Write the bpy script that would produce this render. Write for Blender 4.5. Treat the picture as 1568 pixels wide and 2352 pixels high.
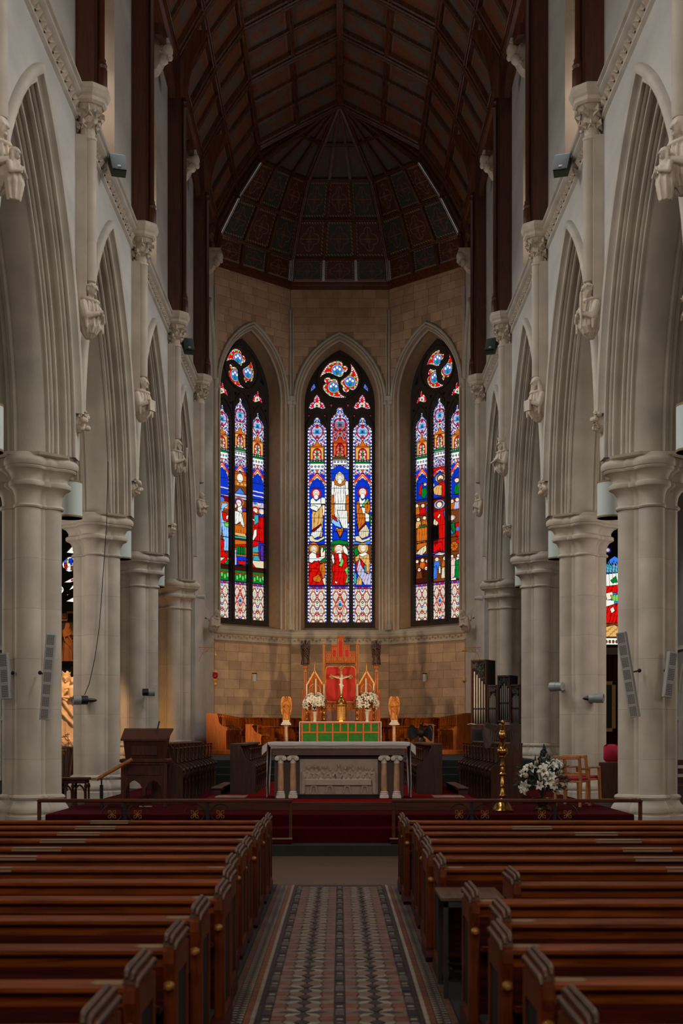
import bpy, bmesh, math, random
import numpy as np
from math import sin, cos, pi, sqrt, radians, atan2
from mathutils import Vector, Matrix
from mathutils.geometry import tessellate_polygon

for o in list(bpy.data.objects):
    bpy.data.objects.remove(o)
SC = bpy.context.scene
COL = SC.collection
random.seed(7)
RNG = np.random.RandomState(11)

# ------------------------------------------------------------------ camera
F_PX, CXP, CYP, EYE = 3100.0, 780.0, 1685.0, 1.8     # focal length and vanishing point in a 1568 x 2352 frame
cam_data = bpy.data.cameras.new('camera')
cam_data.sensor_fit = 'VERTICAL'
cam_data.sensor_height = 36.0
cam_data.lens = F_PX / 2352.0 * 36.0
cam_data.shift_x = (784.0 - CXP) / 2352.0
cam_data.shift_y = (CYP - 1176.0) / 2352.0
cam_data.clip_end = 300
cam_data.clip_start = 0.1
cam_data.dof.use_dof = True
cam_data.dof.focus_distance = 38.0
cam_data.dof.aperture_fstop = 3.6
cam = bpy.data.objects.new('camera', cam_data)
COL.objects.link(cam)
cam.location = (0, 0, EYE)
cam.rotation_euler = (pi / 2, 0, 0)
SC.camera = cam

# ------------------------------------------------------------------ world: a plain overcast sky seen through the glass
world = bpy.data.worlds.new('overcast_sky')
SC.world = world
world.use_nodes = True
world.cycles.sampling_method = 'NONE'
bg = world.node_tree.nodes['Background']
bg.inputs[0].default_value = (0.93, 0.97, 1.0, 1)
bg.inputs[1].default_value = 1.12

SC.cycles.adaptive_threshold = 0.1
SC.cycles.light_sampling_threshold = 0.04
SC.cycles.max_bounces = 5
SC.cycles.diffuse_bounces = 4
SC.cycles.glossy_bounces = 2
SC.cycles.transmission_bounces = 2
SC.cycles.transparent_max_bounces = 6
SC.cycles.caustics_reflective = False
SC.cycles.caustics_refractive = False

SC.view_settings.view_transform = 'Standard'
SC.view_settings.look = 'None'
SC.view_settings.exposure = 0.0
SC.view_settings.gamma = 1.0
SC.view_settings.use_curve_mapping = False


def area_light(name, loc, target, size, energy, color):
    d = bpy.data.lights.new(name, 'AREA')
    d.shape = 'RECTANGLE'
    d.size, d.size_y = size
    d.energy = energy
    d.color = color
    o = bpy.data.objects.new(name, d)
    COL.objects.link(o)
    o.location = loc
    o.rotation_euler = (Vector(target) - Vector(loc)).to_track_quat('-Z', 'Y').to_euler()
    return o


def spot_light(name, loc, target, energy, color, angle, blend=0.5, radius=0.05):
    d = bpy.data.lights.new(name, 'SPOT')
    d.energy = energy
    d.color = color
    d.spot_size = radians(angle)
    d.spot_blend = blend
    d.shadow_soft_size = radius
    o = bpy.data.objects.new(name, d)
    COL.objects.link(o)
    o.location = loc
    o.rotation_euler = (Vector(target) - Vector(loc)).to_track_quat('-Z', 'Y').to_euler()
    return o


BAY = 6.1
PY = lambda k: 22.9 + BAY * (k - 1)          # pier axis along the nave
BAYC = [PY(k) + BAY / 2 for k in range(-2, 4)]
# daylight entering through the clerestory lancets of both sides
for s in (-1, 1):
    for yc in BAYC:
        area_light('clerestory_daylight', (s * 5.02, yc, 14.9), (s * -3.6, yc, 5.0), (0.85, 3.3), 185, (0.95, 0.97, 1.0)).data.spread = radians(84)
        area_light('clerestory_skylight', (s * 5.0, yc, 14.9), (0, yc, 15.6), (0.85, 3.3), 48, (0.95, 0.97, 1.0))
# daylight of the tall lancets in the straight sides of the apse
for s in (-1, 1):
    area_light('apse_lancet_daylight', (s * 4.9, 45.9, 11.0), (s * -3.0, 47.5, 8.5), (1.9, 8.0), 105, (1.0, 0.93, 0.84)).data.spread = radians(120)
# soft frontal fill added behind the camera; the west wall has no window
area_light('west_fill', (0, -7.4, 10.0), (0, 30, 6.0), (5.0, 7.0), 760, (1.0, 0.96, 0.9))
# side fill added along the outer aisle walls, which are windowless
for s in (-1, 1):
    for yc in (-0.0, 13.8, 25.9):
        area_light('aisle_fill', (s * 10.0, yc, 4.6), (s * 0.0, yc, 1.6), (1.8, 3.4), 190, (1.0, 0.92, 0.82))
# electric spotlights fixed to the piers, aimed at the high altar
spot_light('altar_spot', (-4.35, 34.3, 3.05), (0.25, 46.6, 3.0), 1500, (1.0, 0.75, 0.48), 46, 0.75, 0.18)
spot_light('altar_spot', (4.1, 29.0, 3.1), (-0.25, 46.6, 3.0), 2900, (1.0, 0.75, 0.48), 32, 0.75, 0.18)

# the two small floodlights on the chancel walls, turned down on the stalls
for s in (-1, 1):
    spot_light('stall_flood', (s * 4.2, 41.9, 6.0), (s * -2.6, 42.6, 1.6), 330, (1.0, 0.7, 0.4), 95, 0.7, 0.08)

# ------------------------------------------------------------------ mesh helpers
class MB:
    """collects verts and faces; build() links them as one mesh object"""
    def __init__(self):
        self.v, self.f = [], []

    def add(self, vs, fs):
        n = len(self.v)
        self.v += [tuple(p) for p in vs]
        self.f += [tuple(i + n for i in f) for f in fs]
        return self

    def box(self, x0, x1, y0, y1, z0, z1):
        return self.add([(x0, y0, z0), (x1, y0, z0), (x1, y1, z0), (x0, y1, z0), (x0, y0, z1), (x1, y0, z1), (x1, y1, z1), (x0, y1, z1)],
                        [(0, 3, 2, 1), (4, 5, 6, 7), (0, 1, 5, 4), (1, 2, 6, 5), (2, 3, 7, 6), (3, 0, 4, 7)])

    def cbox(self, x0, x1, y0, y1, z0, z1, c=0.01):
        """box with chamfered vertical and top edges"""
        rs = []
        for z, i in ((z0, c), (z0 + c, 0), (z1 - c, 0), (z1, c)):
            a, b, d, e = x0 + i, x1 - i, y0 + i, y1 - i
            rs.append([(a + c, d, z), (b - c, d, z), (b, d + c, z), (b, e - c, z), (b - c, e, z), (a + c, e, z), (a, e - c, z), (a, d + c, z)])
        return self.loft(rs, True, True)

    def loft(self, rings, closed=True, caps=False, cap0=None, cap1=None):
        n = len(rings[0])
        vs = [p for r in rings for p in r]
        fs = []
        m = n if closed else n - 1
        for i in range(len(rings) - 1):
            for j in range(m):
                k = (j + 1) % n
                fs.append((i * n + j, i * n + k, (i + 1) * n + k, (i + 1) * n + j))
        c0 = caps if cap0 is None else cap0
        c1 = caps if cap1 is None else cap1
        if c0:
            fs.append(tuple(range(n - 1, -1, -1)))
        if c1:
            b = (len(rings) - 1) * n
            fs.append(tuple(range(b, b + n)))
        return self.add(vs, fs)

    def lathe(self, prof, n=16, c=(0, 0), axis='z', caps=True):
        """prof: list of (radius, height)"""
        rs = []
        for r, h in prof:
            ring = []
            for i in range(n):
                a = 2 * pi * i / n
                if axis == 'z':
                    ring.append((c[0] + r * cos(a), c[1] + r * sin(a), h))
                elif axis == 'y':
                    ring.append((c[0] + r * cos(a), h, c[1] - r * sin(a)))
                else:
                    ring.append((h, c[0] + r * cos(a), c[1] + r * sin(a)))
            rs.append(ring)
        return self.loft(rs, True, caps)

    def tube(self, pts, r, n=8, caps=True, closed=False):
        pts = [Vector(p) for p in pts]
        m = len(pts)
        rr = r if isinstance(r, (list, tuple)) else [r] * m
        rings = []
        up = None
        for i, p in enumerate(pts):
            if closed:
                t = pts[(i + 1) % m] - pts[i - 1]
            else:
                t = pts[min(i + 1, m - 1)] - pts[max(i - 1, 0)]
            t.normalize()
            if up is None:
                up = Vector((0, 0, 1)) if abs(t.z) < 0.9 else Vector((0, 1, 0))
            a = t.cross(up)
            if a.length < 1e-5:
                a = t.orthogonal()
            a.normalize()
            b = a.cross(t)
            b.normalize()
            up = b
            rings.append([tuple(p + (a * cos(2 * pi * j / n) + b * sin(2 * pi * j / n)) * rr[i]) for j in range(n)])
        if closed:
            rings.append(rings[0])
            caps = False
        return self.loft(rings, True, caps)

    def bar(self, p0, p1, w, h, up=(0, 0, 1)):
        """rectangular bar from p0 to p1"""
        p0, p1 = Vector(p0), Vector(p1)
        t = (p1 - p0).normalized()
        a = t.cross(Vector(up))
        if a.length < 1e-4:
            a = t.orthogonal()
        a.normalize()
        b = a.cross(t).normalized()
        q = [(-w / 2, -h / 2), (w / 2, -h / 2), (w / 2, h / 2), (-w / 2, h / 2)]
        return self.loft([[tuple(p + a * x + b * y) for x, y in q] for p in (p0, p1)], True, True)

    def ell(self, c, r, n=10, m=7):
        rr = (r, r, r) if not isinstance(r, (tuple, list)) else r
        vs, fs = [(c[0], c[1], c[2] - rr[2])], []
        for i in range(1, m):
            t = -pi / 2 + pi * i / m
            for j in range(n):
                a = 2 * pi * j / n
                vs.append((c[0] + rr[0] * cos(t) * cos(a), c[1] + rr[1] * cos(t) * sin(a), c[2] + rr[2] * sin(t)))
        vs.append((c[0], c[1], c[2] + rr[2]))
        top = len(vs) - 1
        for j in range(n):
            fs.append((0, 1 + (j + 1) % n, 1 + j))
            fs.append((top, top - n + j, top - n + (j + 1) % n))
        for i in range(m - 2):
            for j in range(n):
                k = (j + 1) % n
                fs.append((1 + i * n + j, 1 + i * n + k, 1 + (i + 1) * n + k, 1 + (i + 1) * n + j))
        return self.add(vs, fs)

    def cap(self, p0, p1, r0, r1, n=8):
        p0, p1 = Vector(p0), Vector(p1)
        t = p1 - p0
        L = t.length
        t.normalize()
        pts = [p0 - t * r0, p0 - t * r0 * 0.6, p0, p1, p1 + t * r1 * 0.6, p1 + t * r1]
        return self.tube(pts, [r0 * 0.08, r0 * 0.8, r0, r1, r1 * 0.8, r1 * 0.08], n)

    def slab(self, outer, holes, M, t0, t1, sides=True, back=True):
        """flat plate with holes: 2d outlines (u, v), thickness from t0 to t1, matrix M maps (u, t, v)"""
        loops = [outer] + list(holes)
        tri = tessellate_polygon([[Vector((p[0], p[1], 0)) for p in lp] for lp in loops])
        flat = [p for lp in loops for p in lp]
        n = len(flat)
        vs = [M @ Vector((p[0], t0, p[1])) for p in flat] + [M @ Vector((p[0], t1, p[1])) for p in flat]
        fs = []
        for a, b, c in tri:
            ar = (flat[b][0] - flat[a][0]) * (flat[c][1] - flat[a][1]) - (flat[b][1] - flat[a][1]) * (flat[c][0] - flat[a][0])
            if ar < 0:
                a, b = b, a
            fs.append((a, b, c))
            if back:
                fs.append((a + n, c + n, b + n))
        if sides:
            k = 0
            for lp in loops:
                m = len(lp)
                for i in range(m):
                    j = (i + 1) % m
                    fs.append((k + i, k + j, k + j + n, k + i + n))
                k += m
        return self.add(vs, fs)

    def xf(self, M):
        self.v = [tuple(M @ Vector(p)) for p in self.v]
        return self

    def join(self, other, M=None):
        vs = other.v if M is None else [tuple(M @ Vector(p)) for p in other.v]
        return self.add(vs, other.f)

    def mesh(self, name, smooth=False, fix=True):
        me = bpy.data.meshes.new(name)
        me.from_pydata(self.v, [], self.f)
        if fix:
            bm = bmesh.new()
            bm.from_mesh(me)
            bmesh.ops.recalc_face_normals(bm, faces=bm.faces)
            bm.to_mesh(me)
            bm.free()
        if smooth:
            me.polygons.foreach_set('use_smooth', [True] * len(me.polygons))
            try:
                me.set_sharp_from_angle(angle=radians(smooth if smooth > 1 else 40))
            except Exception:
                pass
        return me

    def build(self, name, mat, parent=None, smooth=False, loc=None, **props):
        return link(name, self.mesh(name, smooth), mat, parent, loc, **props)


def link(name, me, mat=None, parent=None, loc=None, **props):
    if mat is not None and not me.materials:
        me.materials.append(M[mat] if isinstance(mat, str) else mat)
    o = bpy.data.objects.new(name, me)
    COL.objects.link(o)
    if loc is not None:
        o.location = loc
    if parent is not None:
        o.parent = parent
    for k, v in props.items():
        o[k] = v
    return o


def thing(name, label, cat, loc=(0, 0, 0), rz=0.0, group=None):
    o = bpy.data.objects.new(name, None)
    o.empty_display_size = 0.1
    COL.objects.link(o)
    o.location = loc
    o.rotation_euler = (0, 0, rz)
    o['label'] = label
    o['category'] = cat
    if group:
        o['group'] = group
    return o


def struct(name, label, loc=(0, 0, 0)):
    o = bpy.data.objects.new(name, None)
    COL.objects.link(o)
    o.location = loc
    o['label'] = label
    o['kind'] = 'structure'
    return o


def copy_tree(o, parent=None):
    c = o.copy()
    COL.objects.link(c)
    c.parent = parent
    for ch in list(o.children):
        copy_tree(ch, c)
    return c


def at(px, py, Y):
    """the point at distance Y that the photograph shows at pixel (px, py)"""
    return Vector(((px - CXP) * Y / F_PX, Y, EYE - (py - CYP) * Y / F_PX))


I4 = Matrix.Identity(4)
# ------------------------------------------------------------------ materials
M = {}


def lin(c):
    return tuple(((x / 255) / 12.92 if x / 255 <= 0.04045 else ((x / 255 + 0.055) / 1.055) ** 2.4) for x in c)


def newmat(name):
    m = bpy.data.materials.new(name)
    m.use_nodes = True
    nt = m.node_tree
    b = nt.nodes['Principled BSDF']
    M[name] = m
    return m, nt, b


def nd(nt, kind, **kw):
    n = nt.nodes.new(kind)
    for k, v in kw.items():
        setattr(n, k, v)
    return n


def simple(name, rgb, rough=0.6, metal=0.0, var=0.0, noise=0.0, nscale=6.0, bump=0.0, bscale=30.0, spec=0.5, stretch=(1, 1, 1), coords='Object', coat=0.0):
    """colour with per-object variation, soft noise mottling and a fine relief"""
    m, nt, b = newmat(name)
    c = lin(rgb)
    b.inputs['Roughness'].default_value = rough
    b.inputs['Metallic'].default_value = metal
    b.inputs['Specular IOR Level'].default_value = spec
    if coat:
        b.inputs['Coat Weight'].default_value = coat
        b.inputs['Coat Roughness'].default_value = 0.25
    tc = nd(nt, 'ShaderNodeTexCoord')
    mp = nd(nt, 'ShaderNodeMapping')
    mp.inputs['Scale'].default_value = stretch
    nt.links.new(tc.outputs[coords], mp.inputs['Vector'])
    if coords == 'Object':
        pos = nd(nt, 'ShaderNodeNewGeometry')
        nt.links.new(pos.outputs['Position'], mp.inputs['Vector'])
    cur = None
    if noise > 0:
        nz = nd(nt, 'ShaderNodeTexNoise')
        nz.inputs['Scale'].default_value = nscale
        nz.inputs['Detail'].default_value = 5
        nt.links.new(mp.outputs[0], nz.inputs['Vector'])
        rp = nd(nt, 'ShaderNodeValToRGB')
        rp.color_ramp.elements[0].position = 0.3
        rp.color_ramp.elements[1].position = 0.7
        rp.color_ramp.elements[0].color = (*[x * (1 - noise) for x in c], 1)
        rp.color_ramp.elements[1].color = (*[min(1, x * (1 + noise)) for x in c], 1)
        nt.links.new(nz.outputs['Fac'], rp.inputs[0])
        cur = rp.outputs[0]
    if var > 0:
        oi = nd(nt, 'ShaderNodeObjectInfo')
        mr = nd(nt, 'ShaderNodeMapRange')
        mr.inputs['To Min'].default_value = 1 - var
        mr.inputs['To Max'].default_value = 1 + var
        nt.links.new(oi.outputs['Random'], mr.inputs['Value'])
        mx = nd(nt, 'ShaderNodeMix', data_type='RGBA', blend_type='MULTIPLY')
        mx.inputs['Factor'].default_value = 1
        if cur is not None:
            nt.links.new(cur, mx.inputs[6])
        else:
            mx.inputs[6].default_value = (*c, 1)
        nt.links.new(mr.outputs[0], mx.inputs[7])
        cur = mx.outputs[2]
    if cur is not None:
        nt.links.new(cur, b.inputs['Base Color'])
    else:
        b.inputs['Base Color'].default_value = (*c, 1)
    if bump > 0:
        nb = nd(nt, 'ShaderNodeTexNoise')
        nb.inputs['Scale'].default_value = bscale
        nb.inputs['Detail'].default_value = 4
        nt.links.new(mp.outputs[0], nb.inputs['Vector'])
        bp = nd(nt, 'ShaderNodeBump')
        bp.inputs['Strength'].default_value = bump
        bp.inputs['Distance'].default_value = 0.01
        nt.links.new(nb.outputs['Fac'], bp.inputs['Height'])
        nt.links.new(bp.outputs[0], b.inputs['Normal'])
    return m


def wood(name, dark, light, rough=0.4, axis=0, scale=5.0, var=0.12, coat=0.0, spec=0.5):
    m, nt, b = newmat(name)
    b.inputs['Roughness'].default_value = rough
    b.inputs['Specular IOR Level'].default_value = spec
    if coat:
        b.inputs['Coat Weight'].default_value = coat
        b.inputs['Coat Roughness'].default_value = 0.3
    g = nd(nt, 'ShaderNodeNewGeometry')
    mp = nd(nt, 'ShaderNodeMapping')
    st = [6.0, 6.0, 6.0]
    st[axis] = 0.45
    mp.inputs['Scale'].default_value = st
    oi = nd(nt, 'ShaderNodeObjectInfo')
    ad = nd(nt, 'ShaderNodeVectorMath', operation='ADD')
    sc = nd(nt, 'ShaderNodeVectorMath', operation='SCALE')
    sc.inputs['Scale'].default_value = 37.0
    cm = nd(nt, 'ShaderNodeCombineXYZ')
    for i in range(3):
        nt.links.new(oi.outputs['Random'], cm.inputs[i])
    nt.links.new(cm.outputs[0], sc.inputs[0])
    nt.links.new(g.outputs['Position'], ad.inputs[0])
    nt.links.new(sc.outputs[0], ad.inputs[1])
    nt.links.new(ad.outputs[0], mp.inputs['Vector'])
    nz = nd(nt, 'ShaderNodeTexNoise')
    nz.inputs['Scale'].default_value = scale
    nz.inputs['Detail'].default_value = 6
    nz.inputs['Distortion'].default_value = 1.2
    nt.links.new(mp.outputs[0], nz.inputs['Vector'])
    rp = nd(nt, 'ShaderNodeValToRGB')
    rp.color_ramp.elements[0].position = 0.32
    rp.color_ramp.elements[1].position = 0.68
    rp.color_ramp.elements[0].color = (*lin(dark), 1)
    rp.color_ramp.elements[1].color = (*lin(light), 1)
    nt.links.new(nz.outputs['Fac'], rp.inputs[0])
    mr = nd(nt, 'ShaderNodeMapRange')
    mr.inputs['To Min'].default_value = 1 - var
    mr.inputs['To Max'].default_value = 1 + var
    nt.links.new(oi.outputs['Random'], mr.inputs['Value'])
    mx = nd(nt, 'ShaderNodeMix', data_type='RGBA', blend_type='MULTIPLY')
    mx.inputs['Factor'].default_value = 1
    nt.links.new(rp.outputs[0], mx.inputs[6])
    nt.links.new(mr.outputs[0], mx.inputs[7])
    nt.links.new(mx.outputs[2], b.inputs['Base Color'])
    bp = nd(nt, 'ShaderNodeBump')
    bp.inputs['Strength'].default_value = 0.15
    bp.inputs['Distance'].default_value = 0.004
    nt.links.new(nz.outputs['Fac'], bp.inputs['Height'])
    nt.links.new(bp.outputs[0], b.inputs['Normal'])
    return m


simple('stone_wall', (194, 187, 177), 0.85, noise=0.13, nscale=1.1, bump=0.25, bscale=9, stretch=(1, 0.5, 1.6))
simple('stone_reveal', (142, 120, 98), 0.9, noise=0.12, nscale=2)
simple('stone_arch', (192, 181, 165), 0.85, noise=0.16, nscale=1.6, bump=0.2, bscale=22)
simple('stone_pier', (194, 180, 163), 0.85, var=0.05, noise=0.13, nscale=2.2, bump=0.2, bscale=25)
simple('stone_apse', (196, 162, 130), 0.9, var=0.13, noise=0.16, nscale=2.5, bump=0.3, bscale=20)
simple('stone_joint', (168, 138, 110), 0.95, noise=0.1)
simple('stone_carved', (206, 190, 170), 0.8, var=0.04, noise=0.14, nscale=5, bump=0.15, bscale=40)
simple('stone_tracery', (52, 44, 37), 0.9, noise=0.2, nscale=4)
simple('stone_relief', (176, 158, 142), 0.7, noise=0.08, nscale=8)
simple('stone_altar', (96, 66, 52), 0.5, noise=0.2, nscale=6)
simple('marble_column', (196, 150, 112), 0.3, noise=0.28, nscale=9, stretch=(1, 1, 0.7))
simple('marble_white', (214, 202, 188), 0.5, noise=0.08)
simple('slate', (35, 39, 37), 0.6, noise=0.2, nscale=3, spec=0.15)
simple('slate_dark', (42, 41, 38), 0.65, noise=0.2, nscale=3, spec=0.15)
simple('floor_dark', (39, 31, 26), 0.6, noise=0.3, nscale=2, spec=0.15)
simple('carpet_red', (104, 6, 8), 0.95, noise=0.25, nscale=14, bump=0.3, bscale=120, spec=0.05)
simple('carpet_dark', (62, 5, 9), 0.95, noise=0.25, nscale=14, bump=0.3, bscale=120, spec=0.05)
simple('grout', (57, 52, 46), 0.9, noise=0.2, spec=0.15)
simple('tile_dark', (36, 25, 22), 0.42, var=0.18, noise=0.12)
simple('tile_cream', (134, 118, 98), 0.42, var=0.14, noise=0.1)
simple('tile_tan', (104, 81, 62), 0.42, var=0.14, noise=0.12)
simple('tile_rust', (104, 56, 32), 0.42, var=0.16, noise=0.12)
simple('tile_grey', (74, 62, 56), 0.42, var=0.14, noise=0.12)
simple('tile_border', (76, 45, 27), 0.5, var=0.1, noise=0.12)
wood('wood_pew', (36, 7, 2), (72, 18, 4), 0.42, 0, 4.0, 0.16, spec=0.14)
wood('wood_pew_rail_lit', (78, 32, 8), (124, 58, 15), 0.4, 0, 4.0, 0.14, spec=0.12)  # pew wood made paler for the rails: light from above put into the colour
wood('wood_pew_end', (66, 25, 7), (104, 46, 15), 0.42, 2, 4.0, 0.12, spec=0.1)
wood('wood_pew_cap', (68, 44, 32), (100, 72, 54), 0.36, 1, 4.0, 0.08, spec=0.35)
wood('wood_pew_worn', (112, 84, 54), (140, 110, 74), 0.4, 0, 9.0, 0.08)
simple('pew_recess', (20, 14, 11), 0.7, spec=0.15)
wood('wood_roof', (74, 41, 23), (117, 67, 38), 0.22, 2, 3.0, 0.1, spec=0.8)
wood('wood_roof_beam', (80, 41, 23), (125, 70, 41), 0.22, 1, 3.0, 0.1, spec=0.8)
wood('wood_post', (66, 32, 16), (94, 48, 24), 0.4, 2, 3.0, 0.06)
wood('wood_choir', (50, 24, 10), (82, 42, 18), 0.4, 2, 3.0, 0.1, spec=0.3)
wood('wood_stall', (126, 58, 8), (172, 88, 16), 0.5, 2, 3.0, 0.1, spec=0.12)
wood('wood_pulpit', (54, 22, 11), (81, 38, 18), 0.4, 2, 3.0, 0.1, spec=0.25)
wood('wood_rail', (61, 29, 17), (84, 44, 25), 0.35, 0, 4.0, 0.06, spec=0.2)
wood('wood_reredos', (156, 70, 12), (204, 102, 24), 0.45, 2, 3.0, 0.08, spec=0.2)
wood('wood_reredos_dark', (74, 36, 18), (112, 60, 30), 0.4, 2, 3.0, 0.08)
wood('wood_floor', (74, 53, 36), (96, 71, 49), 0.4, 0, 4.0, 0.05)
wood('wood_chair', (150, 88, 40), (186, 118, 60), 0.4, 2, 4.0, 0.06)
wood('wood_statue', (44, 24, 13), (77, 45, 25), 0.4, 2, 4.0, 0.05)
wood('wood_organ', (55, 25, 13), (79, 40, 21), 0.4, 2, 3.0, 0.06)
simple('gold', (214, 150, 62), 0.32, 0.85, noise=0.1, nscale=20)
simple('old_gold', (150, 100, 42), 0.4, 0.4, noise=0.15, nscale=20)
simple('angel_gilt', (206, 128, 50), 0.5, 0.2, noise=0.2, nscale=14)
simple('gilt_paint', (214, 158, 84), 0.45, 0.3, noise=0.15, nscale=20)
simple('brass', (190, 140, 70), 0.22, 1.0, noise=0.1)
simple('plaque', (140, 128, 104), 0.4, 0.4)
simple('iron', (24, 22, 22), 0.5, 0.5)
simple('pipe_metal', (150, 142, 132), 0.42, 0.45)
simple('organ_carving', (96, 90, 82), 0.5, 0.3)
simple('organ_dark', (26, 22, 22), 0.7)
simple('speaker_grey', (160, 156, 148), 0.5)
simple('speaker_grille', (88, 84, 78), 0.6)
simple('spot_grey', (150, 150, 146), 0.45, 0.2)
simple('spot_black', (26, 26, 26), 0.45)
simple('floodlight_green', (62, 72, 64), 0.5)
simple('white_plastic', (205, 203, 196), 0.5)
simple('lamp_shade', (206, 214, 204), 0.6)
simple('lamp_trim', (150, 124, 90), 0.5, 0.4)
simple('red_panel', (196, 28, 10), 0.7, noise=0.06, nscale=6)
simple('cloth_white', (212, 204, 196), 0.8, noise=0.05)
simple('cloth_green', (28, 110, 22), 0.75, noise=0.2, nscale=9)
simple('cloth_orange', (196, 92, 34), 0.7, noise=0.25, nscale=40)
simple('candle', (236, 226, 206), 0.5)
simple('ivory', (232, 216, 192), 0.5)
simple('petal_white', (232, 228, 214), 0.6, var=0.06)
simple('petal_pink', (214, 176, 160), 0.6, var=0.08)
simple('petal_center', (190, 130, 40), 0.7)
simple('leaf_green', (44, 58, 34), 0.55, var=0.25)
simple('leaf_dark', (36, 44, 30), 0.6, var=0.2)
simple('vase', (206, 196, 178), 0.35)
simple('bowl_bronze', (92, 66, 40), 0.3, 0.9)
simple('statue_stone', (216, 176, 132), 0.7, noise=0.08, nscale=6)
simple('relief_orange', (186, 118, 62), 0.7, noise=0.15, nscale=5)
simple('black_paint', (14, 12, 11), 0.5)
simple('gold_text', (196, 130, 50), 0.4, 0.6)
simple('cushion_pink', (176, 22, 52), 0.85)
simple('curtain_red', (70, 14, 16), 0.9)
simple('painting_dark', (22, 20, 18), 0.4, noise=0.5, nscale=4)
simple('lamp_red_glass', (150, 8, 10), 0.15)
simple('sound_grey', (120, 118, 112), 0.5)
simple('metal_dark', (42, 36, 32), 0.45, 0.6)
simple('book_grey', (170, 160, 150), 0.7)
simple('plaster_aisle', (150, 140, 128), 0.9, noise=0.1, nscale=1.2)


def glass_mat():
    m = bpy.data.materials.new('stained_glass')
    m.use_nodes = True
    nt = m.node_tree
    nt.nodes.remove(nt.nodes['Principled BSDF'])
    a = nd(nt, 'ShaderNodeAttribute', attribute_name='tint')
    t = nd(nt, 'ShaderNodeBsdfTransparent')
    nt.links.new(a.outputs['Color'], t.inputs['Color'])
    nt.links.new(t.outputs[0], nt.nodes['Material Output'].inputs['Surface'])
    M['stained_glass'] = m


glass_mat()


def painted(name, base, motif, border):
    """painted ceiling panel: dashed border and a four-lobed flower, drawn in the panel's own uv"""
    m, nt, b = newmat(name)
    b.inputs['Roughness'].default_value = 0.6
    uv = nd(nt, 'ShaderNodeUVMap', uv_map='uv')
    sp = nd(nt, 'ShaderNodeSeparateXYZ')
    nt.links.new(uv.outputs[0], sp.inputs[0])

    def mth(op, a, c=None, d=None):
        n = nd(nt, 'ShaderNodeMath', operation=op)
        for i, q in enumerate((a, c, d)):
            if q is None:
                continue
            if isinstance(q, (int, float)):
                n.inputs[i].default_value = q
            else:
                nt.links.new(q, n.inputs[i])
        return n.outputs[0]
    u = mth('SUBTRACT', sp.outputs[0], 0.5)
    v = mth('SUBTRACT', sp.outputs[1], 0.5)
    au, av = mth('ABSOLUTE', u), mth('ABSOLUTE', v)
    edge = mth('SUBTRACT', 0.5, mth('MAXIMUM', au, av))
    band = mth('MULTIPLY', mth('GREATER_THAN', edge, 0.05), mth('LESS_THAN', edge, 0.1))
    dash = mth('GREATER_THAN', mth('SINE', mth('MULTIPLY', mth('ADD', sp.outputs[0], sp.outputs[1]), 62.0)), 0.0)
    bm = mth('MULTIPLY', band, dash)
    r = mth('SQRT', mth('ADD', mth('MULTIPLY', u, u), mth('MULTIPLY', v, v)))
    th = mth('ARCTAN2', v, u)
    pet = mth('ADD', 0.2, mth('MULTIPLY', mth('ABSOLUTE', mth('COSINE', mth('MULTIPLY', th, 2.0))), 0.12))
    d = mth('ABSOLUTE', mth('SUBTRACT', r, pet))
    fl = mth('LESS_THAN', d, 0.016)
    core = mth('LESS_THAN', mth('ABSOLUTE', mth('SUBTRACT', r, mth('ADD', 0.07, mth('MULTIPLY', mth('COSINE', mth('MULTIPLY', th, 6.0)), 0.03)))), 0.014)
    crs = mth('MULTIPLY', mth('LESS_THAN', mth('MINIMUM', au, av), 0.012), mth('LESS_THAN', r, 0.3))
    mot = mth('MAXIMUM', mth('MAXIMUM', fl, core), crs)
    nz = nd(nt, 'ShaderNodeTexNoise')
    nz.inputs['Scale'].default_value = 14
    nt.links.new(uv.outputs[0], nz.inputs['Vector'])
    wear = mth('MULTIPLY', nz.outputs['Fac'], 1.7)

    def mix(fac, a, c):
        n = nd(nt, 'ShaderNodeMix', data_type='RGBA')
        nt.links.new(fac, n.inputs['Factor'])
        for q, i in ((a, 6), (c, 7)):
            if isinstance(q, tuple):
                n.inputs[i].default_value = (*lin(q), 1)
            else:
                nt.links.new(q, n.inputs[i])
        return n.outputs[2]
    c1 = mix(mth('MULTIPLY', mot, wear), base, motif)
    c2 = mix(mth('MULTIPLY', bm, wear), c1, border)
    nt.links.new(c2, b.inputs['Base Color'])


painted('panel_red', (92, 46, 31), (150, 110, 76), (196, 156, 104))
painted('panel_blue', (69, 67, 62), (146, 92, 60), (196, 156, 104))
painted('panel_plain', (104, 86, 72), (116, 96, 80), (124, 105, 84))


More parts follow.
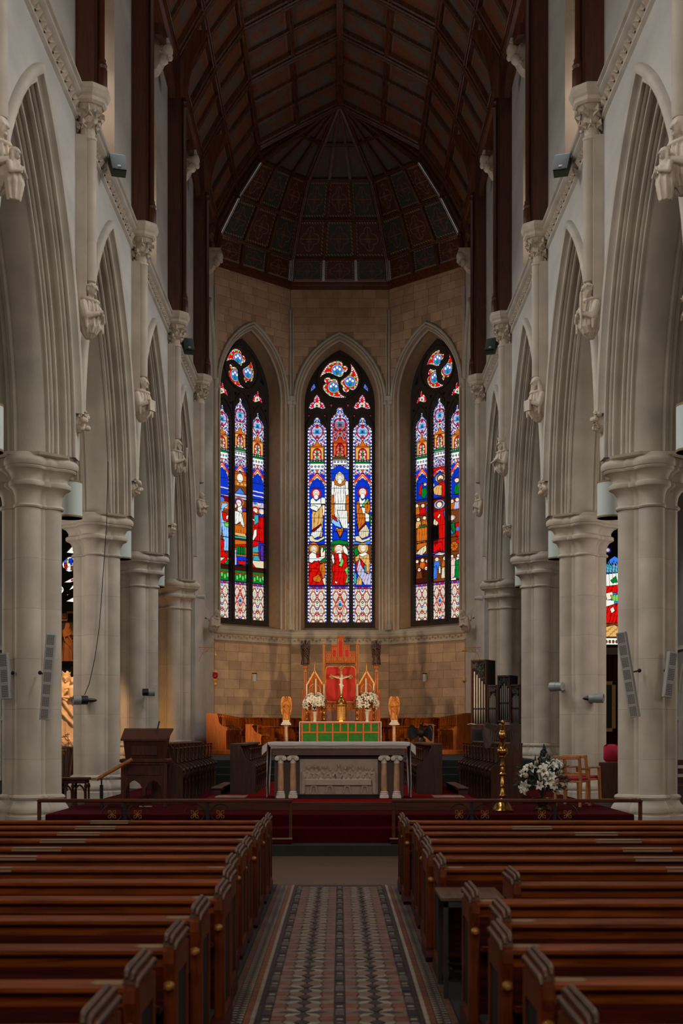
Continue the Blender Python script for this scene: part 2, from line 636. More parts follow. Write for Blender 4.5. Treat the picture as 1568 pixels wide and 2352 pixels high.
def arabesque(name):
    """faded stencilled boards: grey ground, rust flowers, a dashed border down two sides"""
    m, nt, b = newmat(name)
    b.inputs['Roughness'].default_value = 0.6
    uv = nd(nt, 'ShaderNodeUVMap', uv_map='uv')
    oi = nd(nt, 'ShaderNodeObjectInfo')
    ad = nd(nt, 'ShaderNodeVectorMath', operation='ADD')
    nt.links.new(uv.outputs[0], ad.inputs[0])
    nt.links.new(oi.outputs['Random'], ad.inputs[1])
    n1 = nd(nt, 'ShaderNodeTexNoise')
    n1.inputs['Scale'].default_value = 2.6
    n1.inputs['Detail'].default_value = 3
    nt.links.new(ad.outputs[0], n1.inputs['Vector'])
    n2 = nd(nt, 'ShaderNodeTexNoise')
    n2.inputs['Scale'].default_value = 9
    n2.inputs['Detail'].default_value = 2
    n2.inputs['Distortion'].default_value = 2.5
    nt.links.new(ad.outputs[0], n2.inputs['Vector'])

    def ramp(src, stops):
        r = nd(nt, 'ShaderNodeValToRGB')
        while len(r.color_ramp.elements) < len(stops):
            r.color_ramp.elements.new(0.5)
        for e, (p, c) in zip(r.color_ramp.elements, stops):
            e.position = p
            e.color = (*lin(c), 1) if len(c) == 3 else c
        nt.links.new(src, r.inputs[0])
        return r.outputs[0]
    base = ramp(n1.outputs['Fac'], [(0.42, (104, 98, 88)), (0.56, (132, 74, 44))])
    line = ramp(n2.outputs['Fac'], [(0.46, (0, 0, 0)), (0.5, (255, 255, 255)), (0.54, (0, 0, 0))])
    sp = nd(nt, 'ShaderNodeSeparateXYZ')
    nt.links.new(uv.outputs[0], sp.inputs[0])

    def mth(op, x, y):
        n = nd(nt, 'ShaderNodeMath', operation=op)
        for i, q in enumerate((x, y)):
            if isinstance(q, (int, float)):
                n.inputs[i].default_value = q
            else:
                nt.links.new(q, n.inputs[i])
        return n.outputs[0]
    au = mth('ABSOLUTE', mth('SUBTRACT', sp.outputs[0], 0.5), 0)
    av = mth('ABSOLUTE', mth('SUBTRACT', sp.outputs[1], 0.5), 0)
    band = mth('MULTIPLY', mth('GREATER_THAN', av, 0.41), mth('LESS_THAN', av, 0.455))
    dash = mth('GREATER_THAN', mth('SINE', mth('MULTIPLY', sp.outputs[0], 90.0), 0), 0.0)
    inner = mth('MULTIPLY', mth('LESS_THAN', av, 0.36), mth('LESS_THAN', au, 0.42))

    def mix(fac, x, col):
        n = nd(nt, 'ShaderNodeMix', data_type='RGBA')
        nt.links.new(fac, n.inputs['Factor'])
        nt.links.new(x, n.inputs[6])
        n.inputs[7].default_value = (*lin(col), 1)
        return n.outputs[2]
    c = mix(mth('MULTIPLY', mth('MULTIPLY', line, inner), 0.55), base, (176, 128, 84))
    c = mix(mth('MULTIPLY', mth('MULTIPLY', band, dash), 0.6), c, (180, 150, 104))
    nt.links.new(c, b.inputs['Base Color'])


arabesque('panel_nave')
# ------------------------------------------------------------------ shell of the church
WX = 4.45            # nave wall face
ZS = 6.45            # springing of the arcade
AC, APSE_Y = 2.81, 45.9
DA = AC - 2.35
TAN = math.tan(pi / 8)


def wall_frame(s):
    return Matrix(((0, s, 0, s * WX), (1, 0, 0, 0), (0, 0, 1, 0), (0, 0, 0, 1)))


def arc(yc, R, c, zs, n=14, zmin=None):
    """pointed arch from its first springing over the apex to the other"""
    a1 = math.acos(c / R)
    a0 = 0.0 if zmin is None else math.asin((zmin - zs) / R)
    h = [(R * cos(a0 + (a1 - a0) * i / n) - c, zs + R * sin(a0 + (a1 - a0) * i / n)) for i in range(n + 1)]
    return [(yc - x, z) for x, z in h] + [(yc + x, z) for x, z in h[-2::-1]]


def outline(yc, half, c, zsill, zs, n=12):
    return [(yc - half, zsill)] + arc(yc, half + c, c, zs, n) + [(yc + half, zsill)]


def sweep(mb, prof, yc, c, zs, Mx, n=14, zmin=None):
    rings = []
    for R, d in prof:
        rings.append([tuple(Mx @ Vector((p[0], d, p[1]))) for p in arc(yc, R, c, zs, n, zmin)])
    return mb.loft(rings, closed=False)


def moulding_profile():
    pts = []
    a, b = Vector((5.285, 0.0)), Vector((4.985, 0.44))
    nrm = Vector((-0.82, -0.57))
    K, n = 7, 6
    for k in range(K):
        for i in range(n + (1 if k == K - 1 else 0)):
            t = (k + i / n) / K
            w = abs(sin(pi * (i / n)))
            off = (0.052 * w ** 0.75) if k not in (3,) else -0.05 * w
            if k in (1, 5):
                off *= 0.55
            p = a.lerp(b, t) + nrm * off
            pts.append((p.x, p.y))
    pts += [(4.95, 0.47), (4.95, 0.675)]
    return pts


PROF = moulding_profile()
PROF = [(r + DA, d) for r, d in PROF]
PROF_ALL = PROF + [(r, 1.35 - d) for r, d in reversed(PROF[:-1])]
HOOD = [(5.47, 0.0), (5.47, -0.07), (5.44, -0.115), (5.38, -0.125), (5.33, -0.10), (5.32, -0.05), (5.28, 0.0)]
HOOD = [(r + DA, d) for r, d in HOOD]


def leafy(mb, c, nrm, up, r, lobes=5):
    """a carved leaf: five bulging lobes round a boss"""
    c, nrm, up = Vector(c), Vector(nrm).normalized(), Vector(up)
    side = nrm.cross(up).normalized()
    up = side.cross(nrm).normalized()
    vs, fs = [tuple(c + nrm * r * 0.65)], []
    n = lobes * 2
    for i in range(n):
        a = 2 * pi * i / n + pi / 2
        q = r if i % 2 == 0 else r * 0.45
        vs.append(tuple(c + (side * cos(a) + up * sin(a)) * q + nrm * (r * 0.25 if i % 2 == 0 else -0.02)))
    for i in range(n):
        fs.append((0, 1 + i, 1 + (i + 1) % n))
    return mb.add(vs, fs)


def carved_band(mb, p0, p1, nrm, pitch, r, up=(0, 0, 1)):
    p0, p1 = Vector(p0), Vector(p1)
    n = max(1, int((p1 - p0).length / pitch))
    for i in range(n):
        p = p0.lerp(p1, (i + 0.5) / n)
        q = Vector(up)
        leafy(mb, p + q * (0.02 if i % 2 else -0.02), nrm, q + (p1 - p0).normalized() * (0.6 if i % 2 else -0.6), r, 4)
    return mb


SIDE = {-1: 'left', 1: 'right'}
WALLS = {}
for s in (-1, 1):
    Mx = wall_frame(s)
    root = struct('wall_' + SIDE[s], 'tall pale stone nave wall on the %s with pointed arcade and clerestory' % SIDE[s])
    WALLS[s] = root
    wall = MB()
    for k in range(-3, 4):
        y0, y1, yc = PY(k), PY(k + 1), PY(k) + BAY / 2
        a = arc(yc, 5.285 + DA, AC, ZS)
        poly = [(y0, ZS)] + a + [(y1, ZS), (y1, 12.3), (y0, 12.3)]
        wall.slab(poly, [], Mx, 0, 0.01, sides=False, back=False)
        wall.slab(poly, [], Mx, 1.35, 1.36, sides=False, back=False)
        hole = outline(yc, 0.72, 0.64, 13.1, 15.9, 8)
        wall.slab([(y0, 12.3), (y1, 12.3), (y1, 19.5), (y0, 19.5)], [hole], Mx, 0, 0.01, sides=False, back=False)
        inner = outline(yc, 0.42, 0.64, 13.35, 15.9, 8)
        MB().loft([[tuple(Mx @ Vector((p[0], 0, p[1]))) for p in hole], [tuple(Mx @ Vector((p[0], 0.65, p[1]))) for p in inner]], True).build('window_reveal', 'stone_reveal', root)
    # solid wall beside the apse, with a blind lancet
    yb = PY(4) + 0.35
    hole = outline(APSE_Y, 1.35, 1.1, 6.0, 14.2, 10)
    wall.slab([(yb, 0), (APSE_Y + WX * TAN, 0), (APSE_Y + WX * TAN, 19.5), (PY(4), 19.5), (PY(4), ZS), (yb, ZS)], [hole], Mx, 0, 0.01, sides=False, back=False)
    inner = outline(APSE_Y, 1.1, 1.1, 6.3, 14.2, 10)
    wall.loft([[tuple(Mx @ Vector((p[0], 0, p[1]))) for p in hole], [tuple(Mx @ Vector((p[0], 0.5, p[1]))) for p in inner]], True)
    wall.slab([(yb, 0), (yb + 0.01, 0), (yb + 0.01, ZS), (yb, ZS)], [], Mx, 0, 1.35)
    wall.build('masonry', 'stone_wall', root)
    # arch mouldings and hoods, one of each for every bay in view
    for k in range(-3, 4):
        yc = PY(k) + BAY / 2
        if k >= -1:
            mb = MB()
            sweep(mb, PROF_ALL, yc, AC, ZS, Mx)
            mb.build('arch_moulding', 'stone_arch', root, smooth=50)
            mb = MB()
            sweep(mb, HOOD, yc, AC, ZS, Mx, zmin=7.2)
            mb.build('hood_mould', 'stone_arch', root, smooth=50)
        else:
            mb = MB()
            sweep(mb, [(5.285 + DA, 0), (4.95 + DA, 0.47), (4.95 + DA, 0.9), (5.285 + DA, 1.35)], yc, AC, ZS, Mx, n=6)
            mb.build('arch_moulding', 'stone_arch', root)
    hm = MB()
    hm.tube([tuple(Mx @ Vector((p[0], -0.03, p[1]))) for p in arc(APSE_Y, 1.5 + 1.1, 1.1, 14.2, 10, 14.25)], 0.09, 8)
    hm.build('hood_mould', 'stone_arch', root, smooth=50)
    # string course with its carved frieze
    sp = [(0.0, 12.14), (-0.05, 12.18), (-0.05, 12.22), (-0.03, 12.25), (-0.03, 12.44), (-0.09, 12.47), (-0.13, 12.52), (-0.13, 12.56), (-0.10, 12.58), (-0.16, 12.62), (-0.16, 12.66), (0.0, 12.74)]
    for k in range(0, 4):
        y0, y1 = PY(k), PY(k + 1)
        mb = MB()
        mb.loft([[tuple(Mx @ Vector((y, d, z))) for d, z in sp] for y in (y0 + 0.16, y1 - 0.16)], closed=False)
        mb.build('string_course', 'stone_arch', root, smooth=30)
        mb = MB()
        carved_band(mb, Mx @ Vector((y0 + 0.3, -0.035, 12.345)), Mx @ Vector((y1 - 0.3, -0.035, 12.345)), (-s, 0, 0), 0.15, 0.11)
        mb.build('carved_frieze', 'stone_carved', root, kind='stuff')
    # wall shafts with foliage capitals, on every pier axis in view
    for k in range(0, 5):
        y = PY(k)
        x = s * 4.27
        mb = MB()
        mb.lathe([(0.02, 9.42), (0.1, 9.46), (0.115, 9.52), (0.115, 11.86)], 14, (x - s * 0.03, y))
        mb.box(min(x, x + s * 0.2), max(x, x + s * 0.2), y - 0.16, y - 0.06, 8.75, 11.9)
        mb.box(min(x, x + s * 0.2), max(x, x + s * 0.2), y + 0.06, y + 0.16, 8.75, 11.9)
        sh = mb.build('wall_shaft', 'stone_pier', root, smooth=40)
        cp = MB()
        cp.lathe([(0.12, 11.82), (0.155, 11.85), (0.155, 11.89), (0.12, 11.92), (0.13, 12.05), (0.2, 12.34), (0.24, 12.40)], 14, (x, y))
        oc = []
        for z, r in ((12.40, 0.26), (12.44, 0.30), (12.50, 0.30), (12.54, 0.33), (12.62, 0.36), (12.68, 0.36), (12.71, 0.33)):
            oc.append([(x + r / cos(pi / 8) * cos(pi / 8 + pi / 4 * i), y + r / cos(pi / 8) * sin(pi / 8 + pi / 4 * i), z) for i in range(8)])
        cp.loft(oc, True, True)
        for row, (z, r, q) in enumerate(((12.08, 0.16, 0.10), (12.27, 0.22, 0.12))):
            for i in range(7):
                a = 2 * pi * (i + 0.5 * row) / 7
                leafy(cp, (x + r * cos(a), y + r * sin(a), z), (cos(a), sin(a), -0.3), (0, 0, 1), q)
        cp.build('foliage_capital', 'stone_carved', root)
        if k < 4:
            st = MB()
            for i in range(7):
                a = random.uniform(0, 2 * pi)
                leafy(st, (s * (WX - 0.06) - s * random.uniform(0, 0.1), y + random.uniform(-0.12, 0.12), 7.1 + random.uniform(-0.16, 0.14)), (-s, random.uniform(-.7, .2), random.uniform(-.3, .3)), (0, cos(a), sin(a)), random.uniform(0.05, 0.08))
                st.ell((s * (WX - 0.06) - s * random.uniform(0, 0.1), y + random.uniform(-0.12, 0.12), 7.1 + random.uniform(-0.14, 0.14)), (0.06, 0.06, 0.05), 8, 6)
            st.ell((s * (WX - 0.02), y, 7.05), (0.12, 0.12, 0.16))
            st.build('foliage_stop', 'stone_carved', root)
    # stone corbel heads carrying the middle trusses
    for y in (32.05, 38.15, 45.8):
        cb = MB()
        x0 = s * WX
        prof = [(0.0, 17.45), (0.12, 17.5), (0.2, 17.62), (0.33, 17.86), (0.4, 18.02), (0.42, 18.1), (0.42, 18.22), (0.0, 18.22)]
        cb.loft([[(x0 - s * d, y + w, z) for d, z in prof] for w in (-0.2, 0.2)], True, True)
        cb.ell((x0 - s * 0.36, y - 0.1, 17.95), (0.15, 0.16, 0.19))
        cb.ell((x0 - s * 0.4, y - 0.18, 17.98), (0.1, 0.1, 0.12))
        cb.ell((x0 - s * 0.3, y - 0.18, 17.72), (0.12, 0.11, 0.14))
        cb.ell((x0 - s * 0.44, y - 0.05, 17.82), (0.06, 0.07, 0.08))
        for i in range(6):
            leafy(cb, (x0 - s * random.uniform(0.15, 0.4), y - 0.22, random.uniform(17.6, 18.1)), (-s * 0.4, -1, -0.2), (0, 0, 1), 0.09)
        cb.build('corbel_head', 'stone_carved', root, smooth=50)
    # clerestory glazing
    blind = MB()
    blind.slab(outline(APSE_Y, 1.12, 1.1, 6.28, 14.2, 10), [], Mx, 0.5, 0.52)
    wn = struct('window_clerestory_' + SIDE[s], 'pale leaded clerestory lancets high in the %s nave wall' % SIDE[s])
    for k in range(-3, 4):
        yc = PY(k) + BAY / 2
        mb = MB()
        mb.slab(outline(yc, 0.46, 0.64, 13.3, 15.9, 8), [], Mx, 0.64, 0.66)
        mb.build('pane', 'lamp_shade', wn)
    blind.build('pane', 'lamp_shade', wn)

# ------------------------------------------------------------------ aisles
for s in (-1, 1):
    r = struct('wall_aisle_' + SIDE[s], 'plain grey outer wall of the %s aisle' % SIDE[s])
    mb = MB()
    mb.box(min(s * 10.2, s * 10.4), max(s * 10.2, s * 10.4), -8, 44.2, -0.2, 11.8)
    mb.build('masonry', 'plaster_aisle', r)
    mb = MB()
    for z in (4.3, 2.2):
        mb.box(min(s * 10.12, s * 10.2), max(s * 10.12, s * 10.2), 24, 44, z, z + 0.12)
    mb.build('string_course', 'stone_arch', r)
    # blind pointed doorway on the aisle wall
    dm = MB()
    Ma = Matrix(((0, s, 0, s * 10.2), (1, 0, 0, 0), (0, 0, 1, 0), (0, 0, 0, 1)))
    for q, rr in ((1.0, 0.09), (0.8, 0.06)):
        pts = [(39.2 - q, 0.0)] + arc(39.2, q + 0.7, 0.7, 2.7, 8) + [(39.2 + q, 0.0)]
        dm.tube([tuple(Ma @ Vector((p[0], -0.03, p[1]))) for p in pts], rr, 8)
    dm.build('blind_arch', 'stone_arch', r, smooth=50)
    r = struct('ceiling_aisle_' + SIDE[s], 'dark timber lean-to ceiling of the %s aisle' % SIDE[s])
    mb = MB()
    mb.box(min(s * 5.7, s * 10.3), max(s * 5.7, s * 10.3), -8, 44.2, 11.5, 11.6)
    mb.build('boarding', 'wood_roof', r)
    for i, y in enumerate(range(18, 44, 2)):
        bm_ = MB()
        bm_.bar((s * 5.75, y, 11.4), (s * 10.2, y, 9.9), 0.18, 0.22)
        bm_.build('rafter', 'wood_roof', r)

# west wall closing the nave behind the camera
wb = MB()
wb.box(-10.4, 10.4, -8.2, -8, -0.2, 24)
ww = wb.build('wall_back', 'stone_wall', None, label='plain stone west wall closing the nave', kind='structure')

# ------------------------------------------------------------------ piers
def lobed(o, n=96, sc=1.0):
    pts = []
    for i in range(n):
        a = 2 * pi * i / n
        best = 0.26 + o * 0.7
        for q in range(4):
            for d, rho, ph in ((0.285 + o * 0.5, 0.215 + o * 0.5, q * pi / 2), (0.30 + o * 0.62, 0.065 + o * 0.3, q * pi / 2 + pi / 4)):
                b = a - ph
                disc = rho * rho - (d * sin(b)) ** 2
                if disc > 0 and cos(b) > 0:
                    best = max(best, d * cos(b) + sqrt(disc))
        pts.append((best * cos(a) * sc, best * sin(a) * sc))
    return pts


def lobed_loft(prof, n=96):
    mb = MB()
    mb.loft([[(x, y, z) for x, y in lobed(o, n)] for z, o in prof], True, True)
    return mb


CAP_PROF = [(-0.85, 0.0), (-0.845, 0.03), (-0.82, 0.046), (-0.79, 0.03), (-0.785, 0.0), (-0.72, 0.0), (-0.62, 0.02), (-0.54, 0.07), (-0.51, 0.13), (-0.5, 0.15), (-0.47, 0.165), (-0.43, 0.16), (-0.41, 0.13),
            (-0.40, 0.10), (-0.34, 0.105), (-0.27, 0.15), (-0.235, 0.21), (-0.23, 0.23), (-0.2, 0.25), (-0.18, 0.245), (-0.175, 0.265), (-0.13, 0.29), (-0.08, 0.285), (-0.045, 0.26), (-0.04, 0.23), (0.03, 0.2)]
BASE_PROF = [(0.0, 0.0), (-0.02, 0.05), (-0.05, 0.065), (-0.08, 0.05), (-0.1, 0.03), (-0.14, 0.05), (-0.2, 0.1), (-0.25, 0.125), (-0.3, 0.12), (-0.32, 0.1), (-0.34, 0.1), (-0.36, 0.14), (-0.62, 0.15), (-0.7, 0.2), (-1.6, 0.2)]
CAPM = lobed_loft(CAP_PROF).mesh('capital', 35)
BASM = lobed_loft(BASE_PROF).mesh('base', 35)
DR = 0.84
DRUM = lobed_loft([(0.0, 0.0), (DR - 0.0025, 0.0)]).mesh('drum', 35)
IMPM = MB().loft([[(r * cos(pi / 8 + i * pi / 4), r * sin(pi / 8 + i * pi / 4), z) for i in range(8)] for r, z in ((0.66, -0.03), (0.72, -0.01), (0.74, 0.032))], True, True).mesh('impost')
COREM = MB().lathe([(0.24, 0.1), (0.24, 6.4)], 16).mesh('core')
for me in (CAPM, BASM, DRUM, IMPM, COREM):
    me.materials.append(M['stone_pier'])
order = {1: 'nearest', 2: 'second', 3: 'third', 4: 'farthest'}
for s in (-1, 1):
    for k in range(1, 5):
        p = struct('pier', 'clustered limestone pier of the %s arcade, %s of its row' % (SIDE[s], order[k]), (s * 5.22 if k < 4 else s * 5.05, PY(k), 0))
        link('capital', CAPM, None, p, (0, 0, 6.42))
        link('impost', IMPM, None, p, (0, 0, 6.42))
        link('core', COREM, None, p, (0, 0, 0))
        bz = {1: 0.78, 2: 0.92, 3: 1.55, 4: 1.6}[k]
        link('base', BASM, None, p, (0, 0, bz))
        z = 6.42 - 0.85
        while z - DR > bz - 0.35:
            z -= DR
            d = link('drum', DRUM, None, p, (0, 0, z))
            d.rotation_euler = (0, 0, 0)
        # a short make-up drum on the base
        if z - bz > 0.02:
            d = link('drum', DRUM, None, p, (0, 0, bz))
            d.scale = (1, 1, (z - bz) / DR)

# ------------------------------------------------------------------ floors and steps
fl = struct('floor', 'dark worn nave floor with a band of patterned tiles down the middle')
MB().box(-10.3, 10.3, -8, 50, -0.2, 0.0).build('floor_slab', 'floor_dark', fl)
MB().box(-3.9, 3.9, 15.95, 19.7, 0.0, 0.012).build('boarded_floor', 'wood_floor', fl)
MB().box(-0.735, 0.735, 1.5, 15.95, 0.0, 0.008).build('tile_bed', 'grout', fl)
st = struct('trim_1', 'black stone step across the front of the chancel')
MB().cbox(-4.45, 4.45, 19.7, 20.1, 0.0, 0.18, 0.012).build('step', 'slate_dark', st)
st = struct('floor_chancel', 'red carpeted chancel floor and steps under the nave altar')
MB().cbox(-4.45, 4.45, 20.0, 20.6, 0.0, 0.40, 0.012).build('carpeted_step', 'carpet_dark', st)
MB().cbox(-4.45, 4.45, 20.4, 31.0, 0.0, 0.58, 0.012).build('carpeted_step', 'carpet_dark', st)
MB().cbox(-2.25, 2.25, 21.42, 30.6, 0.55, 0.72, 0.008).build('altar_platform', 'carpet_red', st)
MB().cbox(-2.27, 2.27, 21.38, 21.42, 0.58, 0.715, 0.006).build('platform_board', 'wood_rail', st)
st = struct('floor_sanctuary', 'dark slate steps rising to the sanctuary floor')
for i in range(3):
    MB().cbox(-4.45, 4.45, 30.4 + i * 0.42, 30.4 + (i + 1) * 0.42 + 0.3, 0.5, 0.72 + 0.157 * (i + 1), 0.01).build('step', 'slate', st)
MB().box(-4.6, 4.6, 31.6, 50.6, 0.4, 1.19).build('paving', 'slate', st)
for s in (-1, 1):
    MB().box(min(s * 4.45, s * 10.2), max(s * 4.45, s * 10.2), 24.2, 44, -0.1, 0.40).build('floor_aisle_' + SIDE[s], 'floor_dark', None, label='raised dark floor of the %s aisle chapel' % SIDE[s], kind='structure')

# encaustic tiles of the central aisle
tile_mats = ['tile_dark', 'tile_cream', 'tile_tan', 'tile_rust', 'tile_grey']


def tile_mesh(name, pts, mat, h=0.006):
    mb = MB()
    n = len(pts)
    cx, cy = sum(p[0] for p in pts) / n, sum(p[1] for p in pts) / n
    q = [(cx + (x - cx) * 0.94, cy + (y - cy) * 0.94) for x, y in pts]
    mb.loft([[(x, y, 0) for x, y in pts], [(x, y, h * 0.7) for x, y in pts], [(x, y, h) for x, y in q]], True, False, False, True)
    me = mb.mesh(name)
    me.materials.append(M[mat])
    return me


def rot4(pts, k):
    for _ in range(k):
        pts = [(-y, x) for x, y in pts]
    return pts


A = 0.2
pieces = []
for k in range(4):
    pieces.append((tile_mesh('tile', rot4([(0.022, 0), (0.1, -0.046), (0.18, 0), (0.1, 0.046)], k), 'tile_dark'),))
    pieces.append((tile_mesh('tile', rot4([(0.016, 0.016), (0.096, 0.052), (0.118, 0.118), (0.052, 0.096)], k), 'tile_cream'),))
    pieces.append((tile_mesh('tile', rot4([(0.101, 0.052), (0.18, 0.006), (0.197, 0.006), (0.197, 0.1), (0.123, 0.116)], k), 'tile_tan'),))
    pieces.append((tile_mesh('tile', rot4([(0.052, 0.101), (0.116, 0.123), (0.1, 0.197), (0.006, 0.197), (0.006, 0.18)], k), 'tile_tan'),))
    pieces.append((tile_mesh('tile', rot4([(0.124, 0.124), (0.197, 0.106), (0.197, 0.197), (0.106, 0.197)], k), 'tile_rust'),))
SQ = [tile_mesh('tile', [(-0.03, -0.09), (0.03, -0.09), (0.03, 0.09), (-0.03, 0.09)], m) for m in ('tile_grey', 'tile_dark', 'tile_rust')]
BD = tile_mesh('tile', [(-0.02, -0.012), (0.02, -0.012), (0.02, 0.012), (-0.02, 0.012)], 'tile_cream')
spots = []
PER = 0.405
row = 0
y = 8.25 - 10 * PER
while y < 15.75:
    if y < 4.3:
        y += PER
        row += 1
        continue
    for x in (-0.235, 0.235):
        for (me,) in pieces:
            spots.append((y, x, me))
    for i, x in enumerate((-0.465, 0.0, 0.465)):
        spots.append((y, x, SQ[(row + i) % 2]))
        spots.append((y + 0.2, x, BD))
        spots.append((y - 0.11 + 0.2, x, BD))
    y += PER
    row += 1
spots.sort(key=lambda t: t[0] if t[0] > 8.2 else 100 - t[0])
rest = {}
for i, (y, x, me) in enumerate(spots):
    if i < 300:
        link('tile', me, None, fl, (x, y, 0.008))
    else:
        rest.setdefault(me.materials[0].name, []).append((me, x, y))
rm = MB()
fm = []
for mi, (mn, lst) in enumerate(rest.items()):
    for me, x, y in lst:
        nf = len(rm.f)
        rm.add([(v.co.x + x, v.co.y + y, v.co.z + 0.008) for v in me.vertices], [tuple(p.vertices) for p in me.polygons])
        fm += [mi] * (len(rm.f) - nf)
me = rm.mesh('far_tiles', fix=False)
for mn in rest:
    me.materials.append(M[mn])
me.polygons.foreach_set('material_index', fm)
link('floor_tiles', me, None, fl, kind='stuff')
# border strips with dentils
for s in (-1, 1):
    for x0, x1, mt in ((0.50, 0.53, 'tile_dark'), (0.532, 0.56, 'tile_cream'), (0.562, 0.60, 'tile_rust'), (0.69, 0.735, 'tile_border')):
        mb = MB()
        y = 6.0
        while y < 15.9:
            mb.box(min(s * x0, s * x1), max(s * x0, s * x1), y, min(y + 0.148, 15.93), 0.008, 0.014)
            y += 0.152
        mb.build('border_tiles', mt, fl, kind='stuff')
    mb, md = MB(), MB()
    md.box(min(s * 0.603, s * 0.688), max(s * 0.603, s * 0.688), 6.0, 15.93, 0.008, 0.0125)
    y = 6.0
    while y < 15.85:
        mb.add([(s * 0.605, y, 0.0145), (s * 0.605, y + 0.05, 0.0145), (s * 0.65, y + 0.025, 0.0145)], [(0, 1, 2)])
        mb.add([(s * 0.686, y, 0.0145), (s * 0.686, y + 0.024, 0.0145), (s * 0.652, y + 0.024, 0.0145), (s * 0.652, y, 0.0145)], [(0, 1, 2, 3)])
        y += 0.075
    md.build('border_band', 'tile_dark', fl)
    mb.build('border_dentils', 'tile_cream', fl, kind='stuff')
    # heating-duct kerb of dark stone beside the pews
    MB().cbox(min(s * 0.74, s * 0.86), max(s * 0.74, s * 0.86), 2.0, 15.95, 0.0, 0.02, 0.004).build('kerb_stone', 'slate_dark', fl)

# ------------------------------------------------------------------ roof
SEC = [(4.42, 18.6), (4.26, 19.45), (3.59, 20.64), (2.77, 21.77), (1.45, 22.48), (0.0, 23.2)]
ce = struct('ceiling', 'dark panelled timber roof with painted panels and moulded rafters')
mb = MB()
OUTS = [(4.7, 18.4), (4.46, 19.55), (3.72, 20.76), (2.85, 21.93), (1.5, 22.66), (0.0, 23.4)]
full = [(-x, z) for x, z in OUTS] + [(x, z) for x, z in reversed(OUTS[:-1])]
mb.loft([[(x, y, z) for x, z in full] for y in (-8.0, APSE_Y)], closed=False)
# half octagon over the apse
FAC = [0, 45, 90, 135, 180]


def octo(phi, r, t, z):
    p = radians(phi)
    tt = r * TAN * t
    return Vector((r * cos(p) + tt * sin(p), APSE_Y + r * sin(p) - tt * cos(p), z))


for phi in FAC:
    mb.loft([[tuple(octo(phi, x * 1.0 + 0.02, -1, z)), tuple(octo(phi, x + 0.02, 1, z))] for x, z in OUTS], closed=False)
mb.build('boarding', 'wood_roof', ce)


def panel(corners, mat, thick, parent, nrm):
    """painted board with its own uv; corners in order"""
    c = [Vector(p) for p in corners]
    n = Vector(nrm).normalized() * thick
    cen = sum(c, Vector()) / 4
    inn = [cen + (p - cen) * 0.97 for p in c]
    vs = [tuple(p + n) for p in c] + [tuple(p) for p in inn]
    me = bpy.data.meshes.new('painted_panel')
    me.from_pydata(vs, [], [(4, 5, 6, 7), (0, 1, 5, 4), (1, 2, 6, 5), (2, 3, 7, 6), (3, 0, 4, 7)])
    uvl = me.uv_layers.new(name='uv')
    quad = [(0, 0), (1, 0), (1, 1), (0, 1)]
    for pl in me.polygons:
        for li, vi in zip(pl.loop_indices, pl.vertices):
            uvl.data[li].uv = quad[vi % 4]
    me.materials.append(M[mat])
    return link('painted_panel', me, None, parent)


TR = [29.0, 30.5, 32.05, 33.6, 35.1, 36.6, 38.15, 39.7, 41.2, 42.73, 44.27, 45.8]
MAJOR = {0, 2, 4, 6, 8, 11}
for s in (-1, 1):
    for j in range(1, len(SEC) - 1):
        (xa, za), (xb, zb) = SEC[j], SEC[j + 1]
        nrm = Vector((s * (zb - za), 0, (xa - xb))).normalized()
        for i in range(len(TR) - 1):
            pa = [(s * xa, TR[i], za), (s * xa, TR[i + 1], za), (s * xb, TR[i + 1], zb), (s * xb, TR[i], zb)]
            panel([Vector(p) + nrm * 0.07 for p in pa], 'panel_nave', 0.03, ce, nrm)
        # purlins
        mb = MB()
        mb.bar((s * xa, 29, za), (s * xa, 45.9, za), 0.15, 0.16, up=nrm)
        tg = Vector((xb - xa, 0, zb - za)).normalized()
        for dq in (-0.045, 0.045):
            px_, pz_ = s * (xa + tg.x * dq) - nrm.x * 0.085, za + tg.z * dq - nrm.z * 0.085
            mb.tube([(px_, 29, pz_), (px_, 45.9, pz_)], 0.032, 8)
        mb.build('purlin', 'wood_roof_beam', ce, smooth=40)
        # rafters
        for i, y in enumerate(TR):
            w, d = (0.46, 0.18) if i in MAJOR else (0.13, 0.12)
            mb = MB()
            p0 = Vector((s * xa, y, za)) + nrm * 0.04
            p1 = Vector((s * xb, y, zb)) + nrm * 0.04
            e = (p1 - p0).normalized() * 0.05
            mb.bar(p0 - e, p1 + e, w, d, up=nrm)
            if i in MAJOR:
                for dy in (-0.19, -0.07, 0.07, 0.19):
                    q = Vector((0, dy, 0)) - nrm * (0.10 if abs(dy) > 0.1 else 0.15)
                    mb.tube([p0 - e + q, p1 + e + q], 0.042, 8)
                mb.bar(p0 - e - nrm * 0.12, p1 + e - nrm * 0.12, 0.22, 0.06, up=nrm)
            else:
                for dy in (-0.035, 0.035):
                    q = Vector((0, dy, 0)) - nrm * 0.065
                    mb.tube([p0 - e + q, p1 + e + q], 0.028, 8)
            mb.build('principal_rafter' if i in MAJOR else 'rafter', 'wood_roof', ce, smooth=40)
    # cornice boards on the wall top
    mb = MB()
    pr = [(4.5, 18.5), (4.3, 18.52), (4.26, 18.6), (4.3, 18.66), (4.3, 19.2), (4.22, 19.26), (4.18, 19.36), (4.22, 19.45), (4.5, 19.5)]
    mb.loft([[(s * x, y, z) for x, z in pr] for y in (20, 45.9)], closed=False)
    mb.build('cornice', 'wood_roof_beam', ce, smooth=30)
mb = MB()
mb.bar((0, 29, 23.15), (0, 45.9, 23.15), 0.2, 0.22)
mb.build('ridge_beam', 'wood_roof_beam', ce)
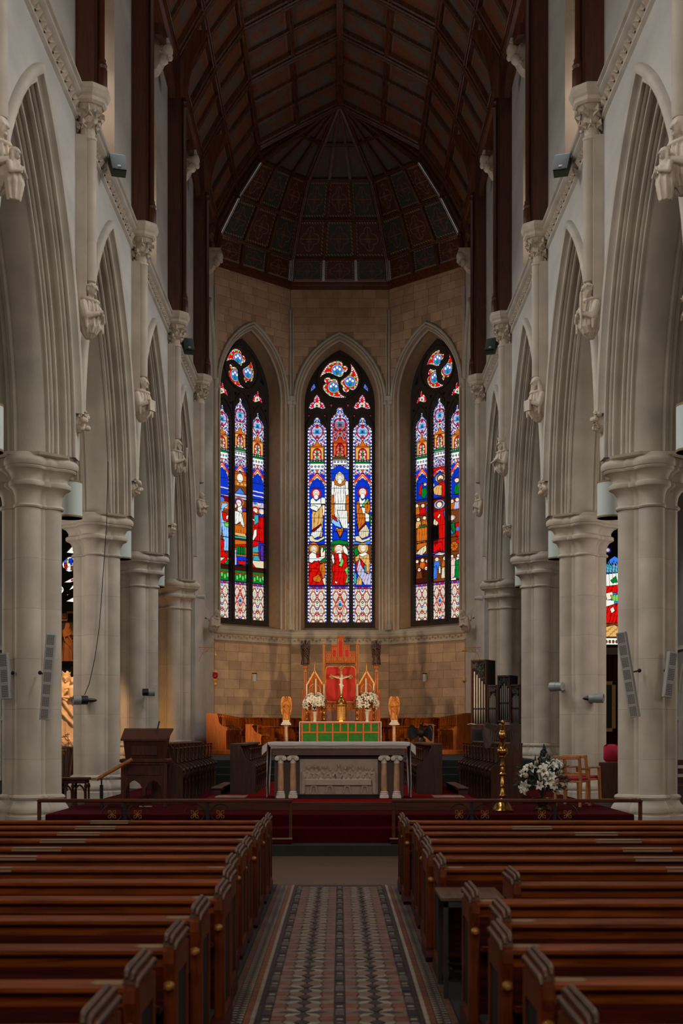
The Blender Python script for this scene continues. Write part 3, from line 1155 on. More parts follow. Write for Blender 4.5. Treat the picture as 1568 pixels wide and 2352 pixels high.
# apse
for phi in FAC:
    lo, hi = (-1, 1)
    if phi == 0:
        hi = 0.0
    if phi == 180:
        lo = 0.0
    ns = 3 if lo == -1 and hi == 1 else 2
    p = radians(phi)
    for j in range(len(SEC) - 1):
        (ra, za), (rb, zb) = SEC[j], SEC[j + 1]
        if j == 4:
            rb = 0.12
        n3 = Vector((cos(p) * (zb - za), sin(p) * (zb - za), ra - rb)).normalized()
        for i in range(ns):
            t0, t1 = lo + (hi - lo) * i / ns, lo + (hi - lo) * (i + 1) / ns
            mat = 'panel_plain' if j >= 3 else ('panel_red' if (i + j) % 2 == (1 if phi == 90 else 0) else 'panel_blue')
            # blue and rust alternate row by row
            panel([octo(phi, ra, t0, za) + n3 * 0.06, octo(phi, ra, t1, za) + n3 * 0.06, octo(phi, rb, t1, zb) + n3 * 0.06, octo(phi, rb, t0, zb) + n3 * 0.06], mat, 0.03, ce, n3)
        for i in range(ns + 1):
            t = lo + (hi - lo) * i / ns
            edge = i in (0, ns)
            mb = MB()
            mb.bar(octo(phi, ra, t, za), octo(phi, rb, t, zb), 0.17 if edge else 0.10, 0.16 if edge else 0.11, up=n3)
            if edge:
                mb.tube([octo(phi, ra, t, za) - n3 * 0.09, octo(phi, rb, t, zb) - n3 * 0.09], 0.04, 6)
            mb.build('rib', 'wood_roof', ce)
        mb = MB()
        mb.bar(octo(phi, ra, lo, za), octo(phi, ra, hi, za), 0.13, 0.13, up=n3)
        mb.tube([octo(phi, ra, lo, za) - n3 * 0.07, octo(phi, ra, hi, za) - n3 * 0.07], 0.04, 6)
        mb.build('ring_beam', 'wood_roof', ce)
    mb = MB()
    for z0, z1, r0 in ((18.35, 18.52, 4.36), (18.5, 18.62, 4.3)):
        mb.loft([[tuple(octo(phi, r0, t, z0)), tuple(octo(phi, r0, t, z1)), tuple(octo(phi, 4.55, t, z1)), tuple(octo(phi, 4.55, t, z0))] for t in (lo, hi)], True, True)
    mb.build('wall_plate', 'wood_roof_beam', ce)
# wall posts standing on the shaft capitals, with their colonnettes and braces
for s in (-1, 1):
    for k in range(1, 5):
        y = PY(k)
        root = struct('trim_%d' % (1 + k + (4 if s > 0 else 0)), 'brown timber wall post on the %s shaft capital of the %s arcade' % (order[k], SIDE[s]))
        mb = MB()
        mb.box(min(s * 4.14, s * 4.6), max(s * 4.14, s * 4.6), y - 0.17, y + 0.17, 12.7, 19.4)
        mb.box(min(s * 4.10, s * 4.6), max(s * 4.10, s * 4.6), y - 0.07, y + 0.07, 12.7, 19.4)
        mb.build('post', 'wood_post', root)
        cm = MB()
        cm.lathe([(0.10, 12.71), (0.10, 13.05), (0.085, 13.07), (0.1, 13.12), (0.07, 13.18), (0.075, 13.22), (0.055, 13.26), (0.055, 18.02), (0.09, 18.06), (0.07, 18.12), (0.1, 18.2), (0.06, 18.28), (0.055, 18.5)], 10, (s * 4.04, y))
        cm.build('colonnette', 'wood_post', root, smooth=40)
        br = MB()
        pts = []
        for i in range(7):
            a = i / 6
            pts.append((s * (4.06 - 0.55 * a * a), y, 18.3 + 1.75 * a))
        br.loft([[(p[0] - s * 0.1, p[1] - 0.09, p[2]), (p[0] - s * 0.1, p[1] + 0.09, p[2]), (p[0] + s * 0.25, p[1] + 0.09, p[2]), (p[0] + s * 0.25, p[1] - 0.09, p[2])] for p in pts], True, True)
        br.build('brace', 'wood_roof', root)
        for d in (-1, 1):
            if k == 1 and d < 0:
                continue
            lb = MB()
            pts = []
            for i in range(7):
                a = i / 6
                pts.append(Vector((s * 4.16, y + d * (0.15 + 2.75 * a), 16.75 + 1.45 * sin(a * pi / 2))))
            lb.loft([[(p.x - 0.07, p.y, p.z - 0.16), (p.x + 0.07, p.y, p.z - 0.16), (p.x + 0.07, p.y, p.z + 0.1), (p.x - 0.07, p.y, p.z + 0.1)] for p in pts[3:]], True, True)
            lb.build('longitudinal_brace', 'wood_post', root)
# ------------------------------------------------------------------ stained glass: a small painter that colours the points of each pane
GC = dict(W=(238, 234, 224), c=(226, 208, 172), B=(14, 52, 190), b=(60, 120, 220), s=(140, 190, 240), R=(214, 16, 12), r=(120, 8, 18), O=(206, 104, 26), T=(224, 172, 96), G=(10, 120, 44), g=(120, 200, 90),
          V=(84, 50, 160), K=(9, 8, 8), N=(120, 58, 22), P=(240, 200, 190), L=(196, 186, 214), C=(60, 160, 170), y=(236, 204, 120), F=(250, 222, 196), D=(60, 20, 14), M=(170, 20, 50))
GC = {k: np.array(lin(v)) for k, v in GC.items()}


class Canvas:
    def __init__(self, x0, x1, y0, y1, res):
        self.nx, self.ny = int((x1 - x0) * res) + 2, int((y1 - y0) * res) + 2
        self.xs = np.linspace(x0, x1, self.nx)
        self.ys = np.linspace(y0, y1, self.ny)
        self.X, self.Y = np.meshgrid(self.xs, self.ys)
        self.C = np.zeros((self.ny, self.nx, 3))
        self.T = lambda x, y: (x, y)

    def win(self, pts, m=2):
        a = np.array(pts)
        i0, i1 = np.searchsorted(self.ys, (a[:, 1].min() - m, a[:, 1].max() + m))
        j0, j1 = np.searchsorted(self.xs, (a[:, 0].min() - m, a[:, 0].max() + m))
        return slice(i0, i1), slice(j0, j1)

    def fill(self, c):
        self.C[:] = GC[c]

    def inside(self, pts, sl):
        X, Y = self.X[sl], self.Y[sl]
        ins = np.zeros(X.shape, bool)
        n = len(pts)
        for i in range(n):
            (xa, ya), (xb, yb) = pts[i], pts[(i + 1) % n]
            if ya == yb:
                continue
            cr = ((ya > Y) != (yb > Y)) & (X < (xb - xa) * (Y - ya) / (yb - ya) + xa)
            ins ^= cr
        return ins

    def seg(self, pts, sl, closed=True):
        X, Y = self.X[sl], self.Y[sl]
        best = np.full(X.shape, 1e9)
        par = np.zeros(X.shape)
        n = len(pts)
        acc = 0.0
        for i in range(n if closed else n - 1):
            (xa, ya), (xb, yb) = pts[i], pts[(i + 1) % n]
            dx, dy = xb - xa, yb - ya
            L2 = dx * dx + dy * dy + 1e-9
            t = np.clip(((X - xa) * dx + (Y - ya) * dy) / L2, 0, 1)
            d = np.hypot(X - xa - t * dx, Y - ya - t * dy)
            q = d < best
            best = np.where(q, d, best)
            par = np.where(q, acc + t * sqrt(L2), par)
            acc += sqrt(L2)
        return best, par

    def P(self, c, txt, line=0.62, folds=None):
        pts = [self.T(*map(float, t.split(','))) for t in txt.split()] if isinstance(txt, str) else txt
        sl = self.win(pts)
        ins = self.inside(pts, sl)
        v = self.C[sl]
        v[ins] = GC[c]
        if folds:
            X_, Y_ = self.X[sl], self.Y[sl]
            w = np.sin(X_ * folds[0] * 1.5 + Y_ * folds[1] * 0.5 + 0.9 * np.sin(Y_ * 0.13 + X_ * 0.2 + folds[0] * 9) + 0.5 * np.sin(X_ * 0.9 - Y_ * 0.31))
            q = ins & (w > 0.74)
            v[q] = v[q] * folds[2]
        if line:
            d, _ = self.seg(pts, sl)
            v[d < line] = GC['K']
        return self

    def E(self, c, cx, cy, rx, ry=None, line=0.45, raw=False):
        line = line * 1.3
        ry = ry or rx
        if not raw:
            x0, y0 = self.T(cx, cy)
            x1, y1 = self.T(cx + rx, cy + ry)
            cx, cy, rx, ry = x0, y0, abs(x1 - x0), abs(y1 - y0)
        sl = self.win([(cx - rx, cy - ry), (cx + rx, cy + ry)])
        q = np.hypot((self.X[sl] - cx) / rx, (self.Y[sl] - cy) / ry)
        v = self.C[sl]
        v[q < 1 + line / min(rx, ry)] = GC['K'] if line else v[q < 1 + line / min(rx, ry)]
        v[q < 1] = GC[c]
        return self

    def L(self, c, txt, w=0.5):
        pts = [self.T(*map(float, t.split(','))) for t in txt.split()] if isinstance(txt, str) else txt
        sl = self.win(pts)
        d, _ = self.seg(pts, sl, False)
        self.C[sl][d < w] = GC[c]
        return self


def border(cv, x0, x1, y0, y1, w=4.2, a='B', b='W', dd='R'):
    """beaded border strips up both edges of a light"""
    X, Y = cv.X, cv.Y
    for e0, e1 in ((x0, x0 + w), (x1 - w, x1)):
        m = (X >= e0) & (X <= e1) & (Y >= y0) & (Y <= y1)
        ph = ((Y - y0) / 7.6) % 1.0
        xx = (X - (e0 + e1) / 2) / (w / 2)
        cv.C[m] = GC['b'] * 0.7
        q = np.hypot(xx, (ph - 0.3) * 3.2)
        cv.C[m & (q < 0.95)] = GC[b]
        cv.C[m & (q >= 0.95) & (q < 1.15)] = GC['K']
        cv.C[m & (np.hypot(xx, (ph - 0.8) * 5) < 0.9)] = GC[a if e0 == x0 else a]
        cv.C[m & (np.abs(ph - 0.58) < 0.05)] = GC['r']
        cv.C[m & (np.abs(np.abs(xx) - 1) < 0.1)] = GC['K']


def grisaille(cv, x0, x1, y0, y1, kind):
    """the patterned panel at the foot of each light"""
    X, Y = cv.X, cv.Y
    m = (X >= x0) & (X <= x1) & (Y >= y0) & (Y <= y1)
    cv.C[m] = GC['W'] * np.array((0.92, 0.9, 0.84))
    xc = (x0 + x1) / 2
    u, v = (X - xc) / 9.0, (Y - y0 - 8) / 16.0
    d1 = np.abs(((u + v) % 2.0) - 1.0)
    d2 = np.abs(((u - v) % 2.0) - 1.0)
    ring = np.minimum(np.abs(d1 - 0.12), np.abs(d2 - 0.12))
    cv.C[m & (ring < 0.1)] = GC['R'] * 0.75
    cv.C[m & (ring < 0.025)] = GC['K']
    q = np.hypot(((u + 0.5) % 1.0) - 0.5, ((v + 0.5) % 1.0) - 0.5)
    cv.C[m & (np.abs(q - 0.3) < 0.035)] = GC['K']
    cv.C[m & (q < 0.2)] = GC['c']
    cv.C[m & (q < 0.09)] = GC['g'] * 0.8
    for i in range(6):
        yy = y0 + 9 + i * 14
        if yy < y1 - 3:
            cv.E('b' if (i + kind) % 3 == 0 else ('R' if (i + kind) % 3 == 1 else 'G'), xc, yy, 2.6, 2.6, raw=True)
            cv.E('W', xc, yy, 1.0, 1.0, 0.2, raw=True)
    if kind == 1:
        cv.L('R', [(xc, y0 + 16), (xc + 11, (y0 + y1) / 2), (xc, y1 - 12), (xc - 11, (y0 + y1) / 2), (xc, y0 + 16)], 1.0)
        cv.E('C', xc, (y0 + y1) / 2, 4, 4, raw=True)
        cv.E('B', xc, (y0 + y1) / 2, 2, 2, raw=True)
    mm = (X >= x0) & (X <= x1) & (Y >= y0) & (Y <= y0 + 6.5)
    cv.C[mm] = GC['R'] * 0.8
    n = 5
    for i in range(n):
        cv.E('b' if i % 2 == 0 else 'V', x0 + (x1 - x0) * (i + 0.5) / n, y0 + 3.2, 2.3, 2.3, raw=True)


def canopy(cv, x0, x1, y0, y1, blue=True):
    """architectural canopy in the head of a light"""
    xc = (x0 + x1) / 2
    h = y1 - y0
    X, Y = cv.X, cv.Y
    m = (X >= x0) & (X <= x1) & (Y >= y0) & (Y <= y1)
    u, v = np.abs(X - xc), (Y - y0)
    cv.C[m] = GC['W'] * 0.9
    # leafy white glass with blue and ruby pieces between curling leads
    q = np.sin(u * 0.75 + 1.3 * np.sin(v * 0.33)) + np.sin(v * 0.62 + 1.1 * np.sin(u * 0.5 + v * 0.1))
    cv.C[m & (q > 0.85)] = GC['B']
    cv.C[m & (q < -1.05)] = GC['b']
    cv.C[m & (np.abs(q - 0.85) < 0.14)] = GC['K']
    cv.C[m & (np.abs(q + 1.05) < 0.14)] = GC['K']
    q2 = np.sin(u * 0.48 + 0.6) * np.sin(v * 0.36 + 0.9 * np.sin(u * 0.3))
    cv.C[m & (np.abs(np.abs(q2) - 0.45) < 0.07)] = GC['M'] * 0.7
    cv.C[m & (q2 > 0.8)] = GC['R']
    cv.C[m & (q2 < -0.86)] = GC['G']
    # medallion
    cv.E('M', xc, y0 + h * 0.27, 14, 15, raw=True)
    cv.E('L', xc, y0 + h * 0.27, 12, 13, raw=True)
    for dx, dy in ((0, -7), (0, 7), (-6, 0), (6, 0)):
        cv.E('s', xc + dx, y0 + h * 0.27 + dy, 4, 4.5, raw=True)
    cv.E('C', xc, y0 + h * 0.27, 4.4, 4.4, raw=True)
    cv.E('B', xc, y0 + h * 0.27, 2, 2, raw=True)
    for dy in (-11, 11):
        cv.E('R', xc, y0 + h * 0.27 + dy, 2.2, 2.6, raw=True)
    # lily niche
    yn = y0 + h * 0.5
    cv.P('O', [(x0 + 5, yn + 34), (x0 + 5, yn + 4), (xc - 6, yn), (xc, yn - 12), (xc + 6, yn), (x1 - 5, yn + 4), (x1 - 5, yn + 34)])
    cv.P('T', [(x0 + 7, yn + 34), (x0 + 7, yn + 6), (x1 - 7, yn + 6), (x1 - 7, yn + 34)])
    cv.P('R', [(xc - 10, yn + 36), (xc - 10, yn + 16), (xc - 6, yn + 9), (xc, yn + 6), (xc + 6, yn + 9), (xc + 10, yn + 16), (xc + 10, yn + 36)])
    for i in range(4):
        for sx in (-1, 1):
            cv.E('W', xc + sx * (3.5 + (i % 2) * 2.2), yn + 15 + i * 6, 2.6, 2.4, raw=True)
            cv.E('K', xc + sx * (3.5 + (i % 2) * 2.2), yn + 15 + i * 6, 0.8, 0.8, 0, raw=True)
    cv.P('g', [(xc - 1.6, yn + 38), (xc - 1, yn + 10), (xc + 1, yn + 10), (xc + 1.6, yn + 38)])
    cv.P('G', [(x0 + 5, yn + 42), (x0 + 5, yn + 38), (x1 - 5, yn + 38), (x1 - 5, yn + 42)])
    cv.P('W', [(x0 + 6, yn + 56), (x0 + 6, yn + 42), (x1 - 6, yn + 42), (x1 - 6, yn + 56)])
    for i in range(4):
        cv.E('K', x0 + 10 + i * (x1 - x0 - 20) / 3, yn + 49, 2.0, 2.0, raw=True)
        cv.E('s', x0 + 10 + i * (x1 - x0 - 20) / 3, yn + 49, 1.2, 1.2, 0, raw=True)


def gable(cv, x0, x1, y0, col='B'):
    """pointed gable over a blue cusped vault"""
    xc = (x0 + x1) / 2
    cv.P('W', [(x0 + 4, y0 + 22), (xc, y0 - 4), (x1 - 4, y0 + 22), (x1 - 4, y0 + 30), (x0 + 4, y0 + 30)])
    cv.L('R', [(x0 + 4, y0 + 18), (xc, y0 - 1), (x1 - 4, y0 + 18)], 1.3)
    cv.L('O', [(x0 + 4, y0 + 23), (xc, y0 + 4), (x1 - 4, y0 + 23)], 1.6)
    for dx, dy, q in ((0, 16, 5), (-7, 20, 5), (7, 20, 5), (-11, 27, 5), (11, 27, 5), (0, 25, 8)):
        cv.E(col, xc + dx, y0 + dy, q, q, raw=True)


PANES_Y = [934, 970, 995, 1026, 1057, 1089, 1122, 1158, 1190, 1221, 1251, 1284, 1314, 1347, 1378, 1410, 1431]
LIGHT_X = {0: (707.5, 751.5), 1: (760, 804), 2: (811.5, 856)}


def light_canvas(i, blue='B', blank=False):
    x0, x1 = LIGHT_X[i]
    y0 = 934 if i == 1 else 956
    cv = Canvas(x0, x1, y0, 1431, 1.3)
    cv.fill(blue)
    canopy(cv, x0, x1, y0, 1090)
    border(cv, x0, x1, y0 + 18, 1347)
    gable(cv, x0, x1, 1088, blue)
    grisaille(cv, x0 + 4, x1 - 4, 1347, 1431, 1 if i == 1 else 0)
    border(cv, x0, x1, 1347, 1431, 4.0, 'B', 'W')
    return cv


def z1(x, y):
    return 680 + x / 7.84, 940 + y / 7.84


def z2(x, y):
    return 680 + x / 7.84, 1180 + y / 7.84


def zmap(i, zx0, wz, oy, ratio):
    x0, x1 = LIGHT_X[i]
    return lambda x, y: (x0 + (x - zx0) / wz * (x1 - x0), 1685 - (1685 - (oy + y / 6.1875)) / ratio)


def haloed(cv, hc, fc, hx, hy, hr, fr, hair=None, beard=None):
    cv.E(hc, hx, hy, hr)
    if hair:
        cv.E(hair, hx, hy - fr * 0.1, fr * 1.25, fr * 1.4)
    cv.E(fc, hx, hy + fr * 0.15, fr * 0.85, fr * 1.1)
    if beard:
        cv.E(beard, hx, hy + fr * 1.35, fr * 0.8, fr * 0.95)
    for q in (-0.35, 0.35):
        cv.E('N', hx + q * fr, hy, fr * 0.13, fr * 0.1, 0)
    cv.L('N', '%f,%f %f,%f' % (hx, hy + fr * 0.1, hx, hy + fr * 0.5), 0.25)


def window_centre():
    out = []
    # prophet with the tablets
    cv = light_canvas(0)
    cv.T = z1
    haloed(cv, 'R', 'F', 370, 1520, 88, 46, 'W', 'W')
    cv.P('W', '270,1720 265,1640 310,1590 370,1660 450,1600 470,1640 460,1800 300,1830')
    cv.P('W', '455,1600 490,1585 540,1605 540,1720 460,1720')
    cv.P('W', '250,1760 330,1730 400,1760 400,1850 280,1800')
    cv.P('T', '295,1830 380,1850 480,1720 500,1900 490,2100 480,2300 300,2320 290,2100', folds=(0.5, 0.22, 0.42))
    cv.P('F', '480,1720 530,1730 520,1930 490,1900')
    cv.T = z2
    cv.P('W', '300,310 460,210 480,260 440,400 330,450 270,380', folds=(0.9, 0.4, 0.3))
    cv.P('r', '290,300 460,180 470,205 330,330 290,320')
    cv.P('c', '240,410 300,395 340,460 400,470 460,440 520,400 520,450 400,515 260,500')
    cv.P('B', '250,500 400,520 520,460 520,560 250,560')
    # apostle shielding himself
    cv.P('N', '235,580 545,560 545,900 235,900')
    cv.P('G', '440,600 545,600 545,860 440,860')
    cv.E('O', 330, 620, 86, 100)
    haloed(cv, 'T', 'F', 330, 640, 70, 46, 'c', 'c')
    cv.P('W', '245,740 300,690 370,730 410,790 520,740 540,780 430,860 340,850 290,890 245,870')
    cv.P('F', '450,780 455,640 470,600 500,620 490,700 530,640 530,760')
    cv.P('R', '370,730 440,740 420,790 380,790')
    cv.P('R', '240,870 290,900 420,840 450,960 440,1010 240,990', folds=(0.3, 0.6, 0.5))
    cv.P('O', '440,920 520,880 545,1050 500,1200 430,1000', folds=(0.5, 0.2, 0.5))
    cv.P('R', '235,980 430,1000 480,1150 520,1290 235,1290', folds=(0.3, 0.45, 0.35))
    cv.P('O', '300,1150 420,1090 470,1180 440,1240 330,1220', folds=(0.3, 0.5, 0.6))
    cv.P('c', '480,1180 545,1140 545,1280 510,1280')
    out.append(cv)
    # figure in white
    cv = light_canvas(1)
    X, Y = cv.X, cv.Y
    m = (Y > 972) & (Y < 1057) & (np.abs(X - 782) < 18)
    cv.C[m] = cv.C[m] * np.array((0.8, 0.35, 0.3)) + GC['r'] * 0.2
    cv.T = z1
    cv.P('B', '640,1500 640,1100 790,1000 960,1100 960,1500')
    cv.P('O', '640,2040 640,1360 700,1250 900,1250 960,1360 960,2040', folds=(0.4, 1.4, 0.6))
    cv.P('c', '720,1280 720,1180 795,1120 870,1180 880,1280 800,1360')
    cv.P('W', '650,1300 690,1290 720,1400 700,1560 640,1540')
    cv.P('W', '950,1300 900,1290 880,1400 890,1560 955,1540')
    cv.P('W', '700,1360 800,1390 890,1360 900,1560 905,1900 930,2040 760,2040 700,1900 690,1560', folds=(0.7, 0.08, 0.4))
    haloed(cv, 'c', 'W', 797, 1240, 78, 46, 'c', 'W')
    cv.T = z2
    cv.P('s', '640,150 700,40 780,120 830,260 720,220')
    cv.P('R', '660,30 720,60 760,150 690,110')
    cv.P('W', '750,-60 930,-60 945,270 850,260 790,120', folds=(0.9, 0.1, 0.6))
    cv.P('F', '710,300 740,250 780,270 770,320')
    cv.P('F', '870,300 840,250 810,270 830,320')
    cv.P('O', '730,280 800,270 870,280 800,430', folds=(0.9, 0.2, 0.5))
    cv.P('B', '665,340 730,300 800,450 880,300 925,340 925,480 665,480')
    cv.P('G', '640,510 720,480 800,470 880,490 945,500 945,580 640,580')
    cv.P('N', '640,580 950,580 950,1290 640,1290')
    cv.P('G', '645,600 700,600 700,680 645,680')
    cv.P('g', '890,900 945,830 945,1250 850,1250')
    haloed(cv, 'O', 'F', 780, 640, 92, 52, 'W', 'W')
    cv.P('W', '840,600 880,570 940,650 950,760 870,700')
    cv.P('W', '645,800 660,720 690,760 700,860 680,920')
    cv.P('R', '700,730 760,710 850,720 920,760 940,950 880,1010 930,1120 880,1290 650,1290 690,1100 650,960 720,900', folds=(0.55, 0.25, 0.5))
    cv.P('W', '770,720 830,720 830,880 790,870')
    cv.P('g', '840,770 870,860 830,960 770,930 800,900')
    cv.P('F', '710,1210 760,1230 750,1260 705,1250')
    out.append(cv)
    # prophet with a white beard
    cv = light_canvas(2)
    cv.T = z1
    haloed(cv, 'R', 'F', 1208, 1500, 88, 48, 'W', 'W')
    cv.P('W', '1140,1680 1150,1560 1200,1650 1260,1600 1240,1740 1160,1760')
    cv.P('O', '1090,1680 1140,1640 1160,1760 1200,1790 1330,1640 1350,1800 1300,1900 1240,1860 1260,2080 1100,2080', folds=(0.5, 0.2, 0.42))
    cv.P('g', '1200,1730 1300,1600 1320,1640 1230,1760')
    cv.P('W', '1180,1760 1260,1780 1250,1860 1330,1900 1345,2030 1240,2020')
    cv.T = z2
    cv.P('O', '1100,0 1250,0 1260,170 1130,310', folds=(0.6, 0.2, 0.42))
    cv.P('c', '1140,320 1270,190 1330,300 1320,400 1200,450 1140,400', folds=(0.8, 0.2, 0.4))
    cv.P('r', '1120,310 1260,150 1270,180 1140,325')
    cv.P('B', '1070,200 1110,220 1140,380 1080,400')
    cv.P('G', '1330,0 1365,0 1350,230 1330,200')
    cv.P('c', '1070,410 1140,395 1200,470 1280,450 1340,410 1340,470 1200,520 1080,490')
    cv.P('b', '1050,500 1200,530 1340,470 1350,560 1050,560')
    cv.P('N', '1045,570 1365,560 1365,900 1045,900')
    cv.P('G', '1050,640 1120,600 1130,740 1060,760')
    haloed(cv, 'T', 'F', 1215, 620, 92, 50, 'c')
    cv.P('W', '1120,740 1250,690 1310,730 1200,790')
    cv.P('T', '1060,800 1130,740 1200,780 1320,720 1345,900 1330,1080 1250,1060 1200,900 1090,870', folds=(0.5, 0.3, 0.5))
    cv.P('R', '1090,870 1170,810 1260,930 1200,1000 1080,1050', folds=(0.4, 0.4, 0.5))
    cv.P('L', '1150,790 1180,920 1280,1090 1365,1060 1350,1280 1240,1280 1120,1090 1100,1000', folds=(0.6, 0.5, 0.4))
    cv.P('C', '1235,930 1270,920 1270,1060 1240,1060')
    cv.P('T', '1100,1200 1130,1120 1190,1180 1200,1280 1090,1280', folds=(0.5, 0.3, 0.5))
    cv.P('C', '1050,1080 1095,1060 1100,1250 1050,1280', folds=(1.2, 1.2, 0.5))
    out.append(cv)
    return out


def carpet_rows(cv, i, T):
    cv.T = T
    x0, x1 = LIGHT_X[i]
    cv.P('G', [(x0 + 1, 1347), (x0 + 1, 1322), (x1 - 1, 1322), (x1 - 1, 1347)])
    for q in range(5):
        cv.E('g', x0 + 5 + q * 8.4, 1334 + (q % 2) * 4, 2.6, 5, raw=True)
        cv.E('R', x0 + 9 + q * 8.4, 1328, 2.0, 2.4, raw=True)
    cv.P('D', [(x0 + 1, 1322), (x0 + 1, 1311), (x1 - 1, 1311), (x1 - 1, 1322)])


def window_left():
    out = []
    cv = light_canvas(0)
    T = zmap(0, 90, 178, 1060, 1.05)
    cv.T = T
    for yy in (340, 440):
        cv.L('P', '95,%d 265,%d' % (yy, yy + 10), 1.2)
    cv.P('r', '95,470 268,470 268,560 95,560')
    cv.P('N', '95,560 268,560 268,1400 95,1400')
    cv.E('b', 165, 520, 40, 36)
    haloed(cv, 'O', 'F', 215, 600, 60, 30)
    cv.P('s', '160,680 180,570 240,560 240,600 200,640 190,690')
    cv.P('s', '95,720 170,660 200,760 250,850 268,1000 260,1240 200,1250 180,900 150,1250 95,1250', folds=(0.6, 0.06, 0.45))
    cv.P('R', '175,690 225,700 245,830 190,810')
    cv.P('F', '230,740 255,730 245,800 225,790')
    cv.P('g', '200,840 268,830 268,900 220,900')
    cv.P('R', '160,1090 205,1090 200,1230 240,1300 240,1350 100,1350 110,1260', folds=(0.5, 0.1, 0.5))
    cv.P('c', '95,1350 268,1340 268,1480 95,1480')
    cv.P('R', '110,1470 220,1340 250,1360 160,1490')
    cv.P('G', '170,1490 260,1360 268,1480')
    carpet_rows(cv, 0, T)
    out.append(cv)
    cv = light_canvas(1)
    T = zmap(1, 342, 178, 1060, 1.037)
    cv.T = T
    cv.P('O', '345,130 515,130 515,330 345,330')
    for q in range(4):
        cv.E('M', 360 + q * 45, 160, 14)
        cv.E('T', 360 + q * 45, 300, 16)
    cv.E('O', 430, 215, 46, 70)
    cv.E('W', 430, 215, 34, 60)
    cv.P('N', '345,330 515,330 515,1100 345,1100')
    cv.P('b', '370,440 430,350 490,440')
    cv.P('L', '355,440 515,440 515,520 355,520')
    haloed(cv, 'O', 'F', 415, 560, 64, 34, 'V', 'W')
    cv.P('W', '400,640 450,600 470,680 430,740 400,700')
    cv.P('V', '445,640 500,630 505,680 460,690')
    haloed(cv, 'T', 'F', 368, 620, 34, 24, 'O')
    cv.P('O', '450,700 515,680 515,1000 345,1000 345,900 430,860', folds=(0.6, 0.1, 0.45))
    cv.P('W', '345,700 400,690 450,720 470,820 485,910 460,910 430,840 380,890 345,860', folds=(0.6, 0.3, 0.6))
    cv.P('T', '345,1040 365,1000 490,1000 510,1050')
    cv.P('C', '345,1045 510,1050 500,1090 350,1085')
    cv.P('O', '345,1100 515,1100 515,1330 345,1330')
    cv.P('R', '350,1180 500,1150 505,1190 350,1220')
    for q in range(4):
        cv.P('G', '%d,1310 %d,1200 %d,1180 %d,1200 %d,1310' % (385 + q * 27, 385 + q * 27, 397 + q * 27, 409 + q * 27, 409 + q * 27))
    cv.P('L', '350,1480 350,1260 385,1240 390,1480')
    cv.P('R', '400,1400 495,1390 495,1450 420,1450')
    cv.P('G', '395,1460 515,1450 515,1510 345,1510')
    carpet_rows(cv, 1, T)
    out.append(cv)
    cv = light_canvas(2)
    T = zmap(2, 592, 178, 1060, 1.024)
    cv.T = T
    for yy in (410, 470):
        cv.L('P', '595,%d 770,%d' % (yy, yy + 10), 1.2)
    cv.P('L', '595,560 770,560 770,640 595,640')
    cv.E('b', 650, 580, 16)
    cv.E('P', 700, 590, 26, 20)
    haloed(cv, 'O', 'F', 655, 680, 52, 30, 'R')
    haloed(cv, 'O', 'F', 732, 690, 44, 28, 'L')
    cv.P('R', '595,800 610,720 640,700 700,760 710,1000 690,1200 720,1400 595,1400', folds=(0.5, 0.16, 0.42))
    cv.P('C', '640,750 690,740 690,850 640,900')
    cv.P('R', '700,770 768,760 768,1140 710,1140', folds=(0.6, 0.1, 0.5))
    cv.P('V', '712,1170 760,1160 760,1380 720,1390', folds=(0.8, 0.1, 0.5))
    cv.P('W', '640,960 668,950 670,1040 630,1120 618,1110')
    cv.P('F', '600,790 655,820 640,840 600,810')
    cv.P('C', '600,1230 690,1180 690,1280 600,1300')
    cv.P('O', '595,1280 690,1290 720,1400 595,1390', folds=(0.6, 0.2, 0.5))
    cv.P('C', '640,1330 690,1320 710,1400 620,1400')
    cv.P('c', '600,1400 770,1395 770,1520 640,1520')
    cv.P('R', '595,1400 660,1500 690,1540 630,1540')
    carpet_rows(cv, 2, T)
    out.append(cv)
    return out


def crowd(cv, rows):
    for x, y, r, h, robe in rows:
        cv.P(robe, '%f,%f %f,%f %f,%f %f,%f' % (x - r * 1.6, y + r * 5, x - r, y + r, x + r, y + r, x + r * 1.6, y + r * 5), folds=(0.7, 0.1, 0.5))
        haloed(cv, h, 'F', x, y, r * 1.2, r * 0.8, 'N')


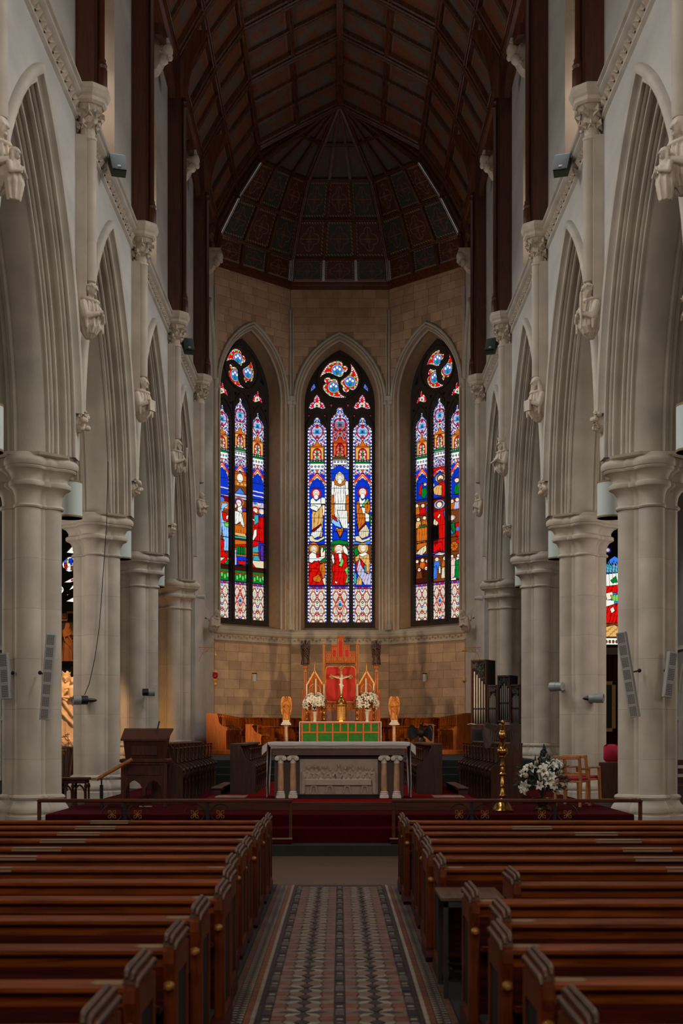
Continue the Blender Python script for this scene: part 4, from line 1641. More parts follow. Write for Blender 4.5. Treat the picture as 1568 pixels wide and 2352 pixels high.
def window_right():
    out = []
    cv = light_canvas(0)
    cv.T = zmap(0, 190, 180, 1060, 1.024)
    cv.P('B', '225,520 225,260 290,190 360,260 360,520')
    cv.P('R', '235,440 255,330 285,280 275,460')
    cv.P('G', '270,480 275,370 330,350 345,440 310,520', folds=(0.6, 0.2, 0.5))
    haloed(cv, 'T', 'F', 318, 310, 22, 18, 'N')
    cv.P('N', '192,550 368,550 368,1310 192,1310')
    crowd(cv, [(215, 600, 26, 'c', 'O'), (355, 590, 24, 'O', 'V'), (290, 610, 28, 'O', 'R')])
    crowd(cv, [(235, 800, 26, 'N', 'T'), (310, 790, 26, 'T', 'O')])
    cv.P('O', '215,950 250,880 330,890 350,960 345,1130 215,1140', folds=(0.6, 0.1, 0.45))
    cv.P('G', '250,900 330,890 330,915 250,930')
    cv.P('O', '215,1150 340,1140 330,1220 215,1240', folds=(0.6, 0.1, 0.5))
    cv.P('C', '345,1040 368,1040 368,1280 345,1280')
    cv.P('c', '200,1290 260,1220 330,1180 335,1260 280,1320', folds=(0.5, 0.5, 0.5))
    cv.P('D', '192,1340 368,1340 368,1720 192,1720')
    crowd(cv, [(220, 1400, 24, 'N', 'N'), (285, 1390, 26, 'O', 'O'), (345, 1410, 24, 'c', 'R')])
    crowd(cv, [(245, 1520, 26, 'N', 'N'), (330, 1510, 24, 'O', 'D')])
    out.append(cv)
    cv = light_canvas(1, 'V')
    cv.T = zmap(1, 445, 178, 1060, 1.037)
    cv.P('B', '450,500 450,200 530,120 620,200 620,500')
    cv.P('R', '450,60 620,60 620,110 530,90 450,120')
    haloed(cv, 'c', 'F', 543, 215, 58, 36, 'N', 'N')
    cv.P('R', '500,310 560,270 615,300 622,500 560,500', folds=(0.5, 0.1, 0.5))
    cv.P('T', '455,350 500,310 560,320 560,470 470,440', folds=(0.5, 0.3, 0.55))
    cv.P('F', '450,300 465,270 475,310 460,330')
    cv.P('r', '450,510 622,510 622,1270 450,1270')
    haloed(cv, 's', 'F', 530, 590, 60, 34, 'N')
    cv.P('R', '450,700 520,660 600,640 622,800 620,1270 520,1270 500,900', folds=(0.5, 0.05, 0.55))
    cv.P('b', '580,700 600,660 620,860 620,1060', folds=(0.6, 0.05, 0.6))
    cv.P('F', '505,770 530,720 545,740 520,790')
    cv.P('c', '450,860 470,780 520,850 500,890', folds=(0.6, 0.3, 0.5))
    cv.P('K', '450,900 520,880 520,1090 450,1100')
    cv.P('R', '450,1140 560,1130 570,1270 450,1270', folds=(0.05, 0.5, 0.4))
    cv.P('W', '455,1300 530,1275 615,1300 560,1320')
    cv.P('N', '450,1320 622,1320 622,1690 450,1690')
    crowd(cv, [(500, 1370, 28, 'T', 'b'), (595, 1370, 28, 'T', 'O')])
    cv.P('b', '460,1480 500,1460 500,1640 455,1660', folds=(0.7, 0.1, 0.6))
    cv.P('c', '560,1500 610,1490 615,1650 550,1650', folds=(0.7, 0.1, 0.5))
    cv.P('W', '525,1470 545,1470 545,1580 525,1580')
    out.append(cv)
    cv = light_canvas(2)
    cv.T = zmap(2, 690, 178, 1060, 1.05)
    cv.P('B', '715,470 715,230 790,120 860,230 860,470')
    haloed(cv, 'T', 'F', 770, 240, 34, 26, 'N')
    cv.P('G', '740,330 790,280 830,330 800,450 745,450', folds=(0.5, 0.2, 0.5))
    cv.P('N', '692,490 866,490 866,1660 692,1660')
    crowd(cv, [(715, 530, 26, 'c', 'O'), (775, 520, 28, 'R', 'L'), (840, 540, 26, 'T', 'B')])
    haloed(cv, 'b', 'F', 715, 770, 40, 26, 'T')
    cv.P('G', '700,850 745,820 750,1000 715,1010', folds=(0.6, 0.1, 0.5))
    cv.P('R', '750,860 800,840 800,1080 760,1050', folds=(0.6, 0.1, 0.5))
    cv.P('b', '700,920 735,1000 710,1010 695,970')
    cv.E('b', 780, 940, 20, 28)
    cv.P('R', '760,1090 850,1090 850,1150 760,1150')
    cv.E('N', 740, 1180, 46, 70)
    cv.E('O', 740, 1180, 40, 62)
    for a in range(4):
        cv.L('N', '%f,%f %f,%f' % (740 + 40 * cos(a * .785), 1180 + 62 * sin(a * .785), 740 - 40 * cos(a * .785), 1180 - 62 * sin(a * .785)), 0.8)
    crowd(cv, [(715, 1320, 22, 'O', 'P'), (790, 1320, 22, 'G', 'W')])
    cv.P('P', '700,1380 750,1350 770,1500 730,1660 700,1660', folds=(0.5, 0.05, 0.7))
    cv.P('G', '750,1400 800,1370 840,1660 745,1640', folds=(0.6, 0.1, 0.5))
    cv.P('W', '700,1640 760,1630 760,1670 700,1670')
    out.append(cv)
    return out


def grid_pane(cv, y0, y1, parent, Mw, t, name='pane', poly=None):
    """one glazing panel between two saddle bars, its points tinted by the painter"""
    i0 = max(0, np.searchsorted(cv.ys, y0) - 1)
    i1 = min(cv.ny - 1, np.searchsorted(cv.ys, y1))
    if i1 <= i0:
        return
    nx, ny = cv.nx, i1 - i0 + 1
    U = (cv.X[i0:i1 + 1] - 781.5) / WS
    V = EYE + (CYP - cv.Y[i0:i1 + 1]) / WS
    pts = np.stack([U, np.full(U.shape, t), V, np.ones(U.shape)], -1).reshape(-1, 4)
    co = (pts @ np.array(Mw).T)[:, :3]
    me = bpy.data.meshes.new(name)
    me.vertices.add(nx * ny)
    me.vertices.foreach_set('co', co.ravel())
    a = (np.arange(ny - 1)[:, None] * nx + np.arange(nx - 1)[None, :]).ravel()
    q = np.stack([a, a + 1, a + nx + 1, a + nx], -1)
    if poly is not None:
        sl = (slice(0, cv.ny), slice(0, cv.nx))
        near = cv.inside(poly, sl) | (cv.seg(poly, sl)[0] < 1.6)
        q = q[near.ravel()[q].any(1)]
    me.loops.add(q.size)
    me.loops.foreach_set('vertex_index', q.ravel())
    me.polygons.add(len(q))
    me.polygons.foreach_set('loop_start', np.arange(0, q.size, 4))
    at_ = me.attributes.new('tint', 'FLOAT_COLOR', 'POINT')
    col = np.concatenate([cv.C[i0:i1 + 1].reshape(-1, 3), np.ones((nx * ny, 1))], 1)
    at_.data.foreach_set('color', col.astype(np.float32).ravel())
    me.update()
    me.materials.append(M['stained_glass'])
    return link(name, me, None, parent)


WS = 60.66       # photograph pixels per metre in the plane of the east window
RECESS = 0.75


def facet_frame(phi):
    p = radians(phi)
    return Matrix(((sin(p), cos(p), 0, WX * cos(p)), (-cos(p), sin(p), 0, APSE_Y + WX * sin(p)), (0, 0, 1, 0), (0, 0, 0, 1)))


def uv_px(pts):
    return [((x - 781.5) / WS, EYE + (CYP - y) / WS) for x, y in pts]


# outlines of the openings, in photograph pixels of the east window
_side = [(220, 3900), (220, 400), (232, 345), (270, 300), (318, 268), (338, 240), (332, 205), (355, 165), (388, 140), (421, 165), (444, 205), (438, 240), (458, 268), (506, 300), (544, 345), (556, 400), (556, 3900)]
_mid = [(634, 3900), (634, 225), (648, 165), (690, 112), (728, 84), (742, 50), (738, 10), (765, -25), (798, -44), (831, -25), (858, 10), (854, 50), (868, 84), (906, 112), (948, 165), (962, 225), (962, 3900)]


def _l(pts, dx=0):
    return [(680 + (x + dx) / 7.84, min(940 + y / 7.84, 1430)) for x, y in pts]


LIGHT_HOLES = [_l(_side), _l(_mid), _l(_side, 816)]
z7 = lambda pts: [(690 + x / 8.25, 760 + y / 8.25) for x, y in pts]
_m = [(365, 915), (410, 800), (480, 690), (560, 610), (640, 578), (720, 566), (790, 585), (815, 630), (812, 668), (860, 655), (905, 690), (908, 745), (880, 790), (828, 805), (820, 850), (785, 885), (730, 888), (650, 850), (570, 815), (500, 815), (430, 855)]
MOUCH = []
mcx, mcy = 747, 928
for k in range(3):
    a = 2 * pi * k / 3
    MOUCH.append(z7([(mcx + (x - mcx) * cos(a) - (y - mcy) * sin(a), mcy + (x - mcx) * sin(a) + (y - mcy) * cos(a)) for x, y in _m]))
_t = [(318, 1205), (372, 1270), (384, 1345), (440, 1365), (490, 1475), (430, 1500), (370, 1475), (325, 1455), (280, 1475), (215, 1500), (160, 1480), (205, 1370), (262, 1345), (272, 1270)]
TREF = [z7(_t), z7([(1500 - x, y) for x, y in reversed(_t)])]
_d = [(268, 1000), (300, 1090), (205, 1170), (216, 1080)]
DAG = [z7(_d), z7([(1500 - x, y) for x, y in reversed(_d)])]
SMALL = [z7([(x - 32, 1392), (x + 32, 1392), (x + 6, 1450), (x - 6, 1450)]) for x in (595, 908)] + [z7([(x - 28, 1592), (x + 28, 1592), (x, 1645)]) for x in (175, 475, 1030, 1335)]
FRAME_OUT = outline(0, 1.32, 0.99, 5.8, 14.2, 12)


def paint_mouch(poly):
    xs, ys = [p[0] for p in poly], [p[1] for p in poly]
    cv = Canvas(min(xs) - 1, max(xs) + 1, min(ys) - 1, max(ys) + 1, 1.5)
    cv.fill('R')
    sl = (slice(0, cv.ny), slice(0, cv.nx))
    d, par = cv.seg(poly, sl)
    ph = (par / 5.0) % 1
    cv.C[d < 4.2] = GC['r']
    cv.C[(d < 4.0) & (d > 1.4) & (np.abs(ph - 0.5) < 0.3)] = GC['W']
    cv.C[(d < 4.0) & (d > 1.4) & (np.abs(ph - 0.5) > 0.38)] = GC['V']
    cv.C[d < 1.5] = GC['O'] * 0.9
    cx, cy = sum(xs) / len(xs), sum(ys) / len(ys)
    for q in range(9):
        a = q * 0.7
        x, y = cx + 17 * cos(a), cy + 17 * sin(a)
        cv.E('g', x, y, 2.4, 2.4, raw=True)
    cv.C[d < 1.2] = GC['O'] * 0.9
    # lily roundel
    cv.E('W', cx + 2, cy, 12.4, 12.4, raw=True)
    cv.E('b', cx + 2, cy, 11.2, 11.2, raw=True)
    for dx, dy in ((0, -6), (-6, -2), (6, -2)):
        cv.E('W', cx + 2 + dx, cy + dy, 2.8, 3.2, raw=True)
    for dx in (-4, 0, 4):
        cv.L('G', [(cx + 2 + dx, cy + 1), (cx + 2 + dx * 0.3, cy + 9)], 1.0)
    return cv


def paint_tref(poly):
    xs, ys = [p[0] for p in poly], [p[1] for p in poly]
    cv = Canvas(min(xs) - 1, max(xs) + 1, min(ys) - 1, max(ys) + 1, 1.5)
    cv.fill('P')
    sl = (slice(0, cv.ny), slice(0, cv.nx))
    d, par = cv.seg(poly, sl)
    ph = (par / 5.0) % 1
    cv.C[(d < 4) & (ph < 0.5)] = GC['V']
    cv.C[(d > 4)] = GC['R']
    cv.C[d < 1.0] = GC['O']
    cx, cy = sum(xs) / len(xs), sum(ys) / len(ys) + 3
    cv.E('W', cx, cy, 7, 7, raw=True)
    for q in range(8):
        cv.E('T', cx + 4.2 * cos(q * pi / 4), cy + 4.2 * sin(q * pi / 4), 1.0, 1.0, 0.2, raw=True)
    cv.E('K', cx, cy, 1.6, 1.6, raw=True)
    return cv


def paint_plain(poly, c):
    xs, ys = [p[0] for p in poly], [p[1] for p in poly]
    cv = Canvas(min(xs) - 0.5, max(xs) + 0.5, min(ys) - 0.5, max(ys) + 0.5, 1.0)
    cv.fill(c)
    cv.E('R', sum(xs) / len(xs), sum(ys) / len(ys), 1.6, 1.6, raw=True)
    return cv


LEADED = {135: (window_left, 'window_1', 'tall stained glass lancet of saints in blue and red, left of the east window'), 90: (window_centre, 'window_2', 'central stained glass window with a white-robed figure above three seated men'),
          45: (window_right, 'window_3', 'tall stained glass window with a crowned crowd in red, right of the east window')}
TRAC = None
for phi in (135, 90, 45):
    paint, nm, lab = LEADED[phi]
    Mf = facet_frame(phi)
    w = struct(nm, lab)
    mb = MB()
    holes = [uv_px(h)[::-1] for h in LIGHT_HOLES + MOUCH + TREF + DAG + SMALL]
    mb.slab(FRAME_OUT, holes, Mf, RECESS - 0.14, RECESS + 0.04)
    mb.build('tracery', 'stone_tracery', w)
    # rounded mullions and the ring round the three swirling openings
    tm = MB()
    for px in (755.8, 808.2):
        tm.tube([tuple(Mf @ Vector(((px - 781.5) / WS, RECESS - 0.15, z))) for z in (5.9, 13.9)], 0.055, 8)
    cx, cy = uv_px(z7([(mcx, mcy)]))[0]
    tm.tube([tuple(Mf @ Vector((cx + 0.80 * cos(a * pi / 16), RECESS - 0.15, cy + 0.80 * sin(a * pi / 16)))) for a in range(32)], 0.05, 8, closed=True)
    for hl in LIGHT_HOLES:
        u = uv_px(hl)
        um = (u[0][0] + u[-1][0]) / 2
        top = max(p[1] for p in u)
        tm.tube([tuple(Mf @ Vector((p[0], RECESS - 0.15, p[1]))) for p in arc(um, 0.40 + 0.5, 0.5, top - 0.58, 8)], 0.04, 6)
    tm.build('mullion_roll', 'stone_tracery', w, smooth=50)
    for i, cv in enumerate(paint()):
        for a, b in zip(PANES_Y[:-1], PANES_Y[1:]):
            if b <= cv.ys[0]:
                continue
            grid_pane(cv, a, b, w, Mf, RECESS - 0.02)
            x0, x1 = LIGHT_X[i]
            bar = MB()
            zb = EYE + (CYP - b) / WS
            hw = 0.014 if b in (1057, 1158, 1251, 1347) else 0.007
            ua, ub = (x0 - 781.5) / WS, (x1 - 781.5) / WS
            bar.add([tuple(Mf @ Vector((u, t, zb + dz))) for u in (ua, ub) for t, dz in ((RECESS - 0.04, -hw), (RECESS - 0.04, hw), (RECESS - 0.025, hw), (RECESS - 0.025, -hw))],
                    [(0, 1, 5, 4), (1, 2, 6, 5), (2, 3, 7, 6), (3, 0, 4, 7)])
            if b < 1431:
                bar.build('saddle_bar', 'iron', w)
    for poly in MOUCH:
        cv = paint_mouch(poly)
        grid_pane(cv, cv.ys[0], cv.ys[-1], w, Mf, RECESS - 0.02, poly=poly)
    for poly in TREF:
        cv = paint_tref(poly)
        grid_pane(cv, cv.ys[0], cv.ys[-1], w, Mf, RECESS - 0.02, poly=poly)
    for poly, c in [(p, 'b') for p in DAG] + [(p, 'V') for p in SMALL]:
        cv = paint_plain(poly, c)
        grid_pane(cv, cv.ys[0], cv.ys[-1], w, Mf, RECESS - 0.02, poly=poly)

# ------------------------------------------------------------------ apse walls
HALF = WX * TAN
UNIT = MB().cbox(-0.5, 0.5, -0.5, 0.5, -0.5, 0.5, 0.03).mesh('stone_block')
UNIT.materials.append(M['stone_apse'])
for phi, nm, lab in ((135, 'wall_apse_left', 'canted ashlar wall of the apse behind the stalls, left side'), (90, 'wall_back_apse', 'flat ashlar east wall of the apse behind the high altar'), (45, 'wall_apse_right', 'canted ashlar wall of the apse behind the stalls, right side')):
    Mf = facet_frame(phi)
    root = struct(nm, lab)
    mb = MB()
    hole = outline(0, 1.56, 1.115, 5.62, 14.15, 12)
    mb.slab([(-HALF, 0.5), (HALF, 0.5), (HALF, 19.3), (-HALF, 19.3)], [hole[::-1]], Mf, 0, 0.01, sides=False, back=False)
    inn = outline(0, 1.32, 0.99, 5.8, 14.2, 12)
    mid = outline(0, 1.47, 1.115, 5.66, 14.15, 12)
    rings = [[tuple(Mf @ Vector((p[0], t, p[1]))) for p in o] for o, t in ((hole, 0), (mid, 0.12), (mid, 0.22), (inn, RECESS - 0.1), (inn, RECESS + 0.05))]
    mb.loft(rings, True)
    mb.build('masonry', 'stone_joint', root)
    hm = MB()
    for half, rr, t in ((1.70, 0.055, -0.03), (1.60, 0.04, -0.01), (1.5, 0.05, 0.12)):
        pts = arc(0, half + 1.115, 1.115, 14.15, 12)
        if half < 1.65:
            pts = [(-half, 5.65)] + pts + [(half, 5.65)]
        hm.tube([tuple(Mf @ Vector((p[0], t, p[1]))) for p in pts], rr, 8)
    for q in (-1, 1):
        hm.ell(tuple(Mf @ Vector((q * 1.70, -0.05, 14.12))), 0.09)
    hm.build('hood_mould', 'stone_arch', root, smooth=50)
    # ashlar blocks, proud of their joints
    rot = Mf.to_3x3().to_4x4()
    z = 2.2
    rw = 0
    while z < 18.3:
        h = RNG.uniform(0.27, 0.36)
        if 5.1 < z + h and z < 5.6:
            z = 5.6
            continue
        spans = [(-HALF + 0.02, HALF - 0.02)]
        if z + h > 5.5:
            if z < 14.1:
                e = 1.66
            else:
                R = 1.74 + 1.115
                dz = min(z - 14.15, R)
                e = (sqrt(max(0, R * R - dz * dz)) - 1.115) if dz < R else 0
            spans = [(-HALF + 0.02, -e), (e, HALF - 0.02)] if e > 0.05 else spans
        for a, b in spans:
            if b - a < 0.1:
                continue
            u = a
            while u < b - 0.02:
                L = RNG.uniform(0.42, 0.8)
                if b - (u + L) < 0.3:
                    L = b - u
                if z < 5.5 or z > 13.2 or True:
                    o = link('stone_block', UNIT, None, root)
                    o.matrix_world = Mf @ Matrix.Translation((u + L / 2, 0.0, z + h / 2)) @ Matrix.Diagonal((L - 0.012, 0.03 + 0.008 * RNG.rand(), h - 0.012, 1))
                u += L
        z += h
        rw += 1
    # string course below the windows
    sp = [(0.0, 5.1), (-0.05, 5.13), (-0.05, 5.17), (-0.03, 5.2), (-0.03, 5.34), (-0.09, 5.37), (-0.12, 5.42), (-0.12, 5.47), (-0.14, 5.52), (-0.14, 5.56), (0.0, 5.66)]
    mb = MB()
    mb.loft([[tuple(Mf @ Vector((u, d, zz))) for d, zz in sp] for u in (-HALF + 0.02, HALF - 0.02)], closed=False)
    mb.build('string_course', 'stone_arch', root)
    mb = MB()
    n3 = Mf.to_3x3() @ Vector((0, -1, 0))
    carved_band(mb, Mf @ Vector((-HALF + 0.1, -0.04, 5.27)), Mf @ Vector((HALF - 0.1, -0.04, 5.27)), n3, 0.13, 0.065)
    mb.build('carved_frieze', 'stone_apse', root, kind='stuff')
    # slender triple shafts in the angles
    for q in (-1, 1):
        if phi != 90 and q == (1 if phi == 135 else -1):
            continue
        sh = MB()
        for du, dt, rr in ((0, -0.07, 0.065), (-0.1, -0.02, 0.045), (0.1, -0.02, 0.045)):
            c = Mf @ Vector((q * HALF + du, dt, 0))
            sh.lathe([(rr * 1.7, 5.66), (rr * 1.7, 5.8), (rr * 1.3, 5.86), (rr, 5.92), (rr, 13.95), (rr * 1.5, 14.0), (rr * 1.1, 14.05), (rr * 1.6, 14.3), (rr * 1.8, 14.36), (rr * 0.8, 14.4), (rr * 0.6, 17.6)], 10, (c.x, c.y))
        sh.build('angle_shaft', 'stone_arch', root, smooth=40)
# string course on the side walls beside the apse
for s in (-1, 1):
    r = struct('trim_apse_' + SIDE[s], 'carved stone string course with a crouching figure, %s of the apse' % SIDE[s])
    mb = MB()
    mb.loft([[(s * (WX + d), y, zz) for d, zz in sp] for y in (44.6, APSE_Y + WX * TAN + 0.03)], closed=False)
    mb.build('string_course', 'stone_arch', r)
    mb = MB()
    mb.loft([[(s * (WX - 0.1 - 0.12 * k), 44.6 - 0.25 * k, 5.1 - 0.32 * k), (s * WX, 44.6 - 0.25 * k, 5.1 - 0.32 * k), (s * WX, 44.6 - 0.25 * k, 5.6 - 0.32 * k), (s * (WX - 0.1 - 0.12 * k), 44.6 - 0.25 * k, 5.6 - 0.32 * k)] for k in (0, 1, 2)], True, True)
    mb.build('sloping_corbel', 'stone_arch', r)
# ------------------------------------------------------------------ pews
def pew_meshes(L):
    """one pew, aisle end at x = 0, running to +x; its back is on the -y side, the seat on the +y side"""
    out = {}
    # back boards
    mbs = []
    for z0, z1 in ((0.16, 0.36), (0.368, 0.555), (0.563, 0.735)):
        m = MB()
        m.cbox(0.03, L - 0.03, -0.018, 0.012, z0, z1, 0.005)
        mbs.append(m.mesh('back_plank'))
    out['planks'] = mbs
    m = MB()
    pr = [(-0.055, 0.785), (-0.068, 0.795), (-0.068, 0.812), (-0.055, 0.822), (0.03, 0.828), (0.04, 0.82), (0.04, 0.79), (0.015, 0.775), (0.012, 0.73), (-0.018, 0.73), (-0.022, 0.775)]
    m.loft([[(x, y, z) for y, z in pr] for x in (0.03, L - 0.03)], True, True)
    out['rail'] = m.mesh('top_rail')
    m = MB()
    m.cbox(0.03, L - 0.03, 0.0, 0.40, 0.42, 0.455, 0.008)
    out['seat'] = m.mesh('seat')
    m = MB()
    m.cbox(0.03, L - 0.03, -0.19, -0.02, 0.545, 0.565, 0.004)
    m.cbox(0.03, L - 0.03, -0.2, -0.185, 0.55, 0.585, 0.004)
    out['ledge'] = m.mesh('book_ledge')
    m = MB()
    m.cbox(0.05, L - 0.05, -0.36, -0.2, 0.13, 0.17, 0.01)
    out['kneel'] = m.mesh('kneeler')
    # bench end: a panelled board with a scrolled neck
    m = MB()
    pr = [(-0.075, 0.05), (-0.075, 0.60), (-0.085, 0.64), (-0.07, 0.67), (-0.085, 0.71), (-0.105, 0.76), (-0.10, 0.81), (-0.07, 0.845), (-0.05, 0.86), (0.40, 0.86), (0.40, 0.80), (0.385, 0.76), (0.385, 0.05)]
    m.loft([[(x, y, z) for y, z in pr] for x in (-0.018, 0.03)], True, True)
    # front frame standing proud of the sunk panel
    for y0, y1, z0, z1 in ((-0.075, -0.01, 0.05, 0.80), (0.32, 0.385, 0.05, 0.80), (-0.01, 0.32, 0.70, 0.80), (-0.01, 0.32, 0.05, 0.17)):
        m.box(-0.03, -0.018, y0, y1, z0, z1)
    out['end'] = m.mesh('bench_end')
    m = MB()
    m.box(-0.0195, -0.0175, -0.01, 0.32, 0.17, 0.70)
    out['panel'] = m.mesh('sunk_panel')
    m = MB()
    for x, z in ((-0.024, 0.850), (-0.006, 0.879), (0.016, 0.890)):
        m.tube([(x, -0.10, z - 0.03), (x, -0.085, z - 0.005), (x, -0.05, z), (x, 0.38, z), (x, 0.415, z - 0.01), (x, 0.425, z - 0.03)], [0.006, 0.0095, 0.0105, 0.0105, 0.0095, 0.006], 8)
    m.box(-0.026, 0.03, -0.085, 0.405, 0.83, 0.848)
    m.box(-0.008, 0.028, -0.085, 0.405, 0.846, 0.872)
    m.box(0.008, 0.027, -0.085, 0.405, 0.87, 0.882)
    out['cap'] = m.mesh('moulded_cap', 50)
    m = MB()
    m.lathe([(0.004, -0.128), (0.014, -0.125), (0.018, -0.113), (0.013, -0.1), (0.02, -0.093), (0.024, -0.082)], 10, (0.004, 0.655), 'y')
    out['knob'] = m.mesh('knob', 50)
    m = MB()
    m.loft([[(-0.036, y, z) for y, z in q] for q in ([(-0.11, 0.0), (-0.13, 0.05), (-0.12, 0.09), (-0.08, 0.12), (0.44, 0.12), (0.45, 0.0)],)] + [[(0.045, y, z) for y, z in [(-0.11, 0.0), (-0.13, 0.05), (-0.12, 0.09), (-0.08, 0.12), (0.44, 0.12), (0.45, 0.0)]]], True, True)
    out['foot'] = m.mesh('foot')
    m = MB()
    m.cbox(1.55, 1.97, -0.079, -0.03, 0.797, 0.8215, 0.002)
    m.v = [(x, y, z + 0.024 * (y + 0.05) / 0.03 if z > 0.81 else z) for x, y, z in m.v]
    m2 = MB()
    m2.add([(1.55, -0.0555, 0.8235), (1.97, -0.0555, 0.8235), (1.97, -0.0, 0.8275), (1.55, -0.0, 0.8275)], [(0, 1, 2, 3)])
    m2.add([(1.55, -0.0695, 0.797), (1.97, -0.0695, 0.797), (1.97, -0.0695, 0.811), (1.55, -0.0695, 0.811)], [(0, 1, 2, 3)])
    out['plaque'] = m2.mesh('name_plate', fix=False)
    m = MB()
    m.add([(0.04, -0.054, 0.8238), (0.14, -0.054, 0.8238), (0.17, -0.03, 0.8255), (0.15, 0.01, 0.8283), (0.04, 0.01, 0.8283)], [(0, 1, 2, 3, 4)])
    out['worn'] = m.mesh('worn_patch', fix=False)
    for k, mt in (('rail', 'wood_pew_rail_lit'), ('seat', 'wood_pew'), ('ledge', 'wood_pew'), ('kneel', 'wood_pew'), ('end', 'wood_pew_end'), ('panel', 'pew_recess'), ('cap', 'wood_pew_cap'), ('knob', 'old_gold'), ('foot', 'wood_pew'), ('plaque', 'plaque'), ('worn', 'wood_pew_worn')):
        out[k].materials.append(M[mt])
    for m in mbs:
        m.materials.append(M['wood_pew'])
    return out


PEWM = {}


def make_pew(s, x_end, y, L, label, plaque, worn, kneeler=True):
    """y is the back of the pew; the aisle end stands at x_end; s = side"""
    key = round(L, 2)
    if key not in PEWM:
        PEWM[key] = pew_meshes(L)
    d = PEWM[key]
    t = thing('pew', label, 'pew', (s * x_end, y, 0.0), 0, 'wooden pews of the nave')
    if s < 0:
        t.scale = (-1, 1, 1)
    for me in d['planks']:
        link('back_plank', me, None, t)
    rl = link('top_rail', d['rail'], None, t)
    if plaque:
        link('name_plate', d['plaque'], None, rl, (plaque, 0, 0))
    if worn:
        link('worn_patch', d['worn'], None, rl)
    link('seat', d['seat'], None, t)
    link('book_ledge', d['ledge'], None, t)
    if kneeler:
        link('kneeler', d['kneel'], None, t)
    e = link('bench_end', d['end'], None, t)
    link('sunk_panel', d['panel'], None, e)
    link('moulded_cap', d['cap'], None, e)
    link('knob', d['knob'], None, e)
    link('foot', d['foot'], None, e)
    return t


ORD = ['first', 'second', 'third', 'fourth', 'fifth', 'sixth', 'seventh', 'eighth', 'ninth', 'tenth', 'eleventh', 'twelfth', 'thirteenth']
HC = EYE - 0.90
left_rows = [(571, .911), (489, .896), (422, .855), (368, .84), (330, .79), (297, .83), (272, .89), (250, .89), (233, .895), (217, .87), (203, .9), (191, .89), (180, .894)]
right_rows = [(572, .907), (484, .90), (422, .839), (374, .952), (336, .866), (302, 1.27), (272, .826), (252, .79), (234, .835), (217, .834), (203, .85), (191, .78), (180, .777)]
pl_left = {12: 0, 11: 0.0, 10: 0.0, 9: 0.0, 8: 0.02, 7: 0.05, 6: 0.03, 5: 0.02}
pl_right = {11: -0.45, 10: 0.0, 9: 0.05, 8: 0.1, 7: 0.06, 6: 0.08}
for s, rows, pl in ((-1, left_rows, pl_left), (1, right_rows, pl_right)):
    n = len(rows)
    for i, (v, q) in enumerate(rows):
        ytop = F_PX * HC / v            # far end of the moulded cap
        y = ytop - 0.40
        xe = q * HC
        side = SIDE[s]
        what = 'nearest the camera' if i == 0 else ('nearest the altar' if i == n - 1 else '%s from the camera' % ORD[i])
        lab = 'long varnished pine pew %s of the aisle, row %s' % (side, what)
        if (s, i) == (1, 5):
            lab = 'short varnished pine pew behind the small black-legged table, right of the aisle'
        make_pew(s, xe, y, 4.42 - xe, lab, (pl[i] + 0.001) if i in pl else 0, i in (0, 1, 2, 3, 4, 6) or i % 3 == 0, (s, i) != (1, 6))

# small table standing in the gap of the right-hand pews
t = thing('side_table', 'small wooden-topped table with black steel legs between the pews', 'table', (0.90, 9.37, 0))
MB().cbox(-0.22, 0.21, -0.3, 0.3, 0.672, 0.7, 0.004).build('table_top', 'wood_pew_cap', t)
MB().box(-0.2, 0.19, -0.285, -0.26, 0.63, 0.672).box(-0.2, 0.19, 0.26, 0.285, 0.63, 0.672).build('apron', 'spot_black', t)
for x in (-0.2, 0.165):
    for y in (-0.285, 0.255):
        MB().box(x, x + 0.03, y, y + 0.03, 0, 0.672).build('leg', 'spot_black', t)

